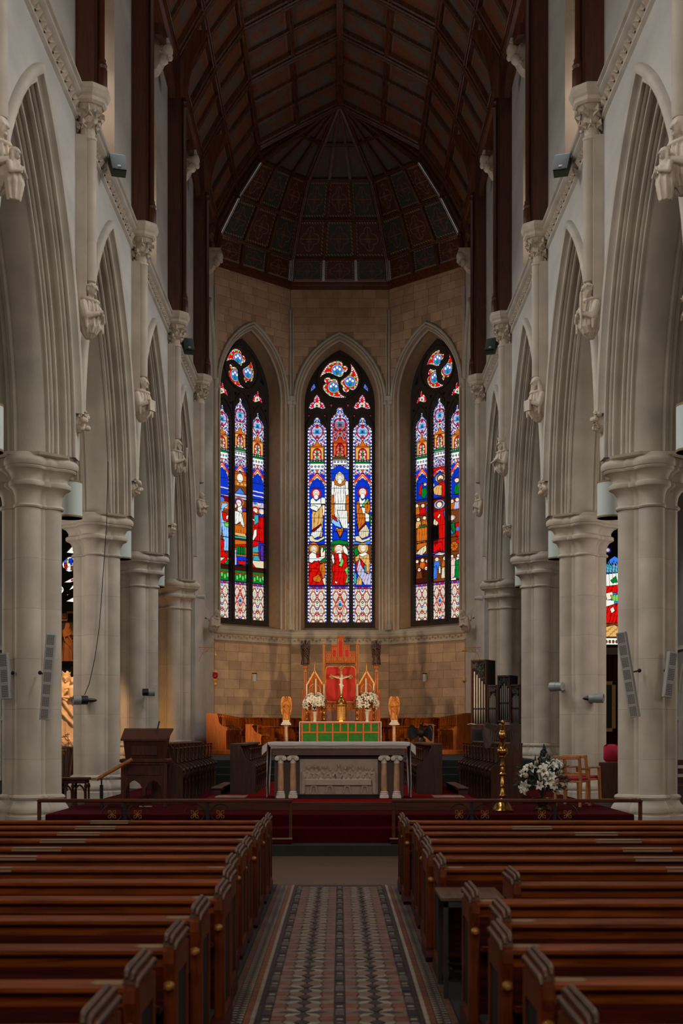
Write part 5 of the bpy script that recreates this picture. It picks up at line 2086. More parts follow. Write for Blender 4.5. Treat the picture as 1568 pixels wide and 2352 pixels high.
# ------------------------------------------------------------------ chancel rail
for s in (-1, 1):
    y = 19.93
    x0, x1 = (0.70, 4.46) if s < 0 else (0.77, 4.46)
    t = thing('communion_rail', 'low wooden communion rail with gilded iron flowers, %s of the gateway' % SIDE[s], 'rail', (0, y, 0.18))
    MB().cbox(min(s * x0, s * x1), max(s * x0, s * x1), -0.06, 0.06, 0.605, 0.655, 0.012).build('top_bar', 'wood_rail', t)
    for x in (x0, x1 - 0.05):
        MB().cbox(min(s * x, s * (x + 0.05)), max(s * x, s * (x + 0.05)), -0.03, 0.03, 0.0, 0.61, 0.006).build('post', 'wood_rail', t)
    MB().cbox(min(s * x0, s * x1), max(s * x0, s * x1), 0.0, 0.02, 0.02, 0.06, 0.004).build('bottom_bar', 'wood_rail', t)
    for xp in (1.95, 3.17):
        MB().box(s * xp - 0.022, s * xp + 0.022, -0.022, 0.022, 0.0, 0.61).build('iron_post', 'iron', t)
        for d in (-1, 1):
            cx = s * xp + d * 0.19
            sc = MB()
            pts = []
            for q in range(26):
                a = q / 25 * 2.3 * pi
                r = 0.17 - 0.11 * q / 25
                pts.append((cx - d * 0.02 + d * r * cos(a), 0, 0.43 + r * sin(a)))
            sc.tube(pts, 0.007, 6)
            sc.tube([(cx - d * 0.19, 0, 0.25), (cx, 0, 0.2), (cx + d * 0.1, 0, 0.1)], 0.007, 6)
            sc.build('iron_scroll', 'iron', t, smooth=50)
            fm = MB()
            for q in range(4):
                a = q * pi / 2 + pi / 4
                px, pz = cx + 0.05 * cos(a), 0.43 + 0.05 * sin(a)
                fm.tube([(cx, -0.015, 0.43), (px + 0.022 * sin(a), -0.02, pz - 0.022 * cos(a)), (px + 0.028 * cos(a), -0.02, pz + 0.028 * sin(a)), (px - 0.022 * sin(a), -0.02, pz + 0.022 * cos(a)), (cx, -0.015, 0.43)], 0.0065, 5)
            fm.build('gilt_flower', 'old_gold', t)
    # kneeling cushion at the rail
    k = thing('kneeling_cushion', 'dark red padded kneeler at the foot of the rail, %s of the gateway' % SIDE[s], 'cushion', (s * ((x0 + 1.55) / 2), 19.82, 0.18))
    MB().cbox(-0.42, 0.42, -0.09, 0.07, 0.0, 0.07, 0.02).build('pad', 'carpet_dark', k)
    MB().cbox(-0.43, 0.43, -0.095, 0.075, 0.07, 0.085, 0.005).build('top_cover', 'tile_tan', k)
# ------------------------------------------------------------------ carved figures
def remesh(mb, voxel, smooth=2, name='carving', disp=0.0):
    me = mb.mesh('tmp', fix=True)
    o = bpy.data.objects.new('tmp', me)
    COL.objects.link(o)
    m = o.modifiers.new('r', 'REMESH')
    m.mode = 'VOXEL'
    m.voxel_size = voxel
    if smooth:
        q = o.modifiers.new('s', 'SMOOTH')
        q.factor = 0.5
        q.iterations = smooth
    dg = bpy.context.evaluated_depsgraph_get()
    out = bpy.data.meshes.new_from_object(o.evaluated_get(dg))
    bpy.data.objects.remove(o)
    bpy.data.meshes.remove(me)
    out.name = name
    out.polygons.foreach_set('use_smooth', [True] * len(out.polygons))
    return out


def robe(mb, prof, nf=11, amp=0.08, ph=0.0, n=44):
    """draped body: rings (z, rx, ry, cx, cy) with folds that deepen downwards"""
    z0, z1 = prof[0][0], prof[-1][0]
    rings = []
    P2 = []
    for a, b in zip(prof[:-1], prof[1:]):
        for i in range(4):
            P2.append(tuple(a[j] + (b[j] - a[j]) * i / 4 for j in range(5)))
    P2.append(prof[-1])
    for z, rx, ry, cx, cy in P2:
        w = amp * min(1.0, max(0.15, 1.15 - (z - z0) / (z1 - z0)))
        ring = []
        for j in range(n):
            a = 2 * pi * j / n
            k = 1 + w * sin(nf * a + ph + 2.2 * (z - z0) / (z1 - z0)) + 0.4 * w * sin(2.3 * nf * a + ph * 2)
            ring.append((cx + rx * k * cos(a), cy + ry * k * sin(a), z))
        rings.append(ring)
    return mb.loft(rings, True, True)


def head(mb, c, r, beard=False, hair='short', crown=False, look=0.0):
    """head facing -y: skull, brow, nose, cheeks, ears, chin"""
    x, y, z = c
    mb.ell((x, y + 0.06 * r, z + 0.12 * r), (0.80 * r, 0.95 * r, 0.95 * r), 14, 10)
    mb.ell((x, y - 0.22 * r, z - 0.34 * r), (0.60 * r, 0.66 * r, 0.74 * r), 12, 8)
    mb.cap((x, y - 0.84 * r, z + 0.16 * r), (x, y - 1.14 * r, z - 0.24 * r), 0.13 * r, 0.19 * r, 6)
    mb.cap((x - 0.42 * r, y - 0.74 * r, z + 0.22 * r), (x + 0.42 * r, y - 0.74 * r, z + 0.22 * r), 0.17 * r, 0.17 * r, 6)
    mb.ell((x, y - 0.72 * r, z - 0.86 * r), (0.26 * r, 0.22 * r, 0.2 * r), 8, 6)
    mb.cap((x - 0.2 * r, y - 0.84 * r, z - 0.5 * r), (x + 0.2 * r, y - 0.84 * r, z - 0.5 * r), 0.09 * r, 0.09 * r, 6)
    for q in (-1, 1):
        mb.ell((x + q * 0.80 * r, y + 0.05 * r, z - 0.05 * r), (0.12 * r, 0.2 * r, 0.3 * r), 8, 6)
        mb.ell((x + q * 0.36 * r, y - 0.66 * r, z + 0.02 * r), (0.17 * r, 0.12 * r, 0.1 * r), 8, 6)
    mb.cap((x, y + 0.1 * r, z - 0.5 * r), (x, y + 0.15 * r, z - 1.5 * r), 0.45 * r, 0.5 * r)
    if hair == 'short':
        mb.ell((x, y + 0.22 * r, z + 0.3 * r), (0.92 * r, 0.95 * r, 0.92 * r), 12, 8)
    elif hair == 'ring':
        for i in range(14):
            a = 2 * pi * i / 14
            mb.ell((x + 0.84 * r * cos(a), y + 0.1 * r + 0.92 * r * sin(a), z + 0.42 * r), 0.2 * r, 6, 5)
    elif hair == 'long':
        mb.ell((x, y + 0.3 * r, z + 0.25 * r), (1.0 * r, 0.95 * r, 1.0 * r), 12, 8)
        for q in (-1, 1):
            mb.cap((x + q * 0.8 * r, y + 0.15 * r, z + 0.2 * r), (x + q * 0.9 * r, y + 0.1 * r, z - 1.3 * r), 0.3 * r, 0.35 * r)
    elif hair == 'veil':
        mb.ell((x, y + 0.22 * r, z + 0.28 * r), (1.08 * r, 1.1 * r, 1.06 * r), 12, 8)
        for q in (-1, 1):
            mb.cap((x + q * 0.9 * r, y + 0.12 * r, z + 0.2 * r), (x + q * 1.3 * r, y + 0.2 * r, z - 2.2 * r), 0.32 * r, 0.6 * r)
        mb.cap((x, y + 0.8 * r, z + 0.1 * r), (x, y + 0.9 * r, z - 2.2 * r), 0.5 * r, 0.9 * r)
    if beard:
        mb.cap((x, y - 0.55 * r, z - 0.7 * r), (x, y - 0.62 * r, z - 1.5 * r), 0.48 * r, 0.25 * r)
        for q in (-1, 1):
            mb.cap((x + q * 0.45 * r, y - 0.4 * r, z - 0.5 * r), (x + q * 0.25 * r, y - 0.6 * r, z - 1.3 * r), 0.28 * r, 0.2 * r)
    if crown:
        pts = []
        m = MB()
        rr = []
        for i in range(20):
            a = 2 * pi * i / 20
            rr.append((x + 0.98 * r * cos(a), y + 0.12 * r + 0.98 * r * sin(a)))
        top = [(px + (px - x) * 0.15, py + (py - y) * 0.15, z + (1.75 * r if i % 4 < 2 else 1.4 * r)) for i, (px, py) in enumerate(rr)]
        mb.loft([[(px, py, z + 0.6 * r) for px, py in rr], [(px, py, z + 0.8 * r) for px, py in rr], top, [(px * 0.9 + x * 0.1, py * 0.9 + y * 0.1, pz) for px, py, pz in top], [(px * 0.85 + x * 0.15, py * 0.85 + y * 0.15, z + 0.7 * r) for px, py in rr]], True, True)
    return mb


def hand(mb, wrist, d, r):
    """palm with four fingers and a thumb, pointing along d"""
    w, d = Vector(wrist), Vector(d).normalized()
    sd = d.cross(Vector((0, 1, 0)))
    if sd.length < 0.1:
        sd = d.cross(Vector((1, 0, 0)))
    sd.normalize()
    mb.cap(w, w + d * 2.2 * r, r * 0.8, r * 1.0, 6)
    for i, L in enumerate((1.7, 2.1, 2.0, 1.6)):
        o = sd * (i - 1.5) * 0.55 * r
        mb.cap(w + d * 2.2 * r + o, w + d * (2.2 + L) * r + o, 0.32 * r, 0.26 * r, 5)
    mb.cap(w + d * 0.9 * r + sd * 0.8 * r, w + d * 2.0 * r + sd * 1.7 * r, 0.34 * r, 0.28 * r, 5)


def standing(mb, h=1.0, arms='pray', hair='short', beard=False, crown=False, wings=False, ph=0.0, child=False, book=False):
    S = h
    robe(mb, [(0.0, .175 * S, .13 * S, 0, 0), (.03 * S, .17 * S, .13 * S, 0, 0), (.25 * S, .15 * S, .115 * S, 0.008 * S, 0), (.48 * S, .128 * S, .1 * S, 0.012 * S, 0), (.62 * S, .112 * S, .085 * S, 0.005 * S, 0), (.74 * S, .128 * S, .09 * S, 0, 0), (.80 * S, .135 * S, .082 * S, 0, 0.005 * S), (.835 * S, .10 * S, .07 * S, 0, 0.01 * S), (.86 * S, .05 * S, .05 * S, 0, 0.01 * S)], 9, 0.11, ph)
    # mantle falling across the body
    mb.tube([(-.125 * S, -.02 * S, .8 * S), (-.06 * S, -.105 * S, .66 * S), (.04 * S, -.125 * S, .5 * S), (.13 * S, -.11 * S, .36 * S)], [.03 * S, .032 * S, .03 * S, .02 * S], 7)
    mb.tube([(-.14 * S, -.03 * S, .55 * S), (-.04 * S, -.13 * S, .42 * S), (.07 * S, -.135 * S, .3 * S), (.15 * S, -.09 * S, .2 * S)], [.02 * S, .026 * S, .024 * S, .018 * S], 7)
    head(mb, (0, -.015 * S, .93 * S), .064 * S, beard, hair, crown)
    for q in (-1, 1):
        sh = Vector((q * .125 * S, 0.0, .785 * S))
        if arms == 'pray':
            el, wr, hd = Vector((q * .155 * S, -.06 * S, .65 * S)), Vector((q * .03 * S, -.15 * S, .70 * S)), (-.1 * q, -0.35, 1)
        elif arms == 'cross':
            el, wr, hd = Vector((q * .155 * S, -.06 * S, .65 * S)), Vector((-q * .03 * S, -.13 * S, .71 * S)), (-q, -0.1, 0.35)
        elif arms == 'hold':
            el, wr, hd = Vector((q * .16 * S, -.05 * S, .64 * S)), Vector((q * .06 * S, -.15 * S, .64 * S)), (-q * 0.8, -0.3, 0.1)
        else:
            el, wr, hd = Vector((q * .17 * S, -.02 * S, .62 * S)), Vector((q * .15 * S, -.12 * S, .54 * S)), (0, -0.8, -0.5)
        mb.cap(sh, el, .045 * S, .042 * S)
        mb.cap(el, wr, .044 * S, .026 * S)
        mb.cap(el, el + Vector((0, -.02 * S, -.13 * S)), .03 * S, .018 * S)
        hand(mb, wr, hd, .017 * S)
    for q in (-1, 1):
        mb.ell((q * .06 * S, -.14 * S, .018 * S), (.035 * S, .06 * S, .022 * S), 8, 5)
    if book:
        mb.box(-.07 * S, .07 * S, -.2 * S, -.165 * S, .58 * S, .72 * S)
    if wings:
        for q in (-1, 1):
            out = [(0.03, .84), (.10, .96), (.16, .985), (.19, .93), (.2, .75), (.185, .5), (.155, .28), (.11, .14), (.09, .3), (.07, .55), (.04, .72)]
            mb.loft([[(q * x * S, (.085 + dy - .25 * (x - .1) ** 2) * S, z * S) for x, z in out] for dy in (0.0, .045)], True, True)
            for i in range(6):
                z = .85 - i * .1
                mb.cap((q * .06 * S, .08 * S, (z) * S), (q * (.185 - i * .008) * S, .075 * S, (z - .16) * S), .014 * S, .011 * S, 5)
    return mb


def bust(mb, S=1.0, hair='short', beard=False, crown=False, item='book', ph=0.0):
    """half figure growing out of the wall; front -y, origin at its lower tip, height S"""
    robe(mb, [(0.0, .05 * S, .05 * S, 0, .02 * S), (.08 * S, .13 * S, .1 * S, 0, 0), (.2 * S, .2 * S, .16 * S, 0, -.02 * S), (.4 * S, .2 * S, .17 * S, 0, -.01 * S), (.55 * S, .22 * S, .16 * S, 0, 0), (.64 * S, .21 * S, .14 * S, 0, .01 * S), (.7 * S, .12 * S, .1 * S, 0, .02 * S), (.75 * S, .07 * S, .07 * S, 0, .0)], 9, 0.17, ph)
    for i in range(5):
        a_ = -pi / 2 + (i - 2) * 0.42
        mb.tube([(.19 * S * cos(a_), .15 * S * sin(a_), .62 * S), (.23 * S * cos(a_), .2 * S * sin(a_), .36 * S), (.12 * S * cos(a_ + .1), .11 * S * sin(a_ + .1), .08 * S)], [.02 * S, .028 * S, .016 * S], 6)
    mb.tube([(.16 * S * cos(g * pi / 8), -.02 * S + .13 * S * sin(g * pi / 8), (.68 + .03 * sin(g * pi / 8)) * S) for g in range(16)], .035 * S, 6, closed=True)
    head(mb, (0, -.05 * S, .87 * S), .118 * S, beard, hair, crown)
    for q in (-1, 1):
        sh, el, wr = Vector((q * .2 * S, -.02 * S, .58 * S)), Vector((q * .22 * S, -.1 * S, .34 * S)), Vector((q * .07 * S, -.24 * S, .40 * S))
        mb.cap(sh, el, .075 * S, .07 * S)
        mb.cap(el, wr, .07 * S, .042 * S)
        mb.cap(el, el + Vector((0, -.02 * S, -.2 * S)), .05 * S, .025 * S)
        hand(mb, wr, (-q * 0.6, -0.4, 0.4), .028 * S)
    if item == 'book':
        mb.box(-.1 * S, .1 * S, -.3 * S, -.25 * S, .22 * S, .46 * S)
    elif item == 'staff':
        mb.cap((.09 * S, -.28 * S, .12 * S), (.09 * S, -.28 * S, .75 * S), .022 * S, .03 * S)
    elif item == 'scroll':
        mb.cap((-.14 * S, -.28 * S, .36 * S), (.14 * S, -.28 * S, .44 * S), .035 * S, .035 * S)
    return mb


BUSTS = {(-1, 0): ('veil', False, False, 'none', 'hooded'), (-1, 1): ('ring', False, False, 'none', 'tonsured'), (-1, 2): ('short', False, False, 'book', 'short-haired'), (-1, 3): ('long', True, False, 'staff', 'bearded'), (-1, 4): ('short', False, False, 'scroll', 'small'),
         (1, 0): ('veil', False, False, 'none', 'veiled'), (1, 1): ('ring', True, False, 'staff', 'bearded tonsured'), (1, 2): ('veil', True, False, 'book', 'hooded bearded'), (1, 3): ('long', True, True, 'scroll', 'crowned bearded'), (1, 4): ('veil', False, False, 'none', 'small veiled')}
for (s, k), (hair, beard, crown, item, word) in BUSTS.items():
    mb = MB()
    S = 0.95 if k < 4 else 0.75
    bust(mb, S, hair, beard, crown, item, ph=k * 1.3 + s)
    if k == 0:
        robe(mb, [(-0.12, .08, .07, 0, -.26), (0.1, .12, .1, 0, -.27), (.3, .1, .09, 0, -.26), (.38, .05, .05, 0, -.26)], 8, 0.2)
        for q in (-1, 1):
            mb.cap((q * .1, -.27, .32), (q * .13, -.33, .2), .04, .035)
            mb.cap((q * .13, -.33, .2), (q * .03, -.4, .22), .035, .022)
            hand(mb, (q * .03, -.4, .22), (-q * .3, -.2, .6), .016)
        head(mb, (0, -0.29, 0.46), 0.07, False, 'long')
    me = remesh(mb, 0.0095, 1)
    me.materials.append(M['stone_carved'])
    o = link('corbel_bust', me, None, WALLS[s], (s * 4.24, PY(k) - 0.05, 8.48 if k < 4 else 8.4))
    o.rotation_euler = (0, 0, -s * (pi / 2 - 0.5))
    o['label'] = '%s stone saint carved as a corbel bust' % word
for s in (-1, 1):
    mb = MB()
    bust(mb, 0.78, 'long', True, False, 'scroll', ph=s)
    me = remesh(mb, 0.016, 1)
    me.materials.append(M['stone_carved'])
    o = link('crouching_figure', me, None, bpy.data.objects['trim_apse_' + SIDE[s]], (s * 4.2, 44.1, 5.1))
    o.rotation_euler = (0.35, 0, -s * (pi / 2 - 0.6))
# ------------------------------------------------------------------ nave altar
t = thing('nave_altar', 'stone table altar with carved supper relief and paired ionic columns', 'altar', (-0.015, 22.5, 0.72))
MB().box(-1.08, 1.08, 0.12, 0.85, 0.0, 0.76).build('core', 'stone_altar', t)
MB().cbox(-1.12, 1.12, 0.02, 0.9, 0.715, 0.83, 0.008).build('fascia', 'stone_altar', t)
m = MB()
m.cbox(-1.16, 1.16, -0.03, 0.95, 0.86, 0.925, 0.01)
m.cbox(-1.13, 1.13, -0.01, 0.92, 0.828, 0.862, 0.006)
m.build('table_slab', 'marble_white', t)
m = MB()
for i in range(64):
    m.ell((-1.09 + i * 2.18 / 63, -0.014, 0.846), 0.0125, 8, 5)
m.build('bead_course', 'marble_white', t, smooth=50, kind='stuff')
MB().box(-0.7, 0.7, 0.1, 0.12, 0.66, 0.715).box(-0.7, 0.7, 0.1, 0.12, 0.0, 0.055).build('panel_surround', 'slate_dark', t)
for x in (-0.97, -0.765, 0.755, 0.965):
    c = thing('x', '', '', (x, 0.045, 0))
    c.name = 'ionic_column'
    del c['label'], c['category']
    c.parent = t
    MB().cbox(-0.075, 0.075, -0.075, 0.075, 0.0, 0.05, 0.006).lathe([(0.07, 0.05), (0.074, 0.07), (0.06, 0.085), (0.066, 0.105), (0.052, 0.12)], 16).build('column_base', 'marble_white', c, smooth=40)
    MB().lathe([(0.05, 0.115), (0.052, 0.2), (0.05, 0.4), (0.044, 0.59)], 16).build('shaft', 'marble_column', c, smooth=40)
    m = MB()
    m.lathe([(0.05, 0.585), (0.05, 0.6), (0.045, 0.61), (0.047, 0.65), (0.055, 0.665)], 16)
    m.cbox(-0.07, 0.07, -0.06, 0.06, 0.692, 0.716, 0.004)
    for q in (-1, 1):
        m.lathe([(0.0, -0.062), (0.038, -0.06), (0.032, -0.05), (0.032, 0.05), (0.038, 0.06), (0.0, 0.062)], 14, (q * 0.062, 0.668), 'y')
        m.lathe([(0.0, -0.072), (0.014, -0.07), (0.014, -0.06)], 10, (q * 0.062, 0.668), 'y')
    m.box(-0.062, 0.062, -0.052, 0.052, 0.672, 0.695)
    m.build('capital', 'marble_white', c, smooth=40)
# the relief: a row of figures seated behind a long table
m = MB()
m.cbox(-0.655, 0.655, 0.08, 0.12, 0.06, 0.655, 0.008)
m.build('relief_slab', 'stone_relief', t)
m = MB()
rr = random.Random(5)
xs = [-0.53, -0.45, -0.37, -0.28, -0.20, -0.11, 0.0, 0.1, 0.18, 0.27, 0.36, 0.45, 0.54]
for i, x in enumerate(xs):
    zz = 0.50 + rr.uniform(-0.03, 0.025) + (0.01 if i == 6 else 0)
    lean = rr.uniform(-0.03, 0.03) if i != 6 else 0
    m.ell((x, 0.075, 0.39), (0.05, 0.035, 0.11), 10, 8)
    m.cap((x, 0.07, 0.44), (x + lean, 0.065, zz - 0.02), 0.042, 0.02)
    m.ell((x + lean, 0.055, zz), (0.026, 0.03, 0.034), 10, 8)
    m.ell((x + lean, 0.066, zz + 0.01), (0.031, 0.03, 0.035), 10, 8)
    m.cap((x + lean - 0.004, 0.026, zz + 0.006), (x + lean - 0.004, 0.022, zz - 0.008), 0.005, 0.006, 5)
    m.cap((x - 0.045, 0.06, 0.43), (x - 0.05 + rr.uniform(-.03, .03), 0.03, 0.345), 0.02, 0.012)
    m.cap((x + 0.045, 0.06, 0.43), (x + 0.05 + rr.uniform(-.05, .05), 0.03, 0.36 + rr.uniform(0, .06)), 0.02, 0.012)
    for k in range(3):
        m.cap((x - 0.03 + 0.03 * k, 0.05, 0.43), (x - 0.035 + 0.035 * k, 0.045, 0.31), 0.008, 0.010, 5)
for q in (-1, 1):
    m.cap((q * 0.585, 0.07, 0.42), (q * 0.59, 0.07, 0.1), 0.04, 0.035)
    m.cap((q * 0.57, 0.06, 0.3), (q * 0.6, 0.055, 0.08), 0.02, 0.025)
m.box(-0.56, 0.54, 0.02, 0.09, 0.215, 0.315)
for i in range(16):
    m.ell((-0.5 + i * 0.066, 0.045, 0.322), (0.018, 0.02, 0.012), 8, 5)
for x in (-0.42, -0.15, 0.14, 0.43):
    m.bar((x - 0.03, 0.06, 0.215), (x - 0.06, 0.06, 0.085), 0.03, 0.025)
    m.bar((x + 0.03, 0.06, 0.215), (x + 0.06, 0.06, 0.085), 0.03, 0.025)
    m.bar((x - 0.05, 0.06, 0.2), (x + 0.05, 0.06, 0.2), 0.03, 0.025)
me = remesh(m, 0.0065, 1, 'relief_figures')
me.materials.append(M['stone_relief'])
link('relief_figures', me, None, t)
# altar cloth
c = thing('altar_cloth', 'white linen cloth over the nave altar, hanging at both ends', 'cloth', (-0.015, 22.5, 0.72))
m = MB()
pts = []
for j in range(7):
    yy = -0.045 + (0.99) * j / 6
    row = []
    for x, z in ((-1.215, 0.02), (-1.21, 0.3), (-1.2, 0.6), (-1.19, 0.9), (-1.175, 0.938), (-1.1, 0.942), (0, 0.942), (1.1, 0.942), (1.175, 0.938), (1.19, 0.9), (1.2, 0.6), (1.21, 0.3), (1.215, 0.02)):
        w = 0.016 * sin(j * 2.1 + z * 3) if z < 0.9 else 0
        row.append((x + (w if x < 0 else -w) - (0.0), yy, z))
    pts.append(row)
m.loft(pts, closed=False)
m.loft([[(x, y + 0.0, z - (0.006 if z > 0.9 else 0)) if z > 0.9 else (x * 0.994, y, z) for x, y, z in row] for row in pts], closed=False)
fr = [[(x, -0.045, 0.94), (x, -0.052, 0.925), (x, -0.05, 0.885 + 0.006 * sin(x * 9))] for x in [-1.18 + i * 2.36 / 30 for i in range(31)]]
m.loft(fr, closed=False)
for q in (-1, 1):
    m.add([(q * 1.19, -0.05, 0.935), (q * 1.275, -0.075, 0.87), (q * 1.28, -0.07, 0.72), (q * 1.2, -0.05, 0.80)], [(0, 1, 2, 3)])
    m.add([(q * 1.19, -0.05, 0.935), (q * 1.275, -0.075, 0.87), (q * 1.27, 0.1, 0.86), (q * 1.19, 0.1, 0.93)], [(0, 1, 2, 3)])
m.build('linen', 'cloth_white', c, smooth=60)

# ------------------------------------------------------------------ high altar
HY = 44.7
t = thing('high_altar', 'high altar with green frontal banded in orange', 'altar', (0.02, HY, 1.19))
MB().box(-1.3, 1.3, 0.02, 0.75, 0.0, 0.98).build('altar_block', 'marble_white', t)
m = MB()
nx = 40
fr = []
for j in range(5):
    z = 0.99 - 0.98 * j / 4
    fr.append([(-1.28 + 2.56 * i / nx, 0.0 - 0.006 * sin(i * 0.9 + j * 0.4) - 0.01, z) for i in range(nx + 1)])
m.loft(fr, closed=False)
m.build('green_frontal', 'cloth_green', t, smooth=60)
m = MB()
for i in range(11):
    x = -1.27 + 2.54 * i / 10
    z0 = 0.01 if i % 2 == 0 else 0.66
    m.box(x - 0.025, x + 0.025, -0.028, -0.018, z0, 0.985)
m.build('orange_bands', 'cloth_orange', t)
m = MB()
m.box(-1.29, 1.29, -0.03, -0.019, 0.95, 0.985)
m.box(-1.29, 1.29, -0.031, -0.019, 0.63, 0.675)
m.build('orange_orphrey', 'cloth_orange', t)
m = MB()
m.cbox(-1.36, 1.36, -0.035, 0.78, 0.985, 1.012, 0.006)
for q in (-1, 1):
    m.box(min(q * 1.33, q * 1.36), max(q * 1.33, q * 1.36), -0.03, 0.7, 0.1, 1.0)
m.build('white_cover', 'cloth_white', t)
ZT = 1.19 + 1.012

# tabernacle with crucifix
t = thing('tabernacle', 'round gilded tabernacle standing in the middle of the high altar', 'tabernacle', (0.05, HY + 0.28, ZT))
m = MB()
m.lathe([(0.20, 0.0), (0.20, 0.04), (0.185, 0.05), (0.18, 0.5), (0.19, 0.52), (0.195, 0.55), (0.17, 0.58)], 24)
m.build('drum', 'gold', t, smooth=40)
m = MB()
m.lathe([(0.175, 0.57), (0.17, 0.66), (0.145, 0.74), (0.09, 0.8), (0.05, 0.82), (0.05, 0.86)], 24)
m.build('dome', 'brass', t, smooth=40)
for q in (-1, 1):
    m = MB()
    for i in range(8):
        a0, a1 = -pi / 2 + q * 0.06, -pi / 2 + q * 0.75
        z0 = 0.06 + i * 0.055
        rr_ = [(0.192 * cos(a0 + (a1 - a0) * j / 4), 0.192 * sin(a0 + (a1 - a0) * j / 4)) for j in range(5)]
        m.loft([[(x, y, z0) for x, y in rr_], [(x * 1.02, y * 1.02, z0 + 0.022) for x, y in rr_], [(x, y, z0 + 0.045) for x, y in rr_]], closed=False)
    m.build('tabernacle_door', 'gilt_paint', t)
t = thing('crucifix', 'gilded crucifix with ivory corpus rising above the tabernacle', 'crucifix', (0.05, HY + 0.26, ZT + 0.862))
m = MB()
m.cbox(-0.04, 0.04, -0.012, 0.03, 0.0, 0.9, 0.006)
m.cbox(-0.31, 0.31, -0.012, 0.03, 0.59, 0.67, 0.006)
for x, z in ((-0.31, 0.63), (0.31, 0.63), (0.0, 0.93)):
    for k, (dx, dz) in enumerate(((0, 0), (0.045, 0), (-0.045, 0), (0, 0.045), (0, -0.045))):
        m.lathe([(0.04, -0.022 - 0.003 * k), (0.05, -0.016 - 0.003 * k), (0.05, 0.032 + 0.002 * k)], 14, (x + dx, z + dz), 'y')
m.lathe([(0.06, 0.0), (0.05, 0.03), (0.03, 0.07)], 12)
m.build('cross', 'old_gold', t, smooth=40)
m = MB()
m.cap((0, -0.05, 0.52), (0, -0.05, 0.40), 0.052, 0.042)
m.ell((0, -0.055, 0.56), (0.062, 0.04, 0.05))
m.cap((0, -0.055, 0.36), (0, -0.055, 0.38), 0.05, 0.045)
m.cap((-0.025, -0.06, 0.36), (-0.02, -0.085, 0.23), 0.034, 0.026)
m.cap((0.025, -0.06, 0.36), (0.022, -0.085, 0.23), 0.034, 0.026)
m.cap((-0.02, -0.085, 0.23), (-0.008, -0.05, 0.09), 0.025, 0.016)
m.cap((0.022, -0.085, 0.23), (0.01, -0.05, 0.09), 0.025, 0.016)
m.cap((0.0, -0.05, 0.09), (0.0, -0.075, 0.045), 0.02, 0.014)
for q in (-1, 1):
    m.cap((q * 0.055, -0.05, 0.575), (q * 0.16, -0.04, 0.60), 0.024, 0.02)
    m.cap((q * 0.16, -0.04, 0.60), (q * 0.26, -0.03, 0.64), 0.02, 0.013)
    hand(m, (q * 0.265, -0.03, 0.642), (q, 0, 0.25), 0.009)
m.cap((0, -0.055, 0.6), (0.01, -0.07, 0.64), 0.022, 0.022)
head(m, (0.015, -0.075, 0.665), 0.035, True, 'long')
m.cap((-0.05, -0.07, 0.37), (0.06, -0.075, 0.33), 0.028, 0.03)
me = remesh(m, 0.007, 1, 'corpus')
me.materials.append(M['ivory'])
link('corpus', me, None, t)

# candlesticks
for i, (px, top) in enumerate(((704, 1570), (725, 1558), (744, 1570), (820, 1570), (840, 1557), (858, 1570))):
    p = at(px, 1657, HY + 0.62)
    th = (1657 - top) * (HY + 0.62) / F_PX
    tall = i in (1, 4)
    o = thing('candlestick', 'tall white candle in a brass candlestick on the high altar, %s' % ['leftmost of six', 'second, behind the left flowers', 'left of the red panel', 'right of the red panel', 'fifth, behind the right flowers', 'rightmost of six'][i], 'candlestick', (p.x, HY + 0.62, ZT), 0, 'candlesticks on the high altar')
    m = MB()
    m.lathe([(0.07, 0.0), (0.075, 0.015), (0.05, 0.04), (0.022, 0.07), (0.02, 0.16), (0.035, 0.2), (0.018, 0.24), (0.016, 0.36), (0.03, 0.4), (0.05, 0.44), (0.052, 0.455), (0.02, 0.46)], 14)
    m.build('stick', 'brass', o, smooth=40)
    MB().lathe([(0.024, 0.455), (0.024, th - 0.02), (0.02, th - 0.01)], 12).build('candle', 'candle', o, smooth=40)
    MB().lathe([(0.003, th - 0.01), (0.003, th + 0.015)], 6).build('wick', 'spot_black', o)


# flowers
def lily_mesh():
    m = MB()
    for i in range(6):
        a = 2 * pi * i / 6
        d = Vector((cos(a), sin(a), 0))
        sd = Vector((-sin(a), cos(a), 0))
        w = (0.012, 0.026, 0.03, 0.02, 0.004)
        r = (0.01, 0.03, 0.06, 0.09, 0.115)
        z = (0.0, 0.04, 0.062, 0.06, 0.035)
        if i % 2:
            z = tuple(q + 0.006 for q in z)
        rows = []
        for k in range(5):
            c = d * r[k] + Vector((0, 0, z[k]))
            rows.append([tuple(c - sd * w[k] + Vector((0, 0, 0.006))), tuple(c - Vector((0, 0, 0.004))), tuple(c + sd * w[k] + Vector((0, 0, 0.006)))])
        m.loft(rows, closed=False)
    return m.mesh('lily', 60)


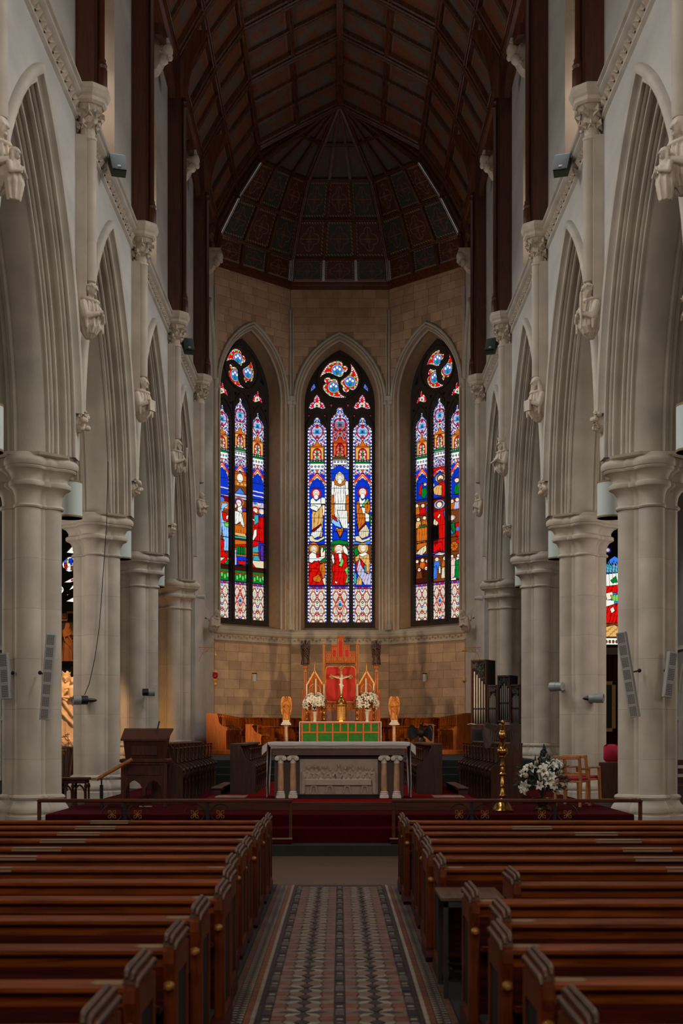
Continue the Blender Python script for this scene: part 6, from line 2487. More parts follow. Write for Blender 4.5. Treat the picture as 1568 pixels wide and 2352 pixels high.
LILY = lily_mesh()
LILY.materials.append(M['petal_white'])
m = MB()
for i in range(5):
    a = i * 2 * pi / 5
    m.tube([(0, 0, 0.02), (0.012 * cos(a), 0.012 * sin(a), 0.06), (0.02 * cos(a), 0.02 * sin(a), 0.075)], 0.0028, 4)
STAM = m.mesh('stamens')
STAM.materials.append(M['petal_center'])
m = MB()
for i in range(3):
    for k in range(6):
        a = k * pi / 3 + i * 0.5
        m.ell((0.022 * (2 - i) / 2 * cos(a), 0.022 * (2 - i) / 2 * sin(a), 0.02 + 0.012 * i), (0.024, 0.024, 0.03), 7, 5)
ROSE = m.mesh('rose', 50)
ROSE.materials.append(M['petal_pink'])
m = MB()
m.loft([[(-0.004, 0, 0), (0, 0, -0.002), (0.004, 0, 0)], [(-0.016, 0, 0.06), (0, 0, 0.052), (0.016, 0, 0.06)], [(-0.014, 0.02, 0.12), (0, 0.02, 0.11), (0.014, 0.02, 0.12)], [(-0.001, 0.06, 0.17), (0, 0.06, 0.17), (0.001, 0.06, 0.17)]], closed=False)
LEAF = m.mesh('leaf', 60)
LEAF.materials.append(M['leaf_green'])


def aim(o, p, d, sc, spin):
    q = Vector(d).to_track_quat('Z', 'Y')
    o.matrix_basis = Matrix.Translation(p) @ q.to_matrix().to_4x4() @ Matrix.Rotation(spin, 4, 'Z') @ Matrix.Scale(sc, 4)


def bouquet(parent, c, R, nl, nr, nf, rnd, sz=1.0, squash=(1, 0.8, 0.85)):
    c = Vector(c)
    for kind, n in (('lily', nl), ('rose', nr), ('leaf', nf)):
        for i in range(n):
            a, b = rnd.uniform(0, 2 * pi), rnd.uniform(-0.5, 1.2)
            d = Vector((cos(a) * cos(b), sin(a) * cos(b) - 0.45 * (kind != 'leaf'), sin(b))).normalized()
            r = R * (rnd.uniform(0.78, 1.02) if kind != 'leaf' else rnd.uniform(0.4, 1.0))
            p = c + Vector((d.x * r * squash[0], d.y * r * squash[1], d.z * r * squash[2]))
            me = {'lily': LILY, 'rose': ROSE, 'leaf': LEAF}[kind]
            o = link(kind, me, None, parent)
            aim(o, p, d + Vector((0, -0.3, 0.1)), sz * rnd.uniform(0.8, 1.2), rnd.uniform(0, 6))
            if kind == 'lily':
                link('stamens', STAM, None, o)
    m = MB()
    for i in range(26):
        a, b = rnd.uniform(0, 2 * pi), rnd.uniform(-0.3, 1.3)
        d = Vector((cos(a) * cos(b) * squash[0], sin(a) * cos(b) * squash[1], sin(b) * squash[2])) * R * 0.95
        m.tube([c + Vector((0, 0, -R * 0.8)), c + d * 0.4, c + d], 0.004 * sz, 4)
    m.build('stems', 'leaf_dark', parent)


for q, px, nm in ((-1, 723, 'left'), (1, 843, 'right')):
    p = at(px, 1657, HY + 0.3)
    o = thing('altar_flowers', 'vase of white lilies on the high altar, %s of the tabernacle' % nm, 'flowers', (p.x, HY + 0.2, ZT))
    MB().lathe([(0.06, 0.0), (0.065, 0.02), (0.05, 0.06), (0.06, 0.2), (0.085, 0.33), (0.08, 0.33), (0.05, 0.2)], 16).build('vase', 'vase', o, smooth=40)
    bouquet(o, (0.02 * q, -0.03, 0.62), 0.3, 30, 4, 44, random.Random(31 + q), 1.0, (1.15, 0.62, 0.95))

# ------------------------------------------------------------------ reredos
RY = 45.55
RZ = RY / F_PX / 5.4069


def rp(x, y):
    """a point of the reredos front plane from the enlarged detail of the photograph"""
    return ((640 + x / 5.4069 - CXP) * RY / F_PX, EYE - (1440 + y / 5.4069 - CYP) * RY / F_PX)


t = thing('reredos', 'carved oak reredos with red panel, stepped cresting and gilded gables', 'reredos', (0, RY, 0))


def rbox(x0, x1, y0, y1, d0, d1, mat, name, ch=0.008):
    (a, zb), (b, za) = rp(x0, y0), rp(x1, y1)
    return MB().cbox(a, b, d0, d1, za, zb, ch).build(name, mat, t)


rbox(350, 1195, 700, 1560, 0.05, 0.2, 'wood_reredos_dark', 'backboard')
rbox(575, 965, 480, 1500, 0.0, 0.12, 'wood_reredos', 'centre_board')
m = MB()
(a, z1_), (b, z0_) = rp(582, 492), rp(952, 930)
out = []
for cx, cz, a0 in ((b - 0.12, z1_ - 0.12, 0), (a + 0.12, z1_ - 0.12, 90), (a + 0.12, z0_ + 0.12, 180), (b - 0.12, z0_ + 0.12, 270)):
    for i in range(5):
        g = radians(a0 + i * 22.5)
        out.append((cx + 0.12 * cos(g), cz + 0.12 * sin(g)))
m.slab(out, [], I4, -0.012, 0.01)
m.build('red_panel', 'red_panel', t)
fm = MB()
fm.tube([(x, -0.02, z) for x, z in out], 0.014, 6, closed=True)
fm.build('panel_moulding', 'gilt_paint', t)
# posts with spires
for x0, x1, y0, nm in ((545, 575, 215, 0), (960, 993, 215, 1), (312, 348, 560, 2), (1192, 1232, 560, 3)):
    rbox(x0, x1, y0, 1560, -0.06, 0.12, 'wood_reredos', 'post')
    xc = (x0 + x1) / 2
    m = MB()
    (a, zz), (b, zt) = rp(x0 - 6, y0), rp(x1 + 6, y0 - 60)
    mid = (a + b) / 2
    m.loft([[(a, -0.08, zz), (b, -0.08, zz), (b, 0.12, zz), (a, 0.12, zz)], [(a + 0.02, -0.06, zz + 0.03), (b - 0.02, -0.06, zz + 0.03), (b - 0.02, 0.1, zz + 0.03), (a + 0.02, 0.1, zz + 0.03)], [(mid - .004, 0.016, zt), (mid + .004, 0.016, zt), (mid + .004, 0.024, zt), (mid - .004, 0.024, zt)]], True, True)
    m.build('spire', 'gilt_paint', t)
    m = MB()
    for q in (x0 + 4, x1 - 4):
        x, z = rp(q, y0 + 10)
        x2, z2_ = rp(q, 1150)
        m.tube([(x, -0.065, z), (x, -0.065, z2_)], 0.008, 5)
    m.build('gilt_fillet', 'gilt_paint', t)
for x0, x1 in ((305, 355), (1180, 1238)):
    rbox(x0, x1, 485, 520, -0.09, 0.12, 'wood_reredos', 'statue_bracket')
rbox(285, 320, 780, 1560, 0.0, 0.3, 'wood_reredos', 'side_board')
rbox(1225, 1262, 780, 1560, 0.0, 0.3, 'wood_reredos', 'side_board')
# stepped battlement
for x0, x1, y0, y1 in ((725, 810, 120, 440), (652, 727, 228, 440), (808, 884, 228, 440), (580, 654, 312, 440), (882, 957, 312, 440)):
    rbox(x0, x1, y0, y1, -0.02, 0.1, 'wood_reredos', 'crest_panel')
    rbox(x0 + 13, x1 - 13, y0 + 24, y1 - 66, -0.028, 0.0, 'red_panel', 'red_inset', 0.002)
    m = MB()
    (a, zt), (b, _) = rp(x0 + 13, y0 + 24), rp(x1 - 13, y0)
    zb = rp(0, y1 - 66)[1]
    m.tube([(a, -0.03, zb), (a, -0.03, zt), (b, -0.03, zt), (b, -0.03, zb), (a, -0.03, zb)], 0.008, 5)
    mid = (a + b) / 2
    for zz in ((zt - 0.05), zb - 0.07):
        for q in (-1, 1):
            m.tube([(mid + q * (b - a) / 4 + 0.035 * cos(g * pi / 5), -0.032, zz + 0.035 * sin(g * pi / 5)) for g in range(10)], 0.0065, 5, closed=True)
    m.build('gilt_tracery', 'gilt_paint', t)
    m = MB()
    n = max(3, int((x1 - x0) / 18))
    for i in range(n):
        xa, za = rp(x0 + (x1 - x0) * (i + 0.15) / n, y0)
        xb, _ = rp(x0 + (x1 - x0) * (i + 0.8) / n, y0)
        m.box(xa, xb, -0.03, 0.08, za, za + 0.04)
    m.box(rp(x0 - 4, 0)[0], rp(x1 + 4, 0)[0], -0.04, 0.1, rp(0, y0)[1] - 0.035, rp(0, y0)[1])
    m.build('battlement', 'wood_reredos', t)
rbox(572, 965, 432, 448, -0.05, 0.1, 'wood_reredos', 'cornice')
m = MB()
for i in range(18):
    x, z = rp(590 + i * 20.6, 460)
    leafy(m, (x, -0.035, z), (0, -1, 0), (0.4 if i % 2 else -0.4, 0, 1), 0.036, 5)
m.build('gilt_foliage', 'gold', t)
# side gables
for x0, x1, apex in ((352, 546, 445), (994, 1192, 1090)):
    m = MB()
    pa = [rp(x0, 1170), rp(x0, 715), rp(apex, 560), rp(x1, 715), rp(x1, 1170)]
    m.slab(pa, [], I4, 0.0, 0.06)
    m.build('gable_board', 'wood_reredos', t)
    m = MB()
    l, ap, rr_ = rp(x0 - 2, 720), rp(apex, 548), rp(x1 + 2, 720)
    m.bar((l[0], -0.02, l[1]), (ap[0], -0.02, ap[1]), 0.03, 0.05)
    m.bar((rr_[0], -0.02, rr_[1]), (ap[0], -0.02, ap[1]), 0.03, 0.05)
    m.build('gable_moulding', 'gilt_paint', t)
    m = MB()
    for k in range(1, 5):
        for e in (l, rr_):
            x = e[0] + (ap[0] - e[0]) * k / 5
            z = e[1] + (ap[1] - e[1]) * k / 5
            m.ell((x + (-0.03 if e is l else 0.03), -0.02, z + 0.03), 0.024, 7, 5)
    fx, fz = rp(apex, 440)
    m.cap((ap[0], -0.02, ap[1]), (fx, -0.02, fz - 0.02), 0.014, 0.012, 6)
    m.ell((fx, -0.02, fz), 0.026, 8, 6)
    for q in (-1, 1):
        m.ell((fx + q * 0.04, -0.02, fz - 0.09), 0.02, 7, 5)
    m.build('crockets', 'gold', t, smooth=50)
    m = MB()
    cx, cz = rp(apex, 790)
    m.tube([(cx + 0.2 * cos(g * pi / 9), -0.012, cz - 0.02 + 0.24 * sin(g * pi / 9)) for g in range(18)], 0.012, 6, closed=True)
    for k in range(4):
        a = k * pi / 2
        m.tube([(cx + 0.1 * cos(a) + 0.075 * cos(g * pi / 6), -0.014, cz - 0.02 + 0.11 * sin(a) + 0.075 * sin(g * pi / 6)) for g in range(12)], 0.008, 5, closed=True)
    m.build('gilt_tracery', 'gilt_paint', t)
# tracery band and dark arcade below the panel
m = MB()
for i in range(11):
    x, z = rp(592 + i * 35, 985)
    m.tube([(x + 0.043 * cos(g * pi / 6), -0.02, z + 0.05 * sin(g * pi / 6)) for g in range(12)], 0.009, 5, closed=True)
m.build('quatrefoil_band', 'gilt_paint', t)
rbox(578, 958, 935, 950, -0.05, 0.05, 'wood_reredos', 'shelf')
for i in range(8):
    x, _ = rp(610 + i * 46, 0)
    zb, zt = rp(0, 1300)[1], rp(0, 1060)[1]
    m = MB()
    m.slab(outline(x, 0.05, 0.05, zb, zt, 5), [], I4, -0.012, 0.0)
    m.build('niche_panel', 'wood_reredos_dark', t)

# dark oak angels on the outer posts
for q, px, x, nm in ((-1, 700, 330, 'left'), (1, 863, 1209, 'right')):
    m = MB()
    standing(m, 0.82, 'pray' if q < 0 else 'cross', 'short', wings=True, ph=q)
    me = remesh(m, 0.013, 1, 'body')
    me.materials.append(M['wood_statue'])
    xx, zz = rp(x, 485)
    o = thing('oak_angel', 'dark carved oak angel standing on the %s post of the reredos' % nm, 'statue', (xx, RY + 0.0, zz + 0.045))
    link('body', me, None, o, (0, 0, 0.0))
    MB().cbox(-0.09, 0.09, -0.09, 0.09, -0.045, 0.012, 0.01).build('plinth', 'wood_statue', o)

# gilded angels on tall pedestals beside the altar
for q, px, nm in ((-1, 657, 'left'), (1, 905, 'right')):
    p = at(px, 1662, HY - 0.1)
    o = thing('angel_pedestal', 'slender marble pedestal column %s of the high altar' % nm, 'pedestal', (p.x, HY - 0.1, 1.19))
    hgt = p.z - 1.19
    MB().cbox(-0.15, 0.15, -0.15, 0.15, 0, 0.1, 0.01).lathe([(0.11, 0.1), (0.12, 0.14), (0.08, 0.18)], 16).build('pedestal_base', 'marble_white', o, smooth=40)
    MB().lathe([(0.065, 0.17), (0.062, hgt - 0.1), (0.09, hgt - 0.07), (0.1, hgt - 0.05)], 16).build('shaft', 'marble_column', o, smooth=40)
    MB().cbox(-0.17, 0.17, -0.17, 0.17, hgt - 0.05, hgt, 0.01).build('pedestal_top', 'marble_white', o)
    m = MB()
    standing(m, 0.72, 'pray' if q < 0 else 'hold', 'long', wings=False, ph=q * 2)
    me = remesh(m, 0.012, 1, 'body')
    me.materials.append(M['angel_gilt'])
    a = thing('gilded_angel', 'gilded angel with folded wings on the pedestal %s of the high altar' % nm, 'statue', (p.x, HY - 0.1, 1.19 + hgt))
    MB().cbox(-0.14, 0.14, -0.12, 0.12, 0.0, 0.05, 0.01).cbox(-0.11, 0.11, -0.1, 0.1, 0.05, 0.12, 0.01).build('plinth', 'marble_white', a)
    link('body', me, None, a, (0, 0, 0.12))
    for e in (-1, 1):
        m = MB()
        ol = [(0.02, .70), (.07, .80), (.12, .80), (.165, .72), (.185, .55), (.175, .35), (.14, .18), (.11, .12), (.09, .3), (.05, .55)]
        m.loft([[(e * x, dy - 0.3 * (x - .1) ** 2, z + 0.1) for x, z in ol] for dy in (0.07, 0.1)], True, True)
        for i in range(7):
            m.cap((e * (0.06 + 0.004 * i), 0.062, 0.88 - 0.08 * i), (e * (0.165 - 0.006 * i), 0.06, 0.74 - 0.075 * i), 0.014, 0.009, 5)
        m.build('wing', 'angel_gilt', a)
    m = MB()
    m.lathe([(0.03, 0.0), (0.045, 0.02), (0.03, 0.05), (0.006, 0.08), (0.015, 0.1), (0.0, 0.12)], 10)
    m.v = [(x, y, z + 0.83) for x, y, z in m.v]
    m.build('crown', 'gold', a, smooth=40)

# wall lanterns and the small sanctuary fittings
for s, px in ((-1, 580), (1, 978)):
    p = at(px, 1557, 48.2)
    d = 49.0
    P = Vector((s * (abs(px - CXP) * d / F_PX), d, EYE + (CYP - 1557) * d / F_PX))
    # stand it off the canted wall
    fr = facet_frame(135 if s < 0 else 45)
    loc = fr.inverted() @ P
    W = fr @ Vector((loc.x, -0.05, loc.z))
    o = thing('wall_lantern', 'small white lantern on the canted apse wall, %s of the reredos' % SIDE[s], 'lantern', tuple(W))
    o.rotation_euler = (0, 0, s * -pi / 4)
    MB().cbox(-0.06, 0.06, -0.12, 0.0, -0.14, 0.14, 0.015).build('shade', 'white_plastic', o)
    MB().cbox(-0.07, 0.07, -0.13, 0.0, 0.14, 0.17, 0.01).build('cap', 'metal_dark', o)
    MB().box(-0.03, 0.03, -0.03, 0.05, -0.05, 0.05).build('bracket', 'metal_dark', o)
for s in (-1, 1):
    y = 42.6
    o = thing('sanctuary_lamp', ('hanging sanctuary lamp with red glass on a gilt bracket, left wall' if s < 0 else 'hanging lamp on a gilt wall bracket above the organ'), 'lamp', (s * WX, y, 0))
    z0 = EYE + (CYP - 1487) * y / F_PX
    xx = -s * 0.52
    m = MB()
    m.tube([(0, 0, z0), (xx, 0, z0)], 0.012, 6)
    m.tube([(0, 0, z0 - 0.45), (xx * 0.2, 0, z0 - 0.2), (xx * 0.75, 0, z0)], 0.009, 6)
    for k in range(3):
        m.tube([(xx * (0.2 + 0.22 * k) + 0.06 * cos(g * pi / 5), 0, z0 - 0.1 + 0.06 * sin(g * pi / 5)) for g in range(10)], 0.007, 5, closed=True)
    m.build('bracket', 'gilt_paint', o)
    zl = EYE + (CYP - (1552 if s < 0 else 1560)) * y / F_PX
    m = MB()
    m.tube([(xx, 0, z0), (xx, 0, zl + 0.1)], 0.006, 5)
    m.build('chain', 'gold', o)
    m = MB()
    if s < 0:
        m.lathe([(0.02, zl - 0.34), (0.06, zl - 0.28), (0.03, zl - 0.22), (0.1, zl - 0.12), (0.1, zl - 0.1)], 14, (xx, 0))
        m.lathe([(0.1, zl + 0.1), (0.06, zl + 0.14), (0.02, zl + 0.2)], 14, (xx, 0))
        m.lathe([(0.06, z0 - 0.25), (0.03, z0 - 0.2), (0.01, z0 - 0.12)], 12, (xx, 0))
    else:
        m.lathe([(0.02, zl - 0.12), (0.07, zl - 0.05), (0.05, zl + 0.05), (0.02, zl + 0.1)], 14, (xx, 0))
        m.lathe([(0.07, z0 - 0.13), (0.09, z0 - 0.1), (0.06, z0 - 0.05), (0.02, z0 - 0.02)], 12, (xx, 0))
    m.build('mount', 'gilt_paint', o, smooth=40)
    if s < 0:
        MB().lathe([(0.03, zl - 0.1), (0.085, zl - 0.04), (0.085, zl + 0.05), (0.07, zl + 0.1)], 14, (xx, 0)).build('red_glass', 'lamp_red_glass', o, smooth=40)
# ------------------------------------------------------------------ choir stalls
def stall_bank(label, loc, rz, n, w, top, mat, seat_h=0.45, cat='choir stall', depth=0.5, high=False):
    """a bank of n seats facing -y, its back at y = depth; x from 0 to n*w"""
    t = thing('choir_stall', label, cat, loc, rz, 'banks of choir stalls')
    L = n * w
    MB().cbox(0, L, depth - 0.03, depth, 0.0, top - 0.03, 0.006).build('back_board', mat, t)
    MB().cbox(-0.03, L + 0.03, depth - 0.2, depth + 0.05, top - 0.045, top, 0.01).build('top_rail', mat, t)
    MB().cbox(0.03, L - 0.03, 0.16, depth - 0.03, seat_h - 0.035, seat_h, 0.006).build('seat_board', mat, t)
    MB().cbox(0.03, L - 0.03, 0.2, 0.24, 0.0, seat_h - 0.035, 0.006).build('kick_board', mat, t)
    # shaped divisions: narrow above, swelling to an elbow, with a turned colonnette and a lower baluster
    e = top * 0.66
    pr = [(depth - 0.02, 0.0), (0.02, 0.0), (0.02, 0.08), (0.05, 0.1), (0.07, e * 0.55), (0.03, e * 0.66), (0.0, e * 0.78), (0.0, e * 0.88), (0.05, e * 0.95), (0.12, e), (0.19, e + 0.05), (0.22, e + 0.12), (0.24, top - 0.1), (0.28, top - 0.045), (depth - 0.02, top - 0.045)]
    dm = MB()
    dm.loft([[(x, y, z) for y, z in pr] for x in (-0.025, 0.025)], True, True)
    DM = dm.mesh('division')
    DM.materials.append(M[mat])
    cm = MB()
    cm.lathe([(0.02, e), (0.03, e + 0.02), (0.017, e + 0.05), (0.015, top - 0.14), (0.028, top - 0.1), (0.018, top - 0.08), (0.03, top - 0.045)], 10, (0, 0.1))
    CM = cm.mesh('colonnette', 40)
    CM.materials.append(M[mat])
    bm_ = MB()
    bm_.lathe([(0.025, 0.0), (0.03, 0.05), (0.016, 0.09), (0.014, e * 0.45), (0.026, e * 0.52), (0.016, e * 0.56), (0.03, e * 0.62)], 10, (0, 0.03))
    BM_ = bm_.mesh('baluster', 40)
    BM_.materials.append(M[mat])
    kn = MB()
    kn.ell((0, -0.005, e * 0.83), (0.035, 0.035, 0.04), 10, 7)
    KN = kn.mesh('elbow_knob', 40)
    KN.materials.append(M[mat])
    for i in range(n + 1):
        d = link('division', DM, None, t, (i * w, 0, 0))
        link('colonnette', CM, None, d)
        link('baluster', BM_, None, d)
        link('elbow_knob', KN, None, d)
        if i < n:
            pb = MB()
            for k in range(3):
                pb.cbox(i * w + 0.05 + k * (w - 0.1) / 3, i * w + 0.045 + (k + 1) * (w - 0.1) / 3, depth - 0.045, depth - 0.028, seat_h, top - 0.06, 0.004)
            pb.build('back_boards', mat, t)
    # solid panelled ends
    for x in (-0.035, L + 0.0):
        en = MB()
        q = [(depth + 0.04, 0.0), (0.0, 0.0), (0.0, e * 0.86), (0.06, e * 0.96), (0.16, e + 0.02), (0.24, e + 0.12), (0.27, top - 0.02), (depth + 0.04, top - 0.02)]
        en.loft([[(xx, y, z) for y, z in q] for xx in (x, x + 0.035)], True, True)
        en.build('end_panel', mat, t)
    return t


# dark choir stalls facing each other across the chancel (rz turns -y to face the middle)
# left banks face +x: local -y -> +x  => rz = +90 deg; x runs along +Y
stall_bank('dark oak choir stall bank left of the nave altar, front row', (-1.5, 24.15, 0.72), pi / 2, 8, 0.62, 0.90, 'wood_choir', depth=0.42)
stall_bank('dark oak choir stall bank behind the wooden ambo, back row', (-2.72, 23.4, 0.58), pi / 2, 10, 0.62, 1.06, 'wood_choir', depth=0.5)
# right banks face -x: rz = -90 deg; x runs along -Y
stall_bank('dark oak choir stall bank right of the nave altar, front row', (1.37, 24.15 + 8 * 0.62, 0.72), -pi / 2, 8, 0.62, 0.90, 'wood_choir', depth=0.42)
stall_bank('dark oak choir stall bank behind the brass eagle lectern, back row', (2.62, 23.4 + 10 * 0.62, 0.58), -pi / 2, 10, 0.62, 1.06, 'wood_choir', depth=0.5)
# golden oak stalls round the sanctuary
for s in (-1, 1):
    sd = SIDE[s]
    z = 1.32
    MB().cbox(min(s * 2.2, s * 4.4), max(s * 2.2, s * 4.4), 39.4, 47.6, 1.19, 1.32, 0.01).build('floor_stall_platform', 'wood_stall', None, label='golden wooden platform under the %s sanctuary stalls' % sd, kind='structure')
    if s < 0:
        stall_bank('golden oak stalls along the left sanctuary wall, back row', (-3.35, 39.9, z), pi / 2, 9, 0.68, 1.09, 'wood_stall', depth=0.55)
        stall_bank('golden oak stalls in the left sanctuary, front row', (-2.33, 40.0, z), pi / 2, 6, 0.68, 0.76, 'wood_stall', seat_h=0.4, depth=0.42)
        stall_bank('golden oak stalls under the left canted apse wall', (-3.55, 46.35, 1.25), pi / 4, 5, 0.66, 1.12, 'wood_stall', depth=0.5)
        stall_bank('golden oak front stalls curving behind the left gilded angel', (-2.35, 44.9, 1.25), pi / 4, 3, 0.66, 0.8, 'wood_stall', seat_h=0.4, depth=0.42)
    else:
        stall_bank('golden oak stalls along the right sanctuary wall, back row', (3.35, 39.9 + 9 * 0.68, z), -pi / 2, 9, 0.68, 1.09, 'wood_stall', depth=0.55)
        stall_bank('golden oak stalls in the right sanctuary, front row', (2.33, 40.0 + 6 * 0.68, z), -pi / 2, 6, 0.68, 0.76, 'wood_stall', seat_h=0.4, depth=0.42)
        q = 5 * 0.66 * 0.7071
        stall_bank('golden oak stalls under the right canted apse wall', (3.55 - q, 46.35 + q, 1.25), -pi / 4, 5, 0.66, 1.12, 'wood_stall', depth=0.5)
        q = 3 * 0.66 * 0.7071
        stall_bank('golden oak front stalls curving behind the right gilded angel', (2.35 - q, 44.9 + q, 1.25), -pi / 4, 3, 0.66, 0.8, 'wood_stall', seat_h=0.4, depth=0.42)
    # low kneeling boards in front of the dark stalls
    k = thing('kneeling_bench', 'low dark kneeling board on the red carpet, %s of the altar' % sd, 'bench', (s * 2.17, 24.9, 0.72))
    MB().cbox(-0.1, 0.1, -1.2, 1.6, 0.1, 0.13, 0.006).build('board', 'wood_choir', k)
    for y in (-1.1, 1.5):
        MB().box(-0.08, 0.08, y - 0.03, y + 0.03, 0.0, 0.1).build('foot', 'wood_choir', k)
    k = thing('floor_mat', 'flat grey-beige mat on the red carpet beside the altar, %s end' % sd, 'mat', (s * 1.85, 23.1, 0.72))
    MB().cbox(-0.26, 0.26, -0.35, 0.35, 0.0, 0.012, 0.004).build('mat', 'plaque', k)

# ------------------------------------------------------------------ ambo on the left
t = thing('ambo', 'reddish wooden ambo with sloping desk and pointed arches below', 'lectern', (-3.22, 22.6, 0.58))
m = MB()
m.cbox(-0.42, 0.38, -0.3, 0.3, 0.74, 0.80, 0.012)
m.cbox(-0.39, 0.35, -0.28, 0.28, 0.70, 0.745, 0.008)
m.build('middle_shelf', 'wood_pulpit', t)
m = MB()
q0 = [(-0.33, -0.24, 0.8), (0.29, -0.24, 0.8), (0.29, 0.22, 0.8), (-0.33, 0.22, 0.8)]
q1 = [(-0.36, -0.27, 1.10), (0.32, -0.27, 1.10), (0.36, 0.26, 1.26), (-0.4, 0.26, 1.26)]
m.loft([q0, q1], True, True)
m.build('desk_box', 'wood_pulpit', t)
m = MB()
m.loft([[(-0.4, -0.3, 1.10), (0.37, -0.3, 1.10), (0.4, 0.3, 1.28), (-0.43, 0.3, 1.28)], [(-0.4, -0.3, 1.13), (0.37, -0.3, 1.13), (0.4, 0.3, 1.31), (-0.43, 0.3, 1.31)]], True, True)
m.build('sloping_top', 'wood_pulpit', t)
MB().cbox(-0.24, 0.2, -0.262, -0.25, 0.86, 1.06, 0.006).build('desk_panel', 'wood_pulpit', t)
MB().box(-0.37, 0.33, -0.26, -0.24, 0.5, 0.70).cbox(-0.3, 0.26, -0.272, -0.258, 0.53, 0.67, 0.005).build('apron_panel', 'wood_pulpit', t)
for x in (-0.40, 0.30):
    for y in (-0.28, 0.22):
        MB().cbox(x, x + 0.06, y, y + 0.06, 0.0, 0.71, 0.006).build('corner_post', 'wood_pulpit', t)
m = MB()
hl = [outline(cx, 0.13, 0.06, -0.05, 0.28, 6) for cx in (-0.18, 0.14)]
m.slab([(-0.345, -0.02), (0.305, -0.02), (0.305, 0.52), (-0.345, 0.52)], [], I4, -0.2601, -0.2599) if False else None
ar = [(-0.345, 0.0), (-0.345, 0.52), (0.305, 0.52), (0.305, 0.0), (0.29, 0.0)]
a2 = outline(0.14, 0.135, 0.06, 0.2, 0.26, 6)[::-1]
a1 = outline(-0.18, 0.135, 0.06, 0.2, 0.26, 6)[::-1]
m.slab([(-0.345, 0.2), (-0.345, 0.5), (0.305, 0.5), (0.305, 0.2)] + a2 + a1, [], I4, -0.26, -0.24)
m.build('arched_front', 'wood_pulpit', t)
MB().box(-0.03, 0.0, -0.1, -0.07, 0.0, 0.5).build('metal_leg', 'iron', t)
MB().box(-0.12, 0.09, -0.14, -0.04, 0.0, 0.015).build('metal_foot', 'pipe_metal', t)
o = thing('microphone', 'thin black microphone standing up from the ambo desk', 'microphone', (-3.1, 22.72, 0.58 + 1.27))
m = MB()
m.bar((0.02, 0.05, 0.0), (0.06, 0.05, 0.16), 0.035, 0.02)
m.build('head', 'spot_black', o)
# stair rail by the ambo
o = thing('stair_handrail', 'sloping wooden handrail on a black iron post beside the ambo', 'handrail', (0, 22.0, 0))
a, b = at(222, 1790, 22.0), at(303, 1744, 22.0)
m = MB()
m.tube([(a.x, 0, a.z), (b.x, 0, b.z)], 0.03, 10)
m.build('handrail', 'wood_chair', o, smooth=50)
p = at(233, 1786, 22.0)
MB().box(p.x - 0.025, p.x + 0.025, -0.025, 0.025, 0.18, p.z - 0.12).box(p.x - 0.012, p.x + 0.012, -0.012, 0.012, p.z - 0.13, p.z).build('iron_post', 'iron', o)

# ------------------------------------------------------------------ brass eagle lectern
t = thing('eagle_lectern', 'polished brass eagle lectern standing behind the right communion rail', 'lectern', (2.53, 21.0, 0.58))
m = MB()
m.lathe([(0.16, 0.0), (0.165, 0.03), (0.15, 0.05), (0.14, 0.08), (0.11, 0.13), (0.08, 0.17), (0.06, 0.19), (0.035, 0.22)], 20)
m.build('foot', 'brass', t, smooth=40)
m = MB()
m.lathe([(0.035, 0.215), (0.05, 0.25), (0.05, 0.265), (0.03, 0.29), (0.028, 0.38), (0.045, 0.4), (0.028, 0.42), (0.026, 0.56), (0.055, 0.585), (0.055, 0.595), (0.03, 0.62), (0.034, 0.66), (0.028, 0.7), (0.05, 0.725), (0.03, 0.745), (0.026, 0.82), (0.035, 0.85)], 16)
m.build('stem', 'brass', t, smooth=40)
m = MB()
m.ell((0, 0, 0.95), (0.085, 0.085, 0.09), 18, 12)
m.lathe([(0.035, 0.84), (0.05, 0.86), (0.04, 0.88)], 14)
m.build('globe', 'brass', t, smooth=60)
m = MB()
m.cap((-0.03, 0, 1.03), (-0.025, 0, 1.12), 0.018, 0.022)
m.cap((0.03, 0, 1.03), (0.025, 0, 1.12), 0.018, 0.022)
m.ell((0, -0.01, 1.2), (0.065, 0.075, 0.11), 14, 10)
m.cap((0, -0.03, 1.28), (0, -0.05, 1.36), 0.045, 0.034)
m.ell((0, -0.06, 1.40), (0.036, 0.045, 0.036), 12, 8)
m.cap((0, -0.1, 1.40), (0, -0.125, 1.375), 0.017, 0.006, 6)
m.cap((0, 0.06, 1.14), (0, 0.1, 1.02), 0.04, 0.03)
me = remesh(m, 0.008, 1, 'eagle_body')
me.materials.append(M['brass'])
EAGLE = me
WINGM = {}
link('eagle_body', me, None, t)
for q in (-1, 1):
    m = MB()
    ol = [(0.04, 1.22), (0.10, 1.30), (0.17, 1.38), (0.24, 1.40), (0.29, 1.33), (0.30, 1.2), (0.28, 1.08), (0.25, 0.98), (0.2, 1.02), (0.12, 1.1), (0.05, 1.12)]
    m.loft([[(q * x, 0.0 + 0.5 * x * x + d, z) for x, z in ol] for d in (0.05, 0.075)], True, True)
    for k in range(5):
        m.cap((q * (0.07 + 0.035 * k), 0.04 + 0.012 * k, 1.26 + 0.015 * k), (q * (0.1 + 0.03 * k), 0.045 + 0.012 * k, 1.1 - 0.012 * k), 0.012, 0.008, 5)
    WINGM[q] = m.build('wing', 'wood_statue', t).data

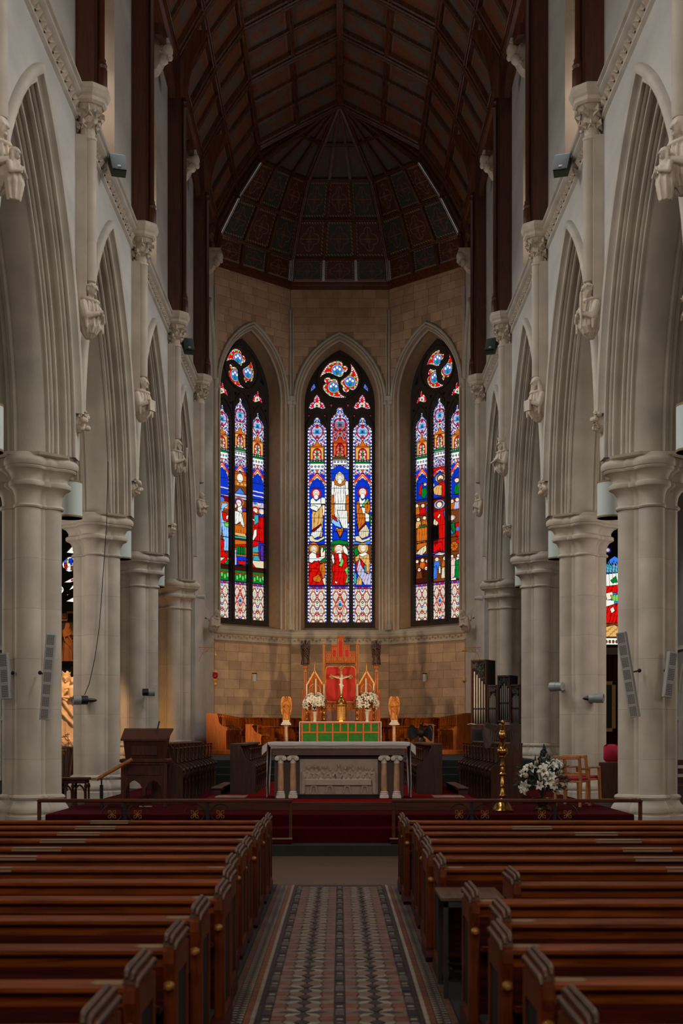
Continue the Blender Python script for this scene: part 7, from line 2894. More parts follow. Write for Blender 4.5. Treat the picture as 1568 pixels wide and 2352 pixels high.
# ------------------------------------------------------------------ flower stand on the right
t = thing('flower_stand', 'large arrangement of white lilies and pink roses on a bronze stand', 'flowers', (3.22, 21.45, 0.58))
MB().lathe([(0.11, 0.0), (0.12, 0.02), (0.1, 0.05), (0.07, 0.07), (0.09, 0.12), (0.15, 0.17), (0.17, 0.2), (0.15, 0.2), (0.1, 0.14)], 18).build('bronze_bowl', 'bowl_bronze', t, smooth=40)
bouquet(t, (0.0, 0.0, 0.47), 0.36, 17, 14, 230, random.Random(77), 0.88, (1.06, 0.7, 0.85))
m = MB()
rr = random.Random(3)
for i in range(150):
    a, h = rr.uniform(0, 2 * pi), rr.random()
    r = (1 - h) * 0.17 * sqrt(rr.random())
    m.ell((r * cos(a) + 0.03, r * sin(a) + 0.05, 0.66 + h * 0.38), (0.014, 0.014, 0.02), 5, 4)
m.build('filler_sprays', 'leaf_dark', t, kind='stuff')

# ------------------------------------------------------------------ wooden chairs on the right
def chair(label, loc, rz):
    t = thing('wooden_chair', label, 'chair', loc, rz, 'beech chairs beside the pier')
    for x in (-0.24, 0.2):
        b = MB()
        b.loft([[(x, 0.2, 0), (x + 0.04, 0.2, 0), (x + 0.04, 0.245, 0), (x, 0.245, 0)], [(x, 0.17, 0.45), (x + 0.04, 0.17, 0.45), (x + 0.04, 0.215, 0.45), (x, 0.215, 0.45)], [(x, 0.24, 0.84), (x + 0.04, 0.24, 0.84), (x + 0.04, 0.28, 0.84), (x, 0.28, 0.84)]], True, True)
        b.build('back_leg', 'wood_chair', t)
        b = MB()
        b.loft([[(x, -0.24, 0), (x + 0.04, -0.24, 0), (x + 0.04, -0.2, 0), (x, -0.2, 0)], [(x, -0.2, 0.62), (x + 0.04, -0.2, 0.62), (x + 0.04, -0.155, 0.62), (x, -0.155, 0.62)]], True, True)
        b.build('front_leg', 'wood_chair', t)
        MB().cbox(x, x + 0.045, -0.21, 0.22, 0.61, 0.645, 0.006).build('arm', 'wood_chair', t)
    MB().cbox(-0.24, 0.24, 0.235, 0.275, 0.79, 0.85, 0.008).build('top_rail', 'wood_chair', t)
    MB().cbox(-0.23, 0.23, 0.19, 0.215, 0.5, 0.54, 0.006).build('lower_rail', 'wood_chair', t)
    MB().cbox(-0.21, 0.21, -0.22, 0.18, 0.40, 0.435, 0.006).build('seat_frame', 'wood_chair', t)
    MB().cbox(-0.2, 0.2, -0.22, 0.17, 0.435, 0.485, 0.018).build('seat_pad', 'cushion_pink', t)
    return t


chair('beech armchair with pink seat, nearest the flower stand', (3.92, 22.75, 0.58), 2.6)
chair('beech armchair with pink seat, partly hidden by the nearest pier', (4.3, 23.9, 0.58), 2.4)
o = thing('chair_cushion', 'bright pink cushion propped above the beech chairs', 'cushion', (5.12, 25.45, 0.58))
MB().cbox(-0.15, 0.15, -0.05, 0.05, 0.69, 1.02, 0.045).build('cushion', 'cushion_pink', o, smooth=60)
m = MB()
m.cbox(-0.2, 0.2, -0.12, 0.2, 0.0, 0.68, 0.01)
m.build('stool', 'wood_choir', o)
# carved prayer desk on the left
t = thing('votive_table', 'small carved wooden table with pointed arcaded front by the nearest left pier', 'table', (-5.05, 25.6, 0.40))
MB().cbox(-0.5, 0.3, -0.2, 0.2, 0.52, 0.57, 0.01).build('table_top', 'wood_pulpit', t)
MB().cbox(-0.47, 0.27, -0.18, 0.18, 0.46, 0.52, 0.008).build('apron', 'wood_pulpit', t)
for i in range(3):
    cx = -0.35 + i * 0.25
    m = MB()
    m.tube([(x, -0.17, z) for x, z in outline(cx, 0.1, 0.08, 0.12, 0.27, 6)], 0.018, 6)
    m.build('arch', 'wood_pulpit', t, smooth=50)
for i in range(4):
    cx = -0.47 + i * 0.245
    MB().lathe([(0.035, 0.0), (0.045, 0.03), (0.022, 0.08), (0.02, 0.36), (0.035, 0.4), (0.022, 0.46)], 10, (cx, -0.16)).build('colonnette', 'wood_pulpit', t, smooth=40)
    MB().lathe([(0.035, 0.0), (0.045, 0.03), (0.022, 0.08), (0.02, 0.36), (0.035, 0.4), (0.022, 0.46)], 10, (cx, 0.14)).build('colonnette', 'wood_pulpit', t, smooth=40)

# ------------------------------------------------------------------ organ
t = thing('pipe_organ', 'chamber organ with carved pipe shades in a dark wooden case', 'organ', (3.62, 37.2, 1.19), -0.52)
OS = 10.4533 * F_PX / 37.2 / 1.13


def oz(y):
    return EYE - (1500 + y / 10.4533 - CYP) * 37.2 / F_PX - 1.19


def ox(x):
    return (x - 120) / OS


towers = [(120, 470, 165, 1700, 5, 'slope'), (490, 720, 775, 1690, 7, 'peak'), (725, 1005, 550, 1620, 5, 'peak'), (1010, 1240, 775, 1690, 7, 'peak'), (1245, 1590, 150, 1700, 5, 'rise')]
for i, (x0, x1, y0, y1, npipe, kind) in enumerate(towers):
    a, b, zt, zb = ox(x0), ox(x1), oz(y0), oz(y1)
    dep = 0.62 if i in (0, 4) else (0.55 if i == 2 else 0.4)
    MB().box(a, b, 0.1, dep, zb, zt - 0.02).build('case_body', 'organ_dark', t)
    m = MB()
    m.cbox(a, b, -0.02, dep + 0.02, zt - 0.05, zt, 0.008)
    m.cbox(a, b, -0.02, 0.1, zb - 0.05, zb, 0.008)
    m.cbox(a - 0.0, a + 0.035, -0.02, dep, zb, zt, 0.005)
    m.cbox(b - 0.035, b, -0.02, dep, zb, zt, 0.005)
    m.build('case_frame', 'wood_organ', t)
    wv = (b - a - 0.07) / npipe
    zmouth = zb + (zt - zb) * (0.22 if i in (0, 4) else 0.36)
    for k in range(npipe):
        x = a + 0.035 + wv * (k + 0.5)
        f = (k + 0.5) / npipe
        if kind == 'slope':
            zp = zt - 0.28 - f * (zt - zb) * 0.25
        elif kind == 'rise':
            zp = zt - 0.55 + f * 0.25
        else:
            zp = zt - 0.22 - abs(f - 0.5) * 2 * (zt - zb) * 0.14
        r = wv * 0.36
        p = MB()
        p.lathe([(r * 0.3, zb + 0.0), (r, zmouth - 0.02), (r, zp), (r * 0.92, zp + 0.002)], 10, (x, 0.05))
        pp = p.build('pipe', 'pipe_metal', t, smooth=40)
        q = MB()
        q.box(x - r * 0.7, x + r * 0.7, 0.05 - r - 0.004, 0.05 - r * 0.6, zmouth + 0.0, zmouth + 0.05)
        q.build('pipe_mouth', 'organ_dark', pp)
    # pierced carved shade above the pipes
    m = MB()
    rr = random.Random(i)
    for k in range(46):
        f = rr.random()
        x = a + 0.05 + f * (b - a - 0.1)
        if kind == 'slope':
            lim = zt - 0.2 - f * (zt - zb) * 0.25
        elif kind == 'rise':
            lim = zt - 0.5 + f * 0.25
        else:
            lim = zt - 0.17 - abs(f - 0.5) * 2 * (zt - zb) * 0.14
        z = rr.uniform(lim, zt - 0.06)
        R = rr.uniform(0.02, 0.04)
        g0 = rr.uniform(0, 6)
        m.tube([(x + R * (1 - g / 9) * cos(g0 + g * 0.8), -0.005, z + R * (1 - g / 9) * sin(g0 + g * 0.8)) for g in range(7)], 0.006, 4)
    m.build('carved_shade', 'organ_carving', t, kind='stuff')
a, b = ox(120), ox(1590)
MB().cbox(a, b, -0.05, 0.6, 0.0, oz(1720), 0.01).build('lower_case', 'wood_organ', t)
for k in range(4):
    MB().cbox(a + 0.05 + k * (b - a) / 4, a - 0.05 + (k + 1) * (b - a) / 4, -0.06, -0.045, 0.1, oz(1830), 0.006).build('case_panel', 'organ_dark', t)
o = thing('music_book', 'open grey music book lying on the organ ledge', 'book', (3.55, 36.95, 1.19 + oz(1720)), -0.52)
m = MB()
m.loft([[(-0.02 + x, -0.1, z) for x, z in ((0, 0.0), (0.1, 0.02), (0.2, 0.0), (0.2, 0.015), (0.1, 0.035), (0, 0.015))], [(-0.02 + x, 0.05, z + 0.0) for x, z in ((0, 0.0), (0.1, 0.02), (0.2, 0.0), (0.2, 0.015), (0.1, 0.035), (0, 0.015))]], True, True)
m.build('pages', 'book_grey', o)
# a dark wooden eagle lectern behind the right front stall
o = thing('wooden_lectern', 'dark wooden eagle lectern with slim microphone behind the right choir stalls', 'lectern', (1.92, 31.9, 0.62))
bd = EAGLE.copy()
bd.materials.clear()
bd.materials.append(M['wood_statue'])
link('eagle_body', bd, None, o).scale = (1.25, 1.1, 1.0)
for q in (-1, 1):
    wm = WINGM[q].copy()
    wm.materials.clear()
    wm.materials.append(M['black_paint'])
    link('wing', wm, None, o)
m = MB()
m.lathe([(0.2, 0.57), (0.2, 0.62), (0.06, 0.68), (0.05, 0.9), (0.12, 0.96), (0.1, 1.06), (0.05, 1.1)], 14)
m.build('stem', 'wood_statue', o, smooth=40)
m = MB()
m.tube([(0.26, -0.08, 0.9), (0.28, -0.08, 1.2), (0.2, -0.08, 1.36)], 0.008, 6)
m.tube([(0.06, -0.1, 1.41), (0.34, -0.1, 1.37)], 0.009, 6)
m.build('microphone_arm', 'pipe_metal', o)
# ------------------------------------------------------------------ pendant drum lamps hanging in the arches
LAMP_WORD = {0: 'nearest of its row', 1: 'second of its row', 2: 'third of its row', 3: 'farthest of its row'}
for s in (-1, 1):
    for k in range(4):
        y = PY(k) + BAY / 2
        o = thing('pendant_lamp', 'white drum pendant lamp hanging in the %s arcade, %s' % (SIDE[s], LAMP_WORD[k]), 'lamp', (s * 5.2, y, 5.94), 0, 'drum lamps of the arcades')
        MB().lathe([(0.25, 0.02), (0.25, 0.68), (0.24, 0.68), (0.24, 0.02)], 28).build('shade', 'lamp_shade', o, smooth=40)
        MB().lathe([(0.253, 0.0), (0.253, 0.035), (0.245, 0.035), (0.245, 0.0)], 28).build('lower_trim', 'lamp_trim', o, smooth=40)
        MB().lathe([(0.253, 0.665), (0.253, 0.7), (0.245, 0.7), (0.245, 0.665)], 28).build('upper_trim', 'lamp_trim', o, smooth=40)
        MB().lathe([(0.24, 0.03), (0.02, 0.03), (0.0, 0.031)], 28, caps=False).build('diffuser', 'lamp_shade', o)
        zt = ZS + sqrt((4.95 + DA) ** 2 - AC ** 2) - 5.94
        MB().tube([(0, 0, 0.6), (0, 0, zt)], 0.008, 6).build('rod', 'metal_dark', o)

# ------------------------------------------------------------------ column loudspeakers on the nearest piers
def speaker(label, p0, p1, w, nrm, mount):
    """thin perforated column speaker from p0 (top) to p1 (bottom)"""
    p0, p1, n = Vector(p0), Vector(p1), Vector(nrm).normalized()
    ax = (p0 - p1).normalized()
    sd = ax.cross(n).normalized()
    n = sd.cross(ax).normalized()
    L = (p0 - p1).length
    Mx = Matrix((sd, -n, ax)).transposed().to_4x4()
    Mx.translation = p1
    o = thing('column_speaker', label, 'loudspeaker', tuple(p1), 0, 'column loudspeakers on the piers')
    o.rotation_euler = Mx.to_euler()
    MB().cbox(-w / 2, w / 2, 0.0, 0.1, 0, L, 0.008).build('cabinet', 'speaker_grey', o)
    k = max(3, int(L / 0.2))
    for i in range(k):
        z0, z1 = L * (i + 0.12) / k, L * (i + 0.9) / k
        g = MB()
        nn = 7
        for q in range(nn):
            for r_ in range(4):
                x = -w * 0.36 + w * 0.72 * (r_ + 0.5) / 4
                z = z0 + (z1 - z0) * (q + 0.5) / nn
                g.box(x - w * 0.07, x + w * 0.07, -0.003, 0.0, z - (z1 - z0) * 0.045, z + (z1 - z0) * 0.045)
        g.build('grille', 'speaker_grille', o, kind='stuff')
    iv = Mx.inverted()
    m = MB()
    q = iv @ Vector(mount)
    m.tube([(0, 0.08, L * 0.52), q], 0.015, 6)
    m.ell(tuple(q), 0.035, 8, 6)
    m.build('wall_arm', 'metal_dark', o, smooth=50)
    return o


ys = 22.15
speaker('tall grey column loudspeaker tilted on the nearest left pier', at(117, 1456, ys), at(101, 1654, ys), 0.16, (0.1, -1, -0.1), (-4.98, 22.44, EYE + (CYP - 1545) * 22.4 / F_PX))
speaker('grey column loudspeaker at the outer side of the nearest left pier', at(6, 1500, 22.3), at(12, 1606, 22.3), 0.16, (-0.25, -1, -0.1), (-5.45, 22.5, EYE + (CYP - 1545) * 22.4 / F_PX))
speaker('tall grey column loudspeaker slanting on the nearest right pier', at(1424, 1452, ys), at(1456, 1648, ys), 0.16, (-0.6, -1, -0.1), (4.98, 22.44, EYE + (CYP - 1540) * 22.4 / F_PX))
speaker('short grey column loudspeaker at the outer side of the nearest right pier', at(1547, 1497, 22.2), at(1534, 1602, 22.2), 0.15, (0.2, -1, -0.1), (5.42, 22.45, EYE + (CYP - 1540) * 22.4 / F_PX))

# ------------------------------------------------------------------ cylindrical spotlights on the piers
def spot(label, p, d, base, body='spot_grey'):
    d = Vector(d).normalized()
    o = thing('pier_spotlight', label, 'spotlight', tuple(p), 0, 'cylindrical spotlights on the piers')
    o.rotation_euler = d.to_track_quat('Z', 'Y').to_euler()
    MB().lathe([(0.09, -0.14), (0.095, -0.1), (0.095, 0.0)], 20).build('rear_housing', 'spot_black' if body == 'spot_black' else 'spot_grey', o, smooth=40)
    MB().lathe([(0.1, 0.0), (0.1, 0.16), (0.09, 0.165), (0.085, 0.14), (0.0, 0.14)], 20).build('barrel', 'spot_grey', o, smooth=40)
    iv = o.rotation_euler.to_matrix().to_4x4().inverted()
    q = iv @ (Vector(base) - Vector(p))
    MB().tube([(0, 0, -0.08), q], 0.04, 8).build('wall_mount', 'spot_black', o, smooth=50)


spot('black and grey spotlight on the second left pier pointing outward', at(186, 1608, 28.35), (-1, -0.35, 0), (-5.15, 28.55, EYE + (CYP - 1608) * 28.4 / F_PX), 'spot_black')
spot('black spotlight on the third left pier pointing to the altar', at(340, 1590, 34.5), (1, 0.3, 0), (-4.88, 34.72, EYE + (CYP - 1590) * 34.5 / F_PX), 'spot_black')
spot('grey spotlight on the inner side of the second right pier', at(1279, 1577, 28.75), (-0.75, 0.7, 0), (4.72, 28.9, EYE + (CYP - 1577) * 28.75 / F_PX))
spot('grey spotlight on the outer side of the second right pier', at(1368, 1604, 28.4), (1, -0.4, 0), (5.15, 28.55, EYE + (CYP - 1604) * 28.4 / F_PX))

# ------------------------------------------------------------------ green floodlights above the string course
for s in (-1, 1):
    for y, nm in ((25.1, 'nearer'), (36.8, 'farther')):
        o = thing('floodlight', 'dark green box floodlight on the %s string course, %s one' % (SIDE[s], nm), 'floodlight', (s * 4.13, y, 12.35), 0, 'floodlights on the string course')
        o.rotation_euler = (radians(-38), 0, s * radians(-18))
        m = MB()
        m.loft([[(-0.13, -0.1, -0.27), (0.13, -0.1, -0.27), (0.13, 0.06, -0.27), (-0.13, 0.06, -0.27)], [(-0.15, -0.12, 0.2), (0.15, -0.12, 0.2), (0.15, 0.09, 0.2), (-0.15, 0.09, 0.2)], [(-0.11, -0.09, 0.28), (0.11, -0.09, 0.28), (0.11, 0.06, 0.28), (-0.11, 0.06, 0.28)]], True, True)
        m.build('housing', 'floodlight_green', o)
        MB().box(-0.12, 0.12, -0.12, -0.1, -0.3, -0.26).build('front_rim', 'metal_dark', o)
        MB().box(-0.03, 0.03, -0.12, -0.1, -0.2, -0.15).build('rating_plate', 'white_plastic', o)
        MB().tube([(0, 0.05, 0.22), (s * 0.06, 0.12, 0.3)], 0.03, 8).build('knuckle', 'white_plastic', o)
# little white lamps and a white box at the chancel end
for s, px, py in ((-1, 457, 1371), (1, 1104, 1374)):
    y = 41.9
    p = at(px, py, y)
    o = thing('wall_floodlight', 'tiny white floodlight on the %s chancel wall' % SIDE[s], 'floodlight', (s * 4.3, y, p.z))
    MB().lathe([(0.05, -0.12), (0.06, 0.0), (0.075, 0.12), (0.07, 0.12)], 14, axis='x').build('head', 'white_plastic', o, smooth=40)
    MB().box(min(0, s * 0.16), max(0, s * 0.16), 0.02, 0.06, 0.03, 0.07).build('arm', 'white_plastic', o)
p = at(1073, 1420, 45.6)
o = thing('junction_box', 'small white control box on the right apse wall', 'box', (4.35, 45.6, p.z))
MB().cbox(-0.06, 0.09, -0.09, 0.09, -0.12, 0.12, 0.01).build('case', 'white_plastic', o)
MB().box(-0.05, 0.0, -0.1, -0.088, -0.06, -0.01).build('socket', 'metal_dark', o)

# cable of the left spotlight hanging down its pier
o = thing('hanging_cable', 'thin black cable looping down the second left pier', 'cable', (0, 0, 0))
pts = [at(248, 1060, 28.3), at(245, 1200, 28.25), at(236, 1330, 28.4), at(228, 1440, 28.42), at(218, 1510, 28.4), at(205, 1570, 28.38), at(194, 1596, 28.36)]
MB().tube(pts, 0.008, 6).build('cable', 'spot_black', o)
o['category'] = 'cable'

# ------------------------------------------------------------------ east ends of the aisles
def aisle_window(parent, cx, z0, zs, half, design, Y):
    """traceried aisle window in a wall facing the nave"""
    Mw = Matrix(((1, 0, 0, 0), (0, 1, 0, Y), (0, 0, 1, 0), (0, 0, 0, 1)))
    return Mw


for s in (-1, 1):
    Y = 44.0
    root = struct('wall_east_' + SIDE[s], 'dim stone east wall of the %s aisle chapel' % SIDE[s])
    Mw = Matrix(((1, 0, 0, 0), (0, 1, 0, Y), (0, 0, 1, 0), (0, 0, 0, 1)))
    cx = s * 8.35
    hole = outline(cx, 1.62, 1.2, 4.6, 6.6, 10)
    m = MB()
    m.slab([(min(s * 5.6, s * 10.3), 0), (max(s * 5.6, s * 10.3), 0), (max(s * 5.6, s * 10.3), 11.8), (min(s * 5.6, s * 10.3), 11.8)], [hole[::-1]], Mw, 0, 0.3)
    m.build('masonry', 'plaster_aisle', root)
    m = MB()
    m.tube([tuple(Mw @ Vector((p[0], -0.04, p[1]))) for p in arc(cx, 1.78 + 1.2, 1.2, 6.6, 10)], 0.09, 8)
    m.build('hood_mould', 'stone_arch', root, smooth=50)
    w = struct('window_4' if s < 0 else 'window_5', ('stained glass tracery window high in the left aisle chapel' if s < 0 else 'stained glass lancet with red figures in the right aisle chapel'))
    holes, cols = [], []
    if s < 0:
        P_ = lambda pts: [((px - CXP) * Y / F_PX, EYE + (CYP - py) * Y / F_PX) for px, py in pts]
        q4 = []
        for c_, r_ in (((150, 1287), 9), ((163, 1287), 9), ((150, 1301), 9), ((163, 1301), 9)):
            pass
        def ring(cx_, cy_, r_, n=16, k=0.16):
            return [(cx_ + r_ * (1 + k * abs(cos(2 * (2 * pi * i / n)))) * cos(2 * pi * i / n), cy_ + r_ * (1 + k * abs(cos(2 * (2 * pi * i / n)))) * sin(2 * pi * i / n)) for i in range(n)]
        shapes = [([(150, 1268), (163, 1254), (176, 1254), (180, 1272)], 'W'), (ring(158, 1295, 15), 'q'), ([(144, 1337), (158, 1329), (174, 1323), (180, 1330), (160, 1337)], 'W'), ([(155, 1356), (164, 1344), (178, 1336), (184, 1344), (168, 1350)], 'W'), (ring(136, 1354, 9, 12, 0), 'W'), ([(151, 1368), (163, 1361), (158, 1363), (152, 1364)], 'W'), ([(149, 1380), (168, 1370), (190, 1372), (190, 1385)], 'W'), ([(118, 1390), (118, 1375), (138, 1375), (138, 1390)], 'W')]
        for pts, c in shapes:
            u = P_(pts)
            ar = sum(u[i][0] * u[(i + 1) % len(u)][1] - u[(i + 1) % len(u)][0] * u[i][1] for i in range(len(u)))
            holes.append(u if ar < 0 else u[::-1])
            cv = Canvas(min(p[0] for p in pts) - 1, max(p[0] for p in pts) + 1, min(p[1] for p in pts) - 1, max(p[1] for p in pts) + 1, 1.3)
            cv.fill('W')
            xm, ym = np.mean([p[0] for p in pts]), np.mean([p[1] for p in pts])
            if c == 'q':
                cv.P('b', [(144, 1284), (152, 1280), (156, 1300), (146, 1304)])
                cv.P('R', [(146, 1292), (150, 1291), (152, 1308), (147, 1306)])
                cv.P('T', [(150, 1286), (156, 1284), (156, 1300), (152, 1302)])
                cv.P('B', [(156, 1282), (164, 1280), (164, 1296), (158, 1296)])
                cv.P('G', [(165, 1284), (172, 1286), (171, 1300), (166, 1298)])
                cv.P('N', [(161, 1298), (170, 1300), (169, 1309), (160, 1308)])
                cv.E('W', 156, 1296, 3, 4, raw=True)
            else:
                cv.E('R', xm, ym, 2.2, 2.2, raw=True)
                cv.E('g', xm + 4, ym - 2, 1.4, 1.4, raw=True)
            cols.append(cv)
        sillz = EYE + (CYP - 1394) * Y / F_PX
    else:
        x0, x1 = 1391, 1437
        pts = [(x0, 1480), (x0, 1305), (1394, 1295), (1402, 1284), (1414, 1276), (1426, 1284), (1434, 1295), (x1, 1305), (x1, 1480)]
        pts2 = [(1397 + 8 * cos(i * pi / 6), 1262 + 7 * sin(i * pi / 6)) for i in range(12)]
        P_ = lambda pts: [((px - CXP) * Y / F_PX, EYE + (CYP - py) * Y / F_PX) for px, py in pts]
        for p_ in (pts, pts2):
            u = P_(p_)
            ar = sum(u[i][0] * u[(i + 1) % len(u)][1] - u[(i + 1) % len(u)][0] * u[i][1] for i in range(len(u)))
            holes.append(u if ar < 0 else u[::-1])
        cv = Canvas(x0 - 1, x1 + 1, 1275, 1481, 1.3)
        cv.fill('b')
        for i in range(14):
            cv.P('s' if i % 2 else 'C', [(1391 + i * 3.4, 1318), (1394 + i * 3.4, 1284 + (i * 7) % 11), (1399 + i * 3.4, 1306)])
        cv.P('W', [(1390, 1318), (1440, 1312), (1440, 1345), (1390, 1346)])
        for i in range(6):
            cv.L('K', [(1392 + i * 8, 1314), (1394 + i * 8, 1346)], 0.4)
        cv.P('G', [(1404, 1332), (1416, 1322), (1420, 1336), (1408, 1338)])
        cv.P('R', [(1390, 1346), (1440, 1340), (1440, 1372), (1414, 1360), (1390, 1366)], folds=(0.4, 0.5, 0.4))
        cv.P('F', [(1392, 1362), (1408, 1358), (1412, 1372), (1396, 1378)])
        cv.P('g', [(1404, 1366), (1440, 1362), (1440, 1378), (1408, 1382)], folds=(0.7, 0.4, 0.4))
        cv.P('W', [(1390, 1376), (1412, 1378), (1412, 1392), (1390, 1394)])
        cv.P('R', [(1390, 1394), (1414, 1386), (1440, 1380), (1440, 1432), (1390, 1430)], folds=(0.5, 0.3, 0.35))
        cv.P('F', [(1402, 1398), (1410, 1392), (1414, 1402), (1406, 1408)])
        cv.P('N', [(1390, 1432), (1440, 1428), (1440, 1464), (1390, 1464)], folds=(0.3, 0.5, 0.5))
        cv.P('T', [(1390, 1440), (1412, 1434), (1440, 1448), (1440, 1462), (1390, 1462)], folds=(0.2, 0.7, 0.5))
        cv.P('W', [(1390, 1465), (1440, 1465), (1440, 1481), (1390, 1481)])
        for i in range(6):
            cv.E('N', 1394 + i * 8, 1473, 2.6, 3.5, raw=True)
        cols.append(cv)
        cv = Canvas(1387, 1407, 1253, 1271, 1.3)
        cv.fill('B')
        cv.E('T', 1397, 1262, 4.5, 4, raw=True)
        cv.E('F', 1396, 1261, 2, 2, raw=True)
        cols.append(cv)
        sillz = EYE + (CYP - 1484) * Y / F_PX
    m = MB()
    fo = outline(cx, 1.66, 1.2, 4.55, 6.6, 10)
    # openings must stay inside the frame
    m.slab(fo, holes, Mw, 0.08, 0.2)
    m.build('tracery', 'stone_tracery', w)
    _ws = WS
    for cv in cols:
        # panes are laid out in the pixels of this wall
        U = (cv.X - CXP) * Y / F_PX
        V = EYE + (CYP - cv.Y) * Y / F_PX
        me = bpy.data.meshes.new('pane')
        co = np.stack([U, np.full(U.shape, Y + 0.15), V], -1).reshape(-1, 3)
        ny, nx = U.shape
        a = (np.arange(ny - 1)[:, None] * nx + np.arange(nx - 1)[None, :]).ravel()
        me.from_pydata([tuple(c) for c in co], [], [(int(i), int(i + 1), int(i + nx + 1), int(i + nx)) for i in a])
        at_ = me.attributes.new('tint', 'FLOAT_COLOR', 'POINT')
        at_.data.foreach_set('color', np.concatenate([cv.C.reshape(-1, 3), np.ones((nx * ny, 1))], 1).astype(np.float32).ravel())
        me.materials.append(M['stained_glass'])
        link('pane', me, None, w)

# left chapel: altarpiece with a robed relief, and the crowned Madonna in front
t = thing('chapel_altarpiece', 'dark altarpiece with an orange-lit robed relief in the left chapel', 'altarpiece', (-8.6, 43.6, 0.4))
MB().box(-1.2, 1.4, 0.1, 0.3, 0.0, 5.0).build('backing', 'black_paint', t)
f = lambda px, py: ((px - CXP) * 43.6 / F_PX + 8.6, EYE - (py - CYP) * 43.6 / F_PX - 0.4)
m = MB()
pts = [f(100, 1424), f(153, 1424), f(153, 1406), f(215, 1406)]
m.tube([(x, 0.08, z) for x, z in pts], 0.04, 6)
m.build('gilt_cornice', 'gilt_paint', t)
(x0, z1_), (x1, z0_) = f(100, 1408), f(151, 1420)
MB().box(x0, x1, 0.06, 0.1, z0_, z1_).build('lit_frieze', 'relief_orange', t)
(x0, z0_) = f(100, 1522)
MB().box(x0, x0 + 1.8, 0.0, 0.1, z0_ - 0.05, z0_).build('ledge', 'wood_pulpit', t)
m = MB()
fx, fz = f(155, 1520)
standing(m, 1.25, 'pray', 'veil', ph=0.5)
me = remesh(m, 0.02, 1, 'robed_figure')
me.materials.append(M['relief_orange'])
rf = link('robed_figure', me, None, t, (fx, -0.02, fz))
rf.rotation_euler = (0, 0, 0.9)

p = at(152, 1716, 34.5)
t = thing('madonna_statue', 'crowned stone Madonna holding the child, lit warm in the left chapel', 'statue', (p.x, 34.5, p.z))
m = MB()
standing(m, 1.72, 'hold', 'veil', crown=True, ph=1.1)
# the child on her arm
robe(m, [(1.10, .10, .1, .2, -.2), (1.2, .11, .1, .2, -.2), (1.36, .1, .09, .2, -.2), (1.42, .05, .05, .2, -.2)], 6, 0.06)
head(m, (0.2, -0.22, 1.52), .075, False, 'short', True)
m.cap((0.12, -0.25, 1.36), (0.02, -0.3, 1.32), .035, .025)
me = remesh(m, 0.017, 1, 'figure')
me.materials.append(M['statue_stone'])
link('figure', me, None, t, (0, 0, 0.16))
MB().cbox(-0.36, 0.36, -0.32, 0.32, 0.0, 0.17, 0.02).build('plinth', 'statue_stone', t)
o = thing('statue_pedestal', 'tall black pedestal with gold lettering under the Madonna', 'pedestal', (p.x, 34.5, 0.4))
hh = p.z - 0.4
MB().cbox(-0.4, 0.4, -0.36, 0.36, 0.0, hh, 0.015).build('block', 'black_paint', o)


def lettering(txt, size, loc, parent, mat, name='lettering'):
    cu = bpy.data.curves.new(name, 'FONT')
    cu.body = txt
    cu.size = size
    cu.extrude = 0.003
    cu.align_x = 'CENTER'
    tmp = bpy.data.objects.new(name, cu)
    COL.objects.link(tmp)
    dg = bpy.context.evaluated_depsgraph_get()
    me = bpy.data.meshes.new_from_object(tmp.evaluated_get(dg))
    bpy.data.objects.remove(tmp)
    me.materials.clear()
    me.materials.append(M[mat])
    q = link(name, me, None, parent, loc)
    q.rotation_euler = (pi / 2, 0, 0)
    return q


lettering('MARY', 0.075, (-0.02, -0.368, hh - 0.1), o, 'gold_text')
lettering('F A O', 0.06, (-0.04, -0.368, hh - 0.17), o, 'gold_text')
# dried stems at her feet
o = thing('dry_stems', 'brown dried stems with small crosses at the feet of the Madonna', 'plant', (p.x, 34.05, 0.4))
m = MB()
rr = random.Random(9)
for i in range(6):
    x = rr.uniform(-0.3, 0.35)
    x2 = x + rr.uniform(-0.25, 0.25)
    z2 = hh + rr.uniform(0.15, 0.45)
    m.tube([(x * 0.5, 0, 0), (x, 0, hh), (x2, -0.03, z2)], 0.008, 5)
    m.tube([(x2 - 0.05, -0.03, z2 - 0.05), (x2 + 0.05, -0.03, z2 - 0.03)], 0.01, 5)
m.build('stems', 'wood_reredos_dark', o)

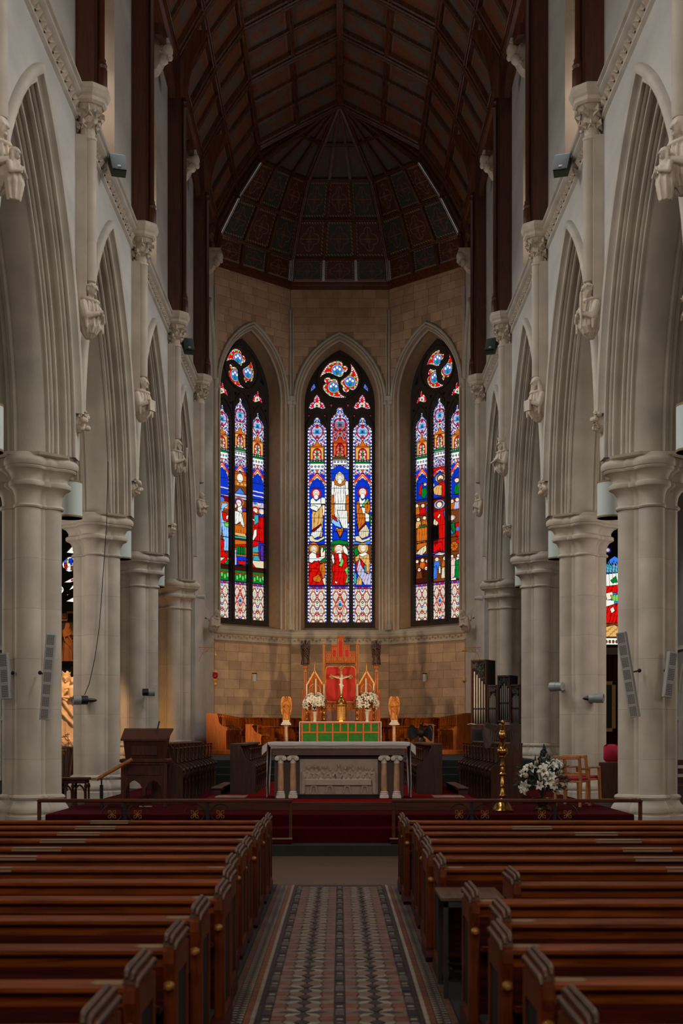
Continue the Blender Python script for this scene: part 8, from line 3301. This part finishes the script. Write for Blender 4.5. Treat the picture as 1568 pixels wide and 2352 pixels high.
# right chapel: curtain, framed dark painting, gilt rail
t = thing('chapel_curtain', 'dark red curtain hanging below the right chapel window', 'curtain', (8.2, 43.75, 0.4))
m = MB()
z1_, z0_ = EYE + (CYP - 1505) * 43.7 / F_PX - 0.4, 0.0
n = 60
m.loft([[(-1.2 + 2.4 * i / n, 0.04 * sin(i * 1.1), z) for i in range(n + 1)] for z in (z1_, (z0_ + z1_) / 2, z0_)], closed=False)
m.build('folds', 'curtain_red', t, smooth=60)
MB().tube([(-1.3, 0, z1_), (1.3, 0, z1_)], 0.025, 8).build('curtain_rod', 'metal_dark', t)
t = thing('framed_painting', 'dark painting in a gold frame in the right chapel', 'painting', (8.1, 43.5, 0.4))
f = lambda py: EYE + (CYP - py) * 43.5 / F_PX - 0.4
xr = (1413 - CXP) * 43.5 / F_PX - 8.1
m = MB()
zt, zb = f(1565), f(1681)
for a, b, c, d in ((-0.75, xr, zt - 0.12, zt), (-0.75, xr, zb, zb + 0.12), (-0.75, -0.63, zb, zt), (xr - 0.12, xr, zb, zt)):
    m.cbox(a, b, -0.06, 0.0, c, d, 0.01)
m.build('gold_frame', 'gilt_paint', t)
MB().box(-0.64, xr - 0.11, -0.02, 0.0, zb + 0.1, zt - 0.1).build('canvas', 'painting_dark', t)
MB().box(-0.75, xr + 0.6, -0.08, 0.02, f(1722), f(1710)).build('gilt_ledge', 'gilt_paint', t)
MB().box(-0.75, xr + 0.6, 0.0, 0.05, 0.0, f(1725)).build('grey_base', 'plaster_aisle', t)
# dark bench in the right aisle, beyond the nearest pier
t = thing('aisle_bench', 'dark wooden bench in the right aisle beside the nearest pier', 'bench', (6.35, 24.6, 0.40))
for k in range(3):
    MB().cbox(-0.35, 1.2, 0.2, 0.225, 0.5 + 0.16 * k, 0.6 + 0.16 * k, 0.004).build('back_slat', 'wood_choir', t)
MB().cbox(-0.35, 1.2, -0.2, 0.2, 0.42, 0.46, 0.006).build('seat', 'wood_choir', t)
for x in (-0.35, 1.15):
    MB().cbox(x, x + 0.05, -0.2, 0.23, 0.0, 0.95, 0.006).build('bench_end', 'wood_choir', t)

# warm lamps of the left chapel
spot_light('chapel_spot', (-6.2, 31.2, 6.2), (p.x, 34.5, 2.4), 1100, (1.0, 0.62, 0.3), 40, 0.5, 0.06)
spot_light('chapel_spot', (-8.4, 41.0, 6.0), (-8.9, 43.6, 4.0), 130, (1.0, 0.55, 0.2), 60, 0.5, 0.06)
spot_light('chapel_glow', (-6.6, 38.9, 1.1), (-5.0, 41.0, 3.6), 120, (1.0, 0.5, 0.14), 75, 0.6, 0.06)
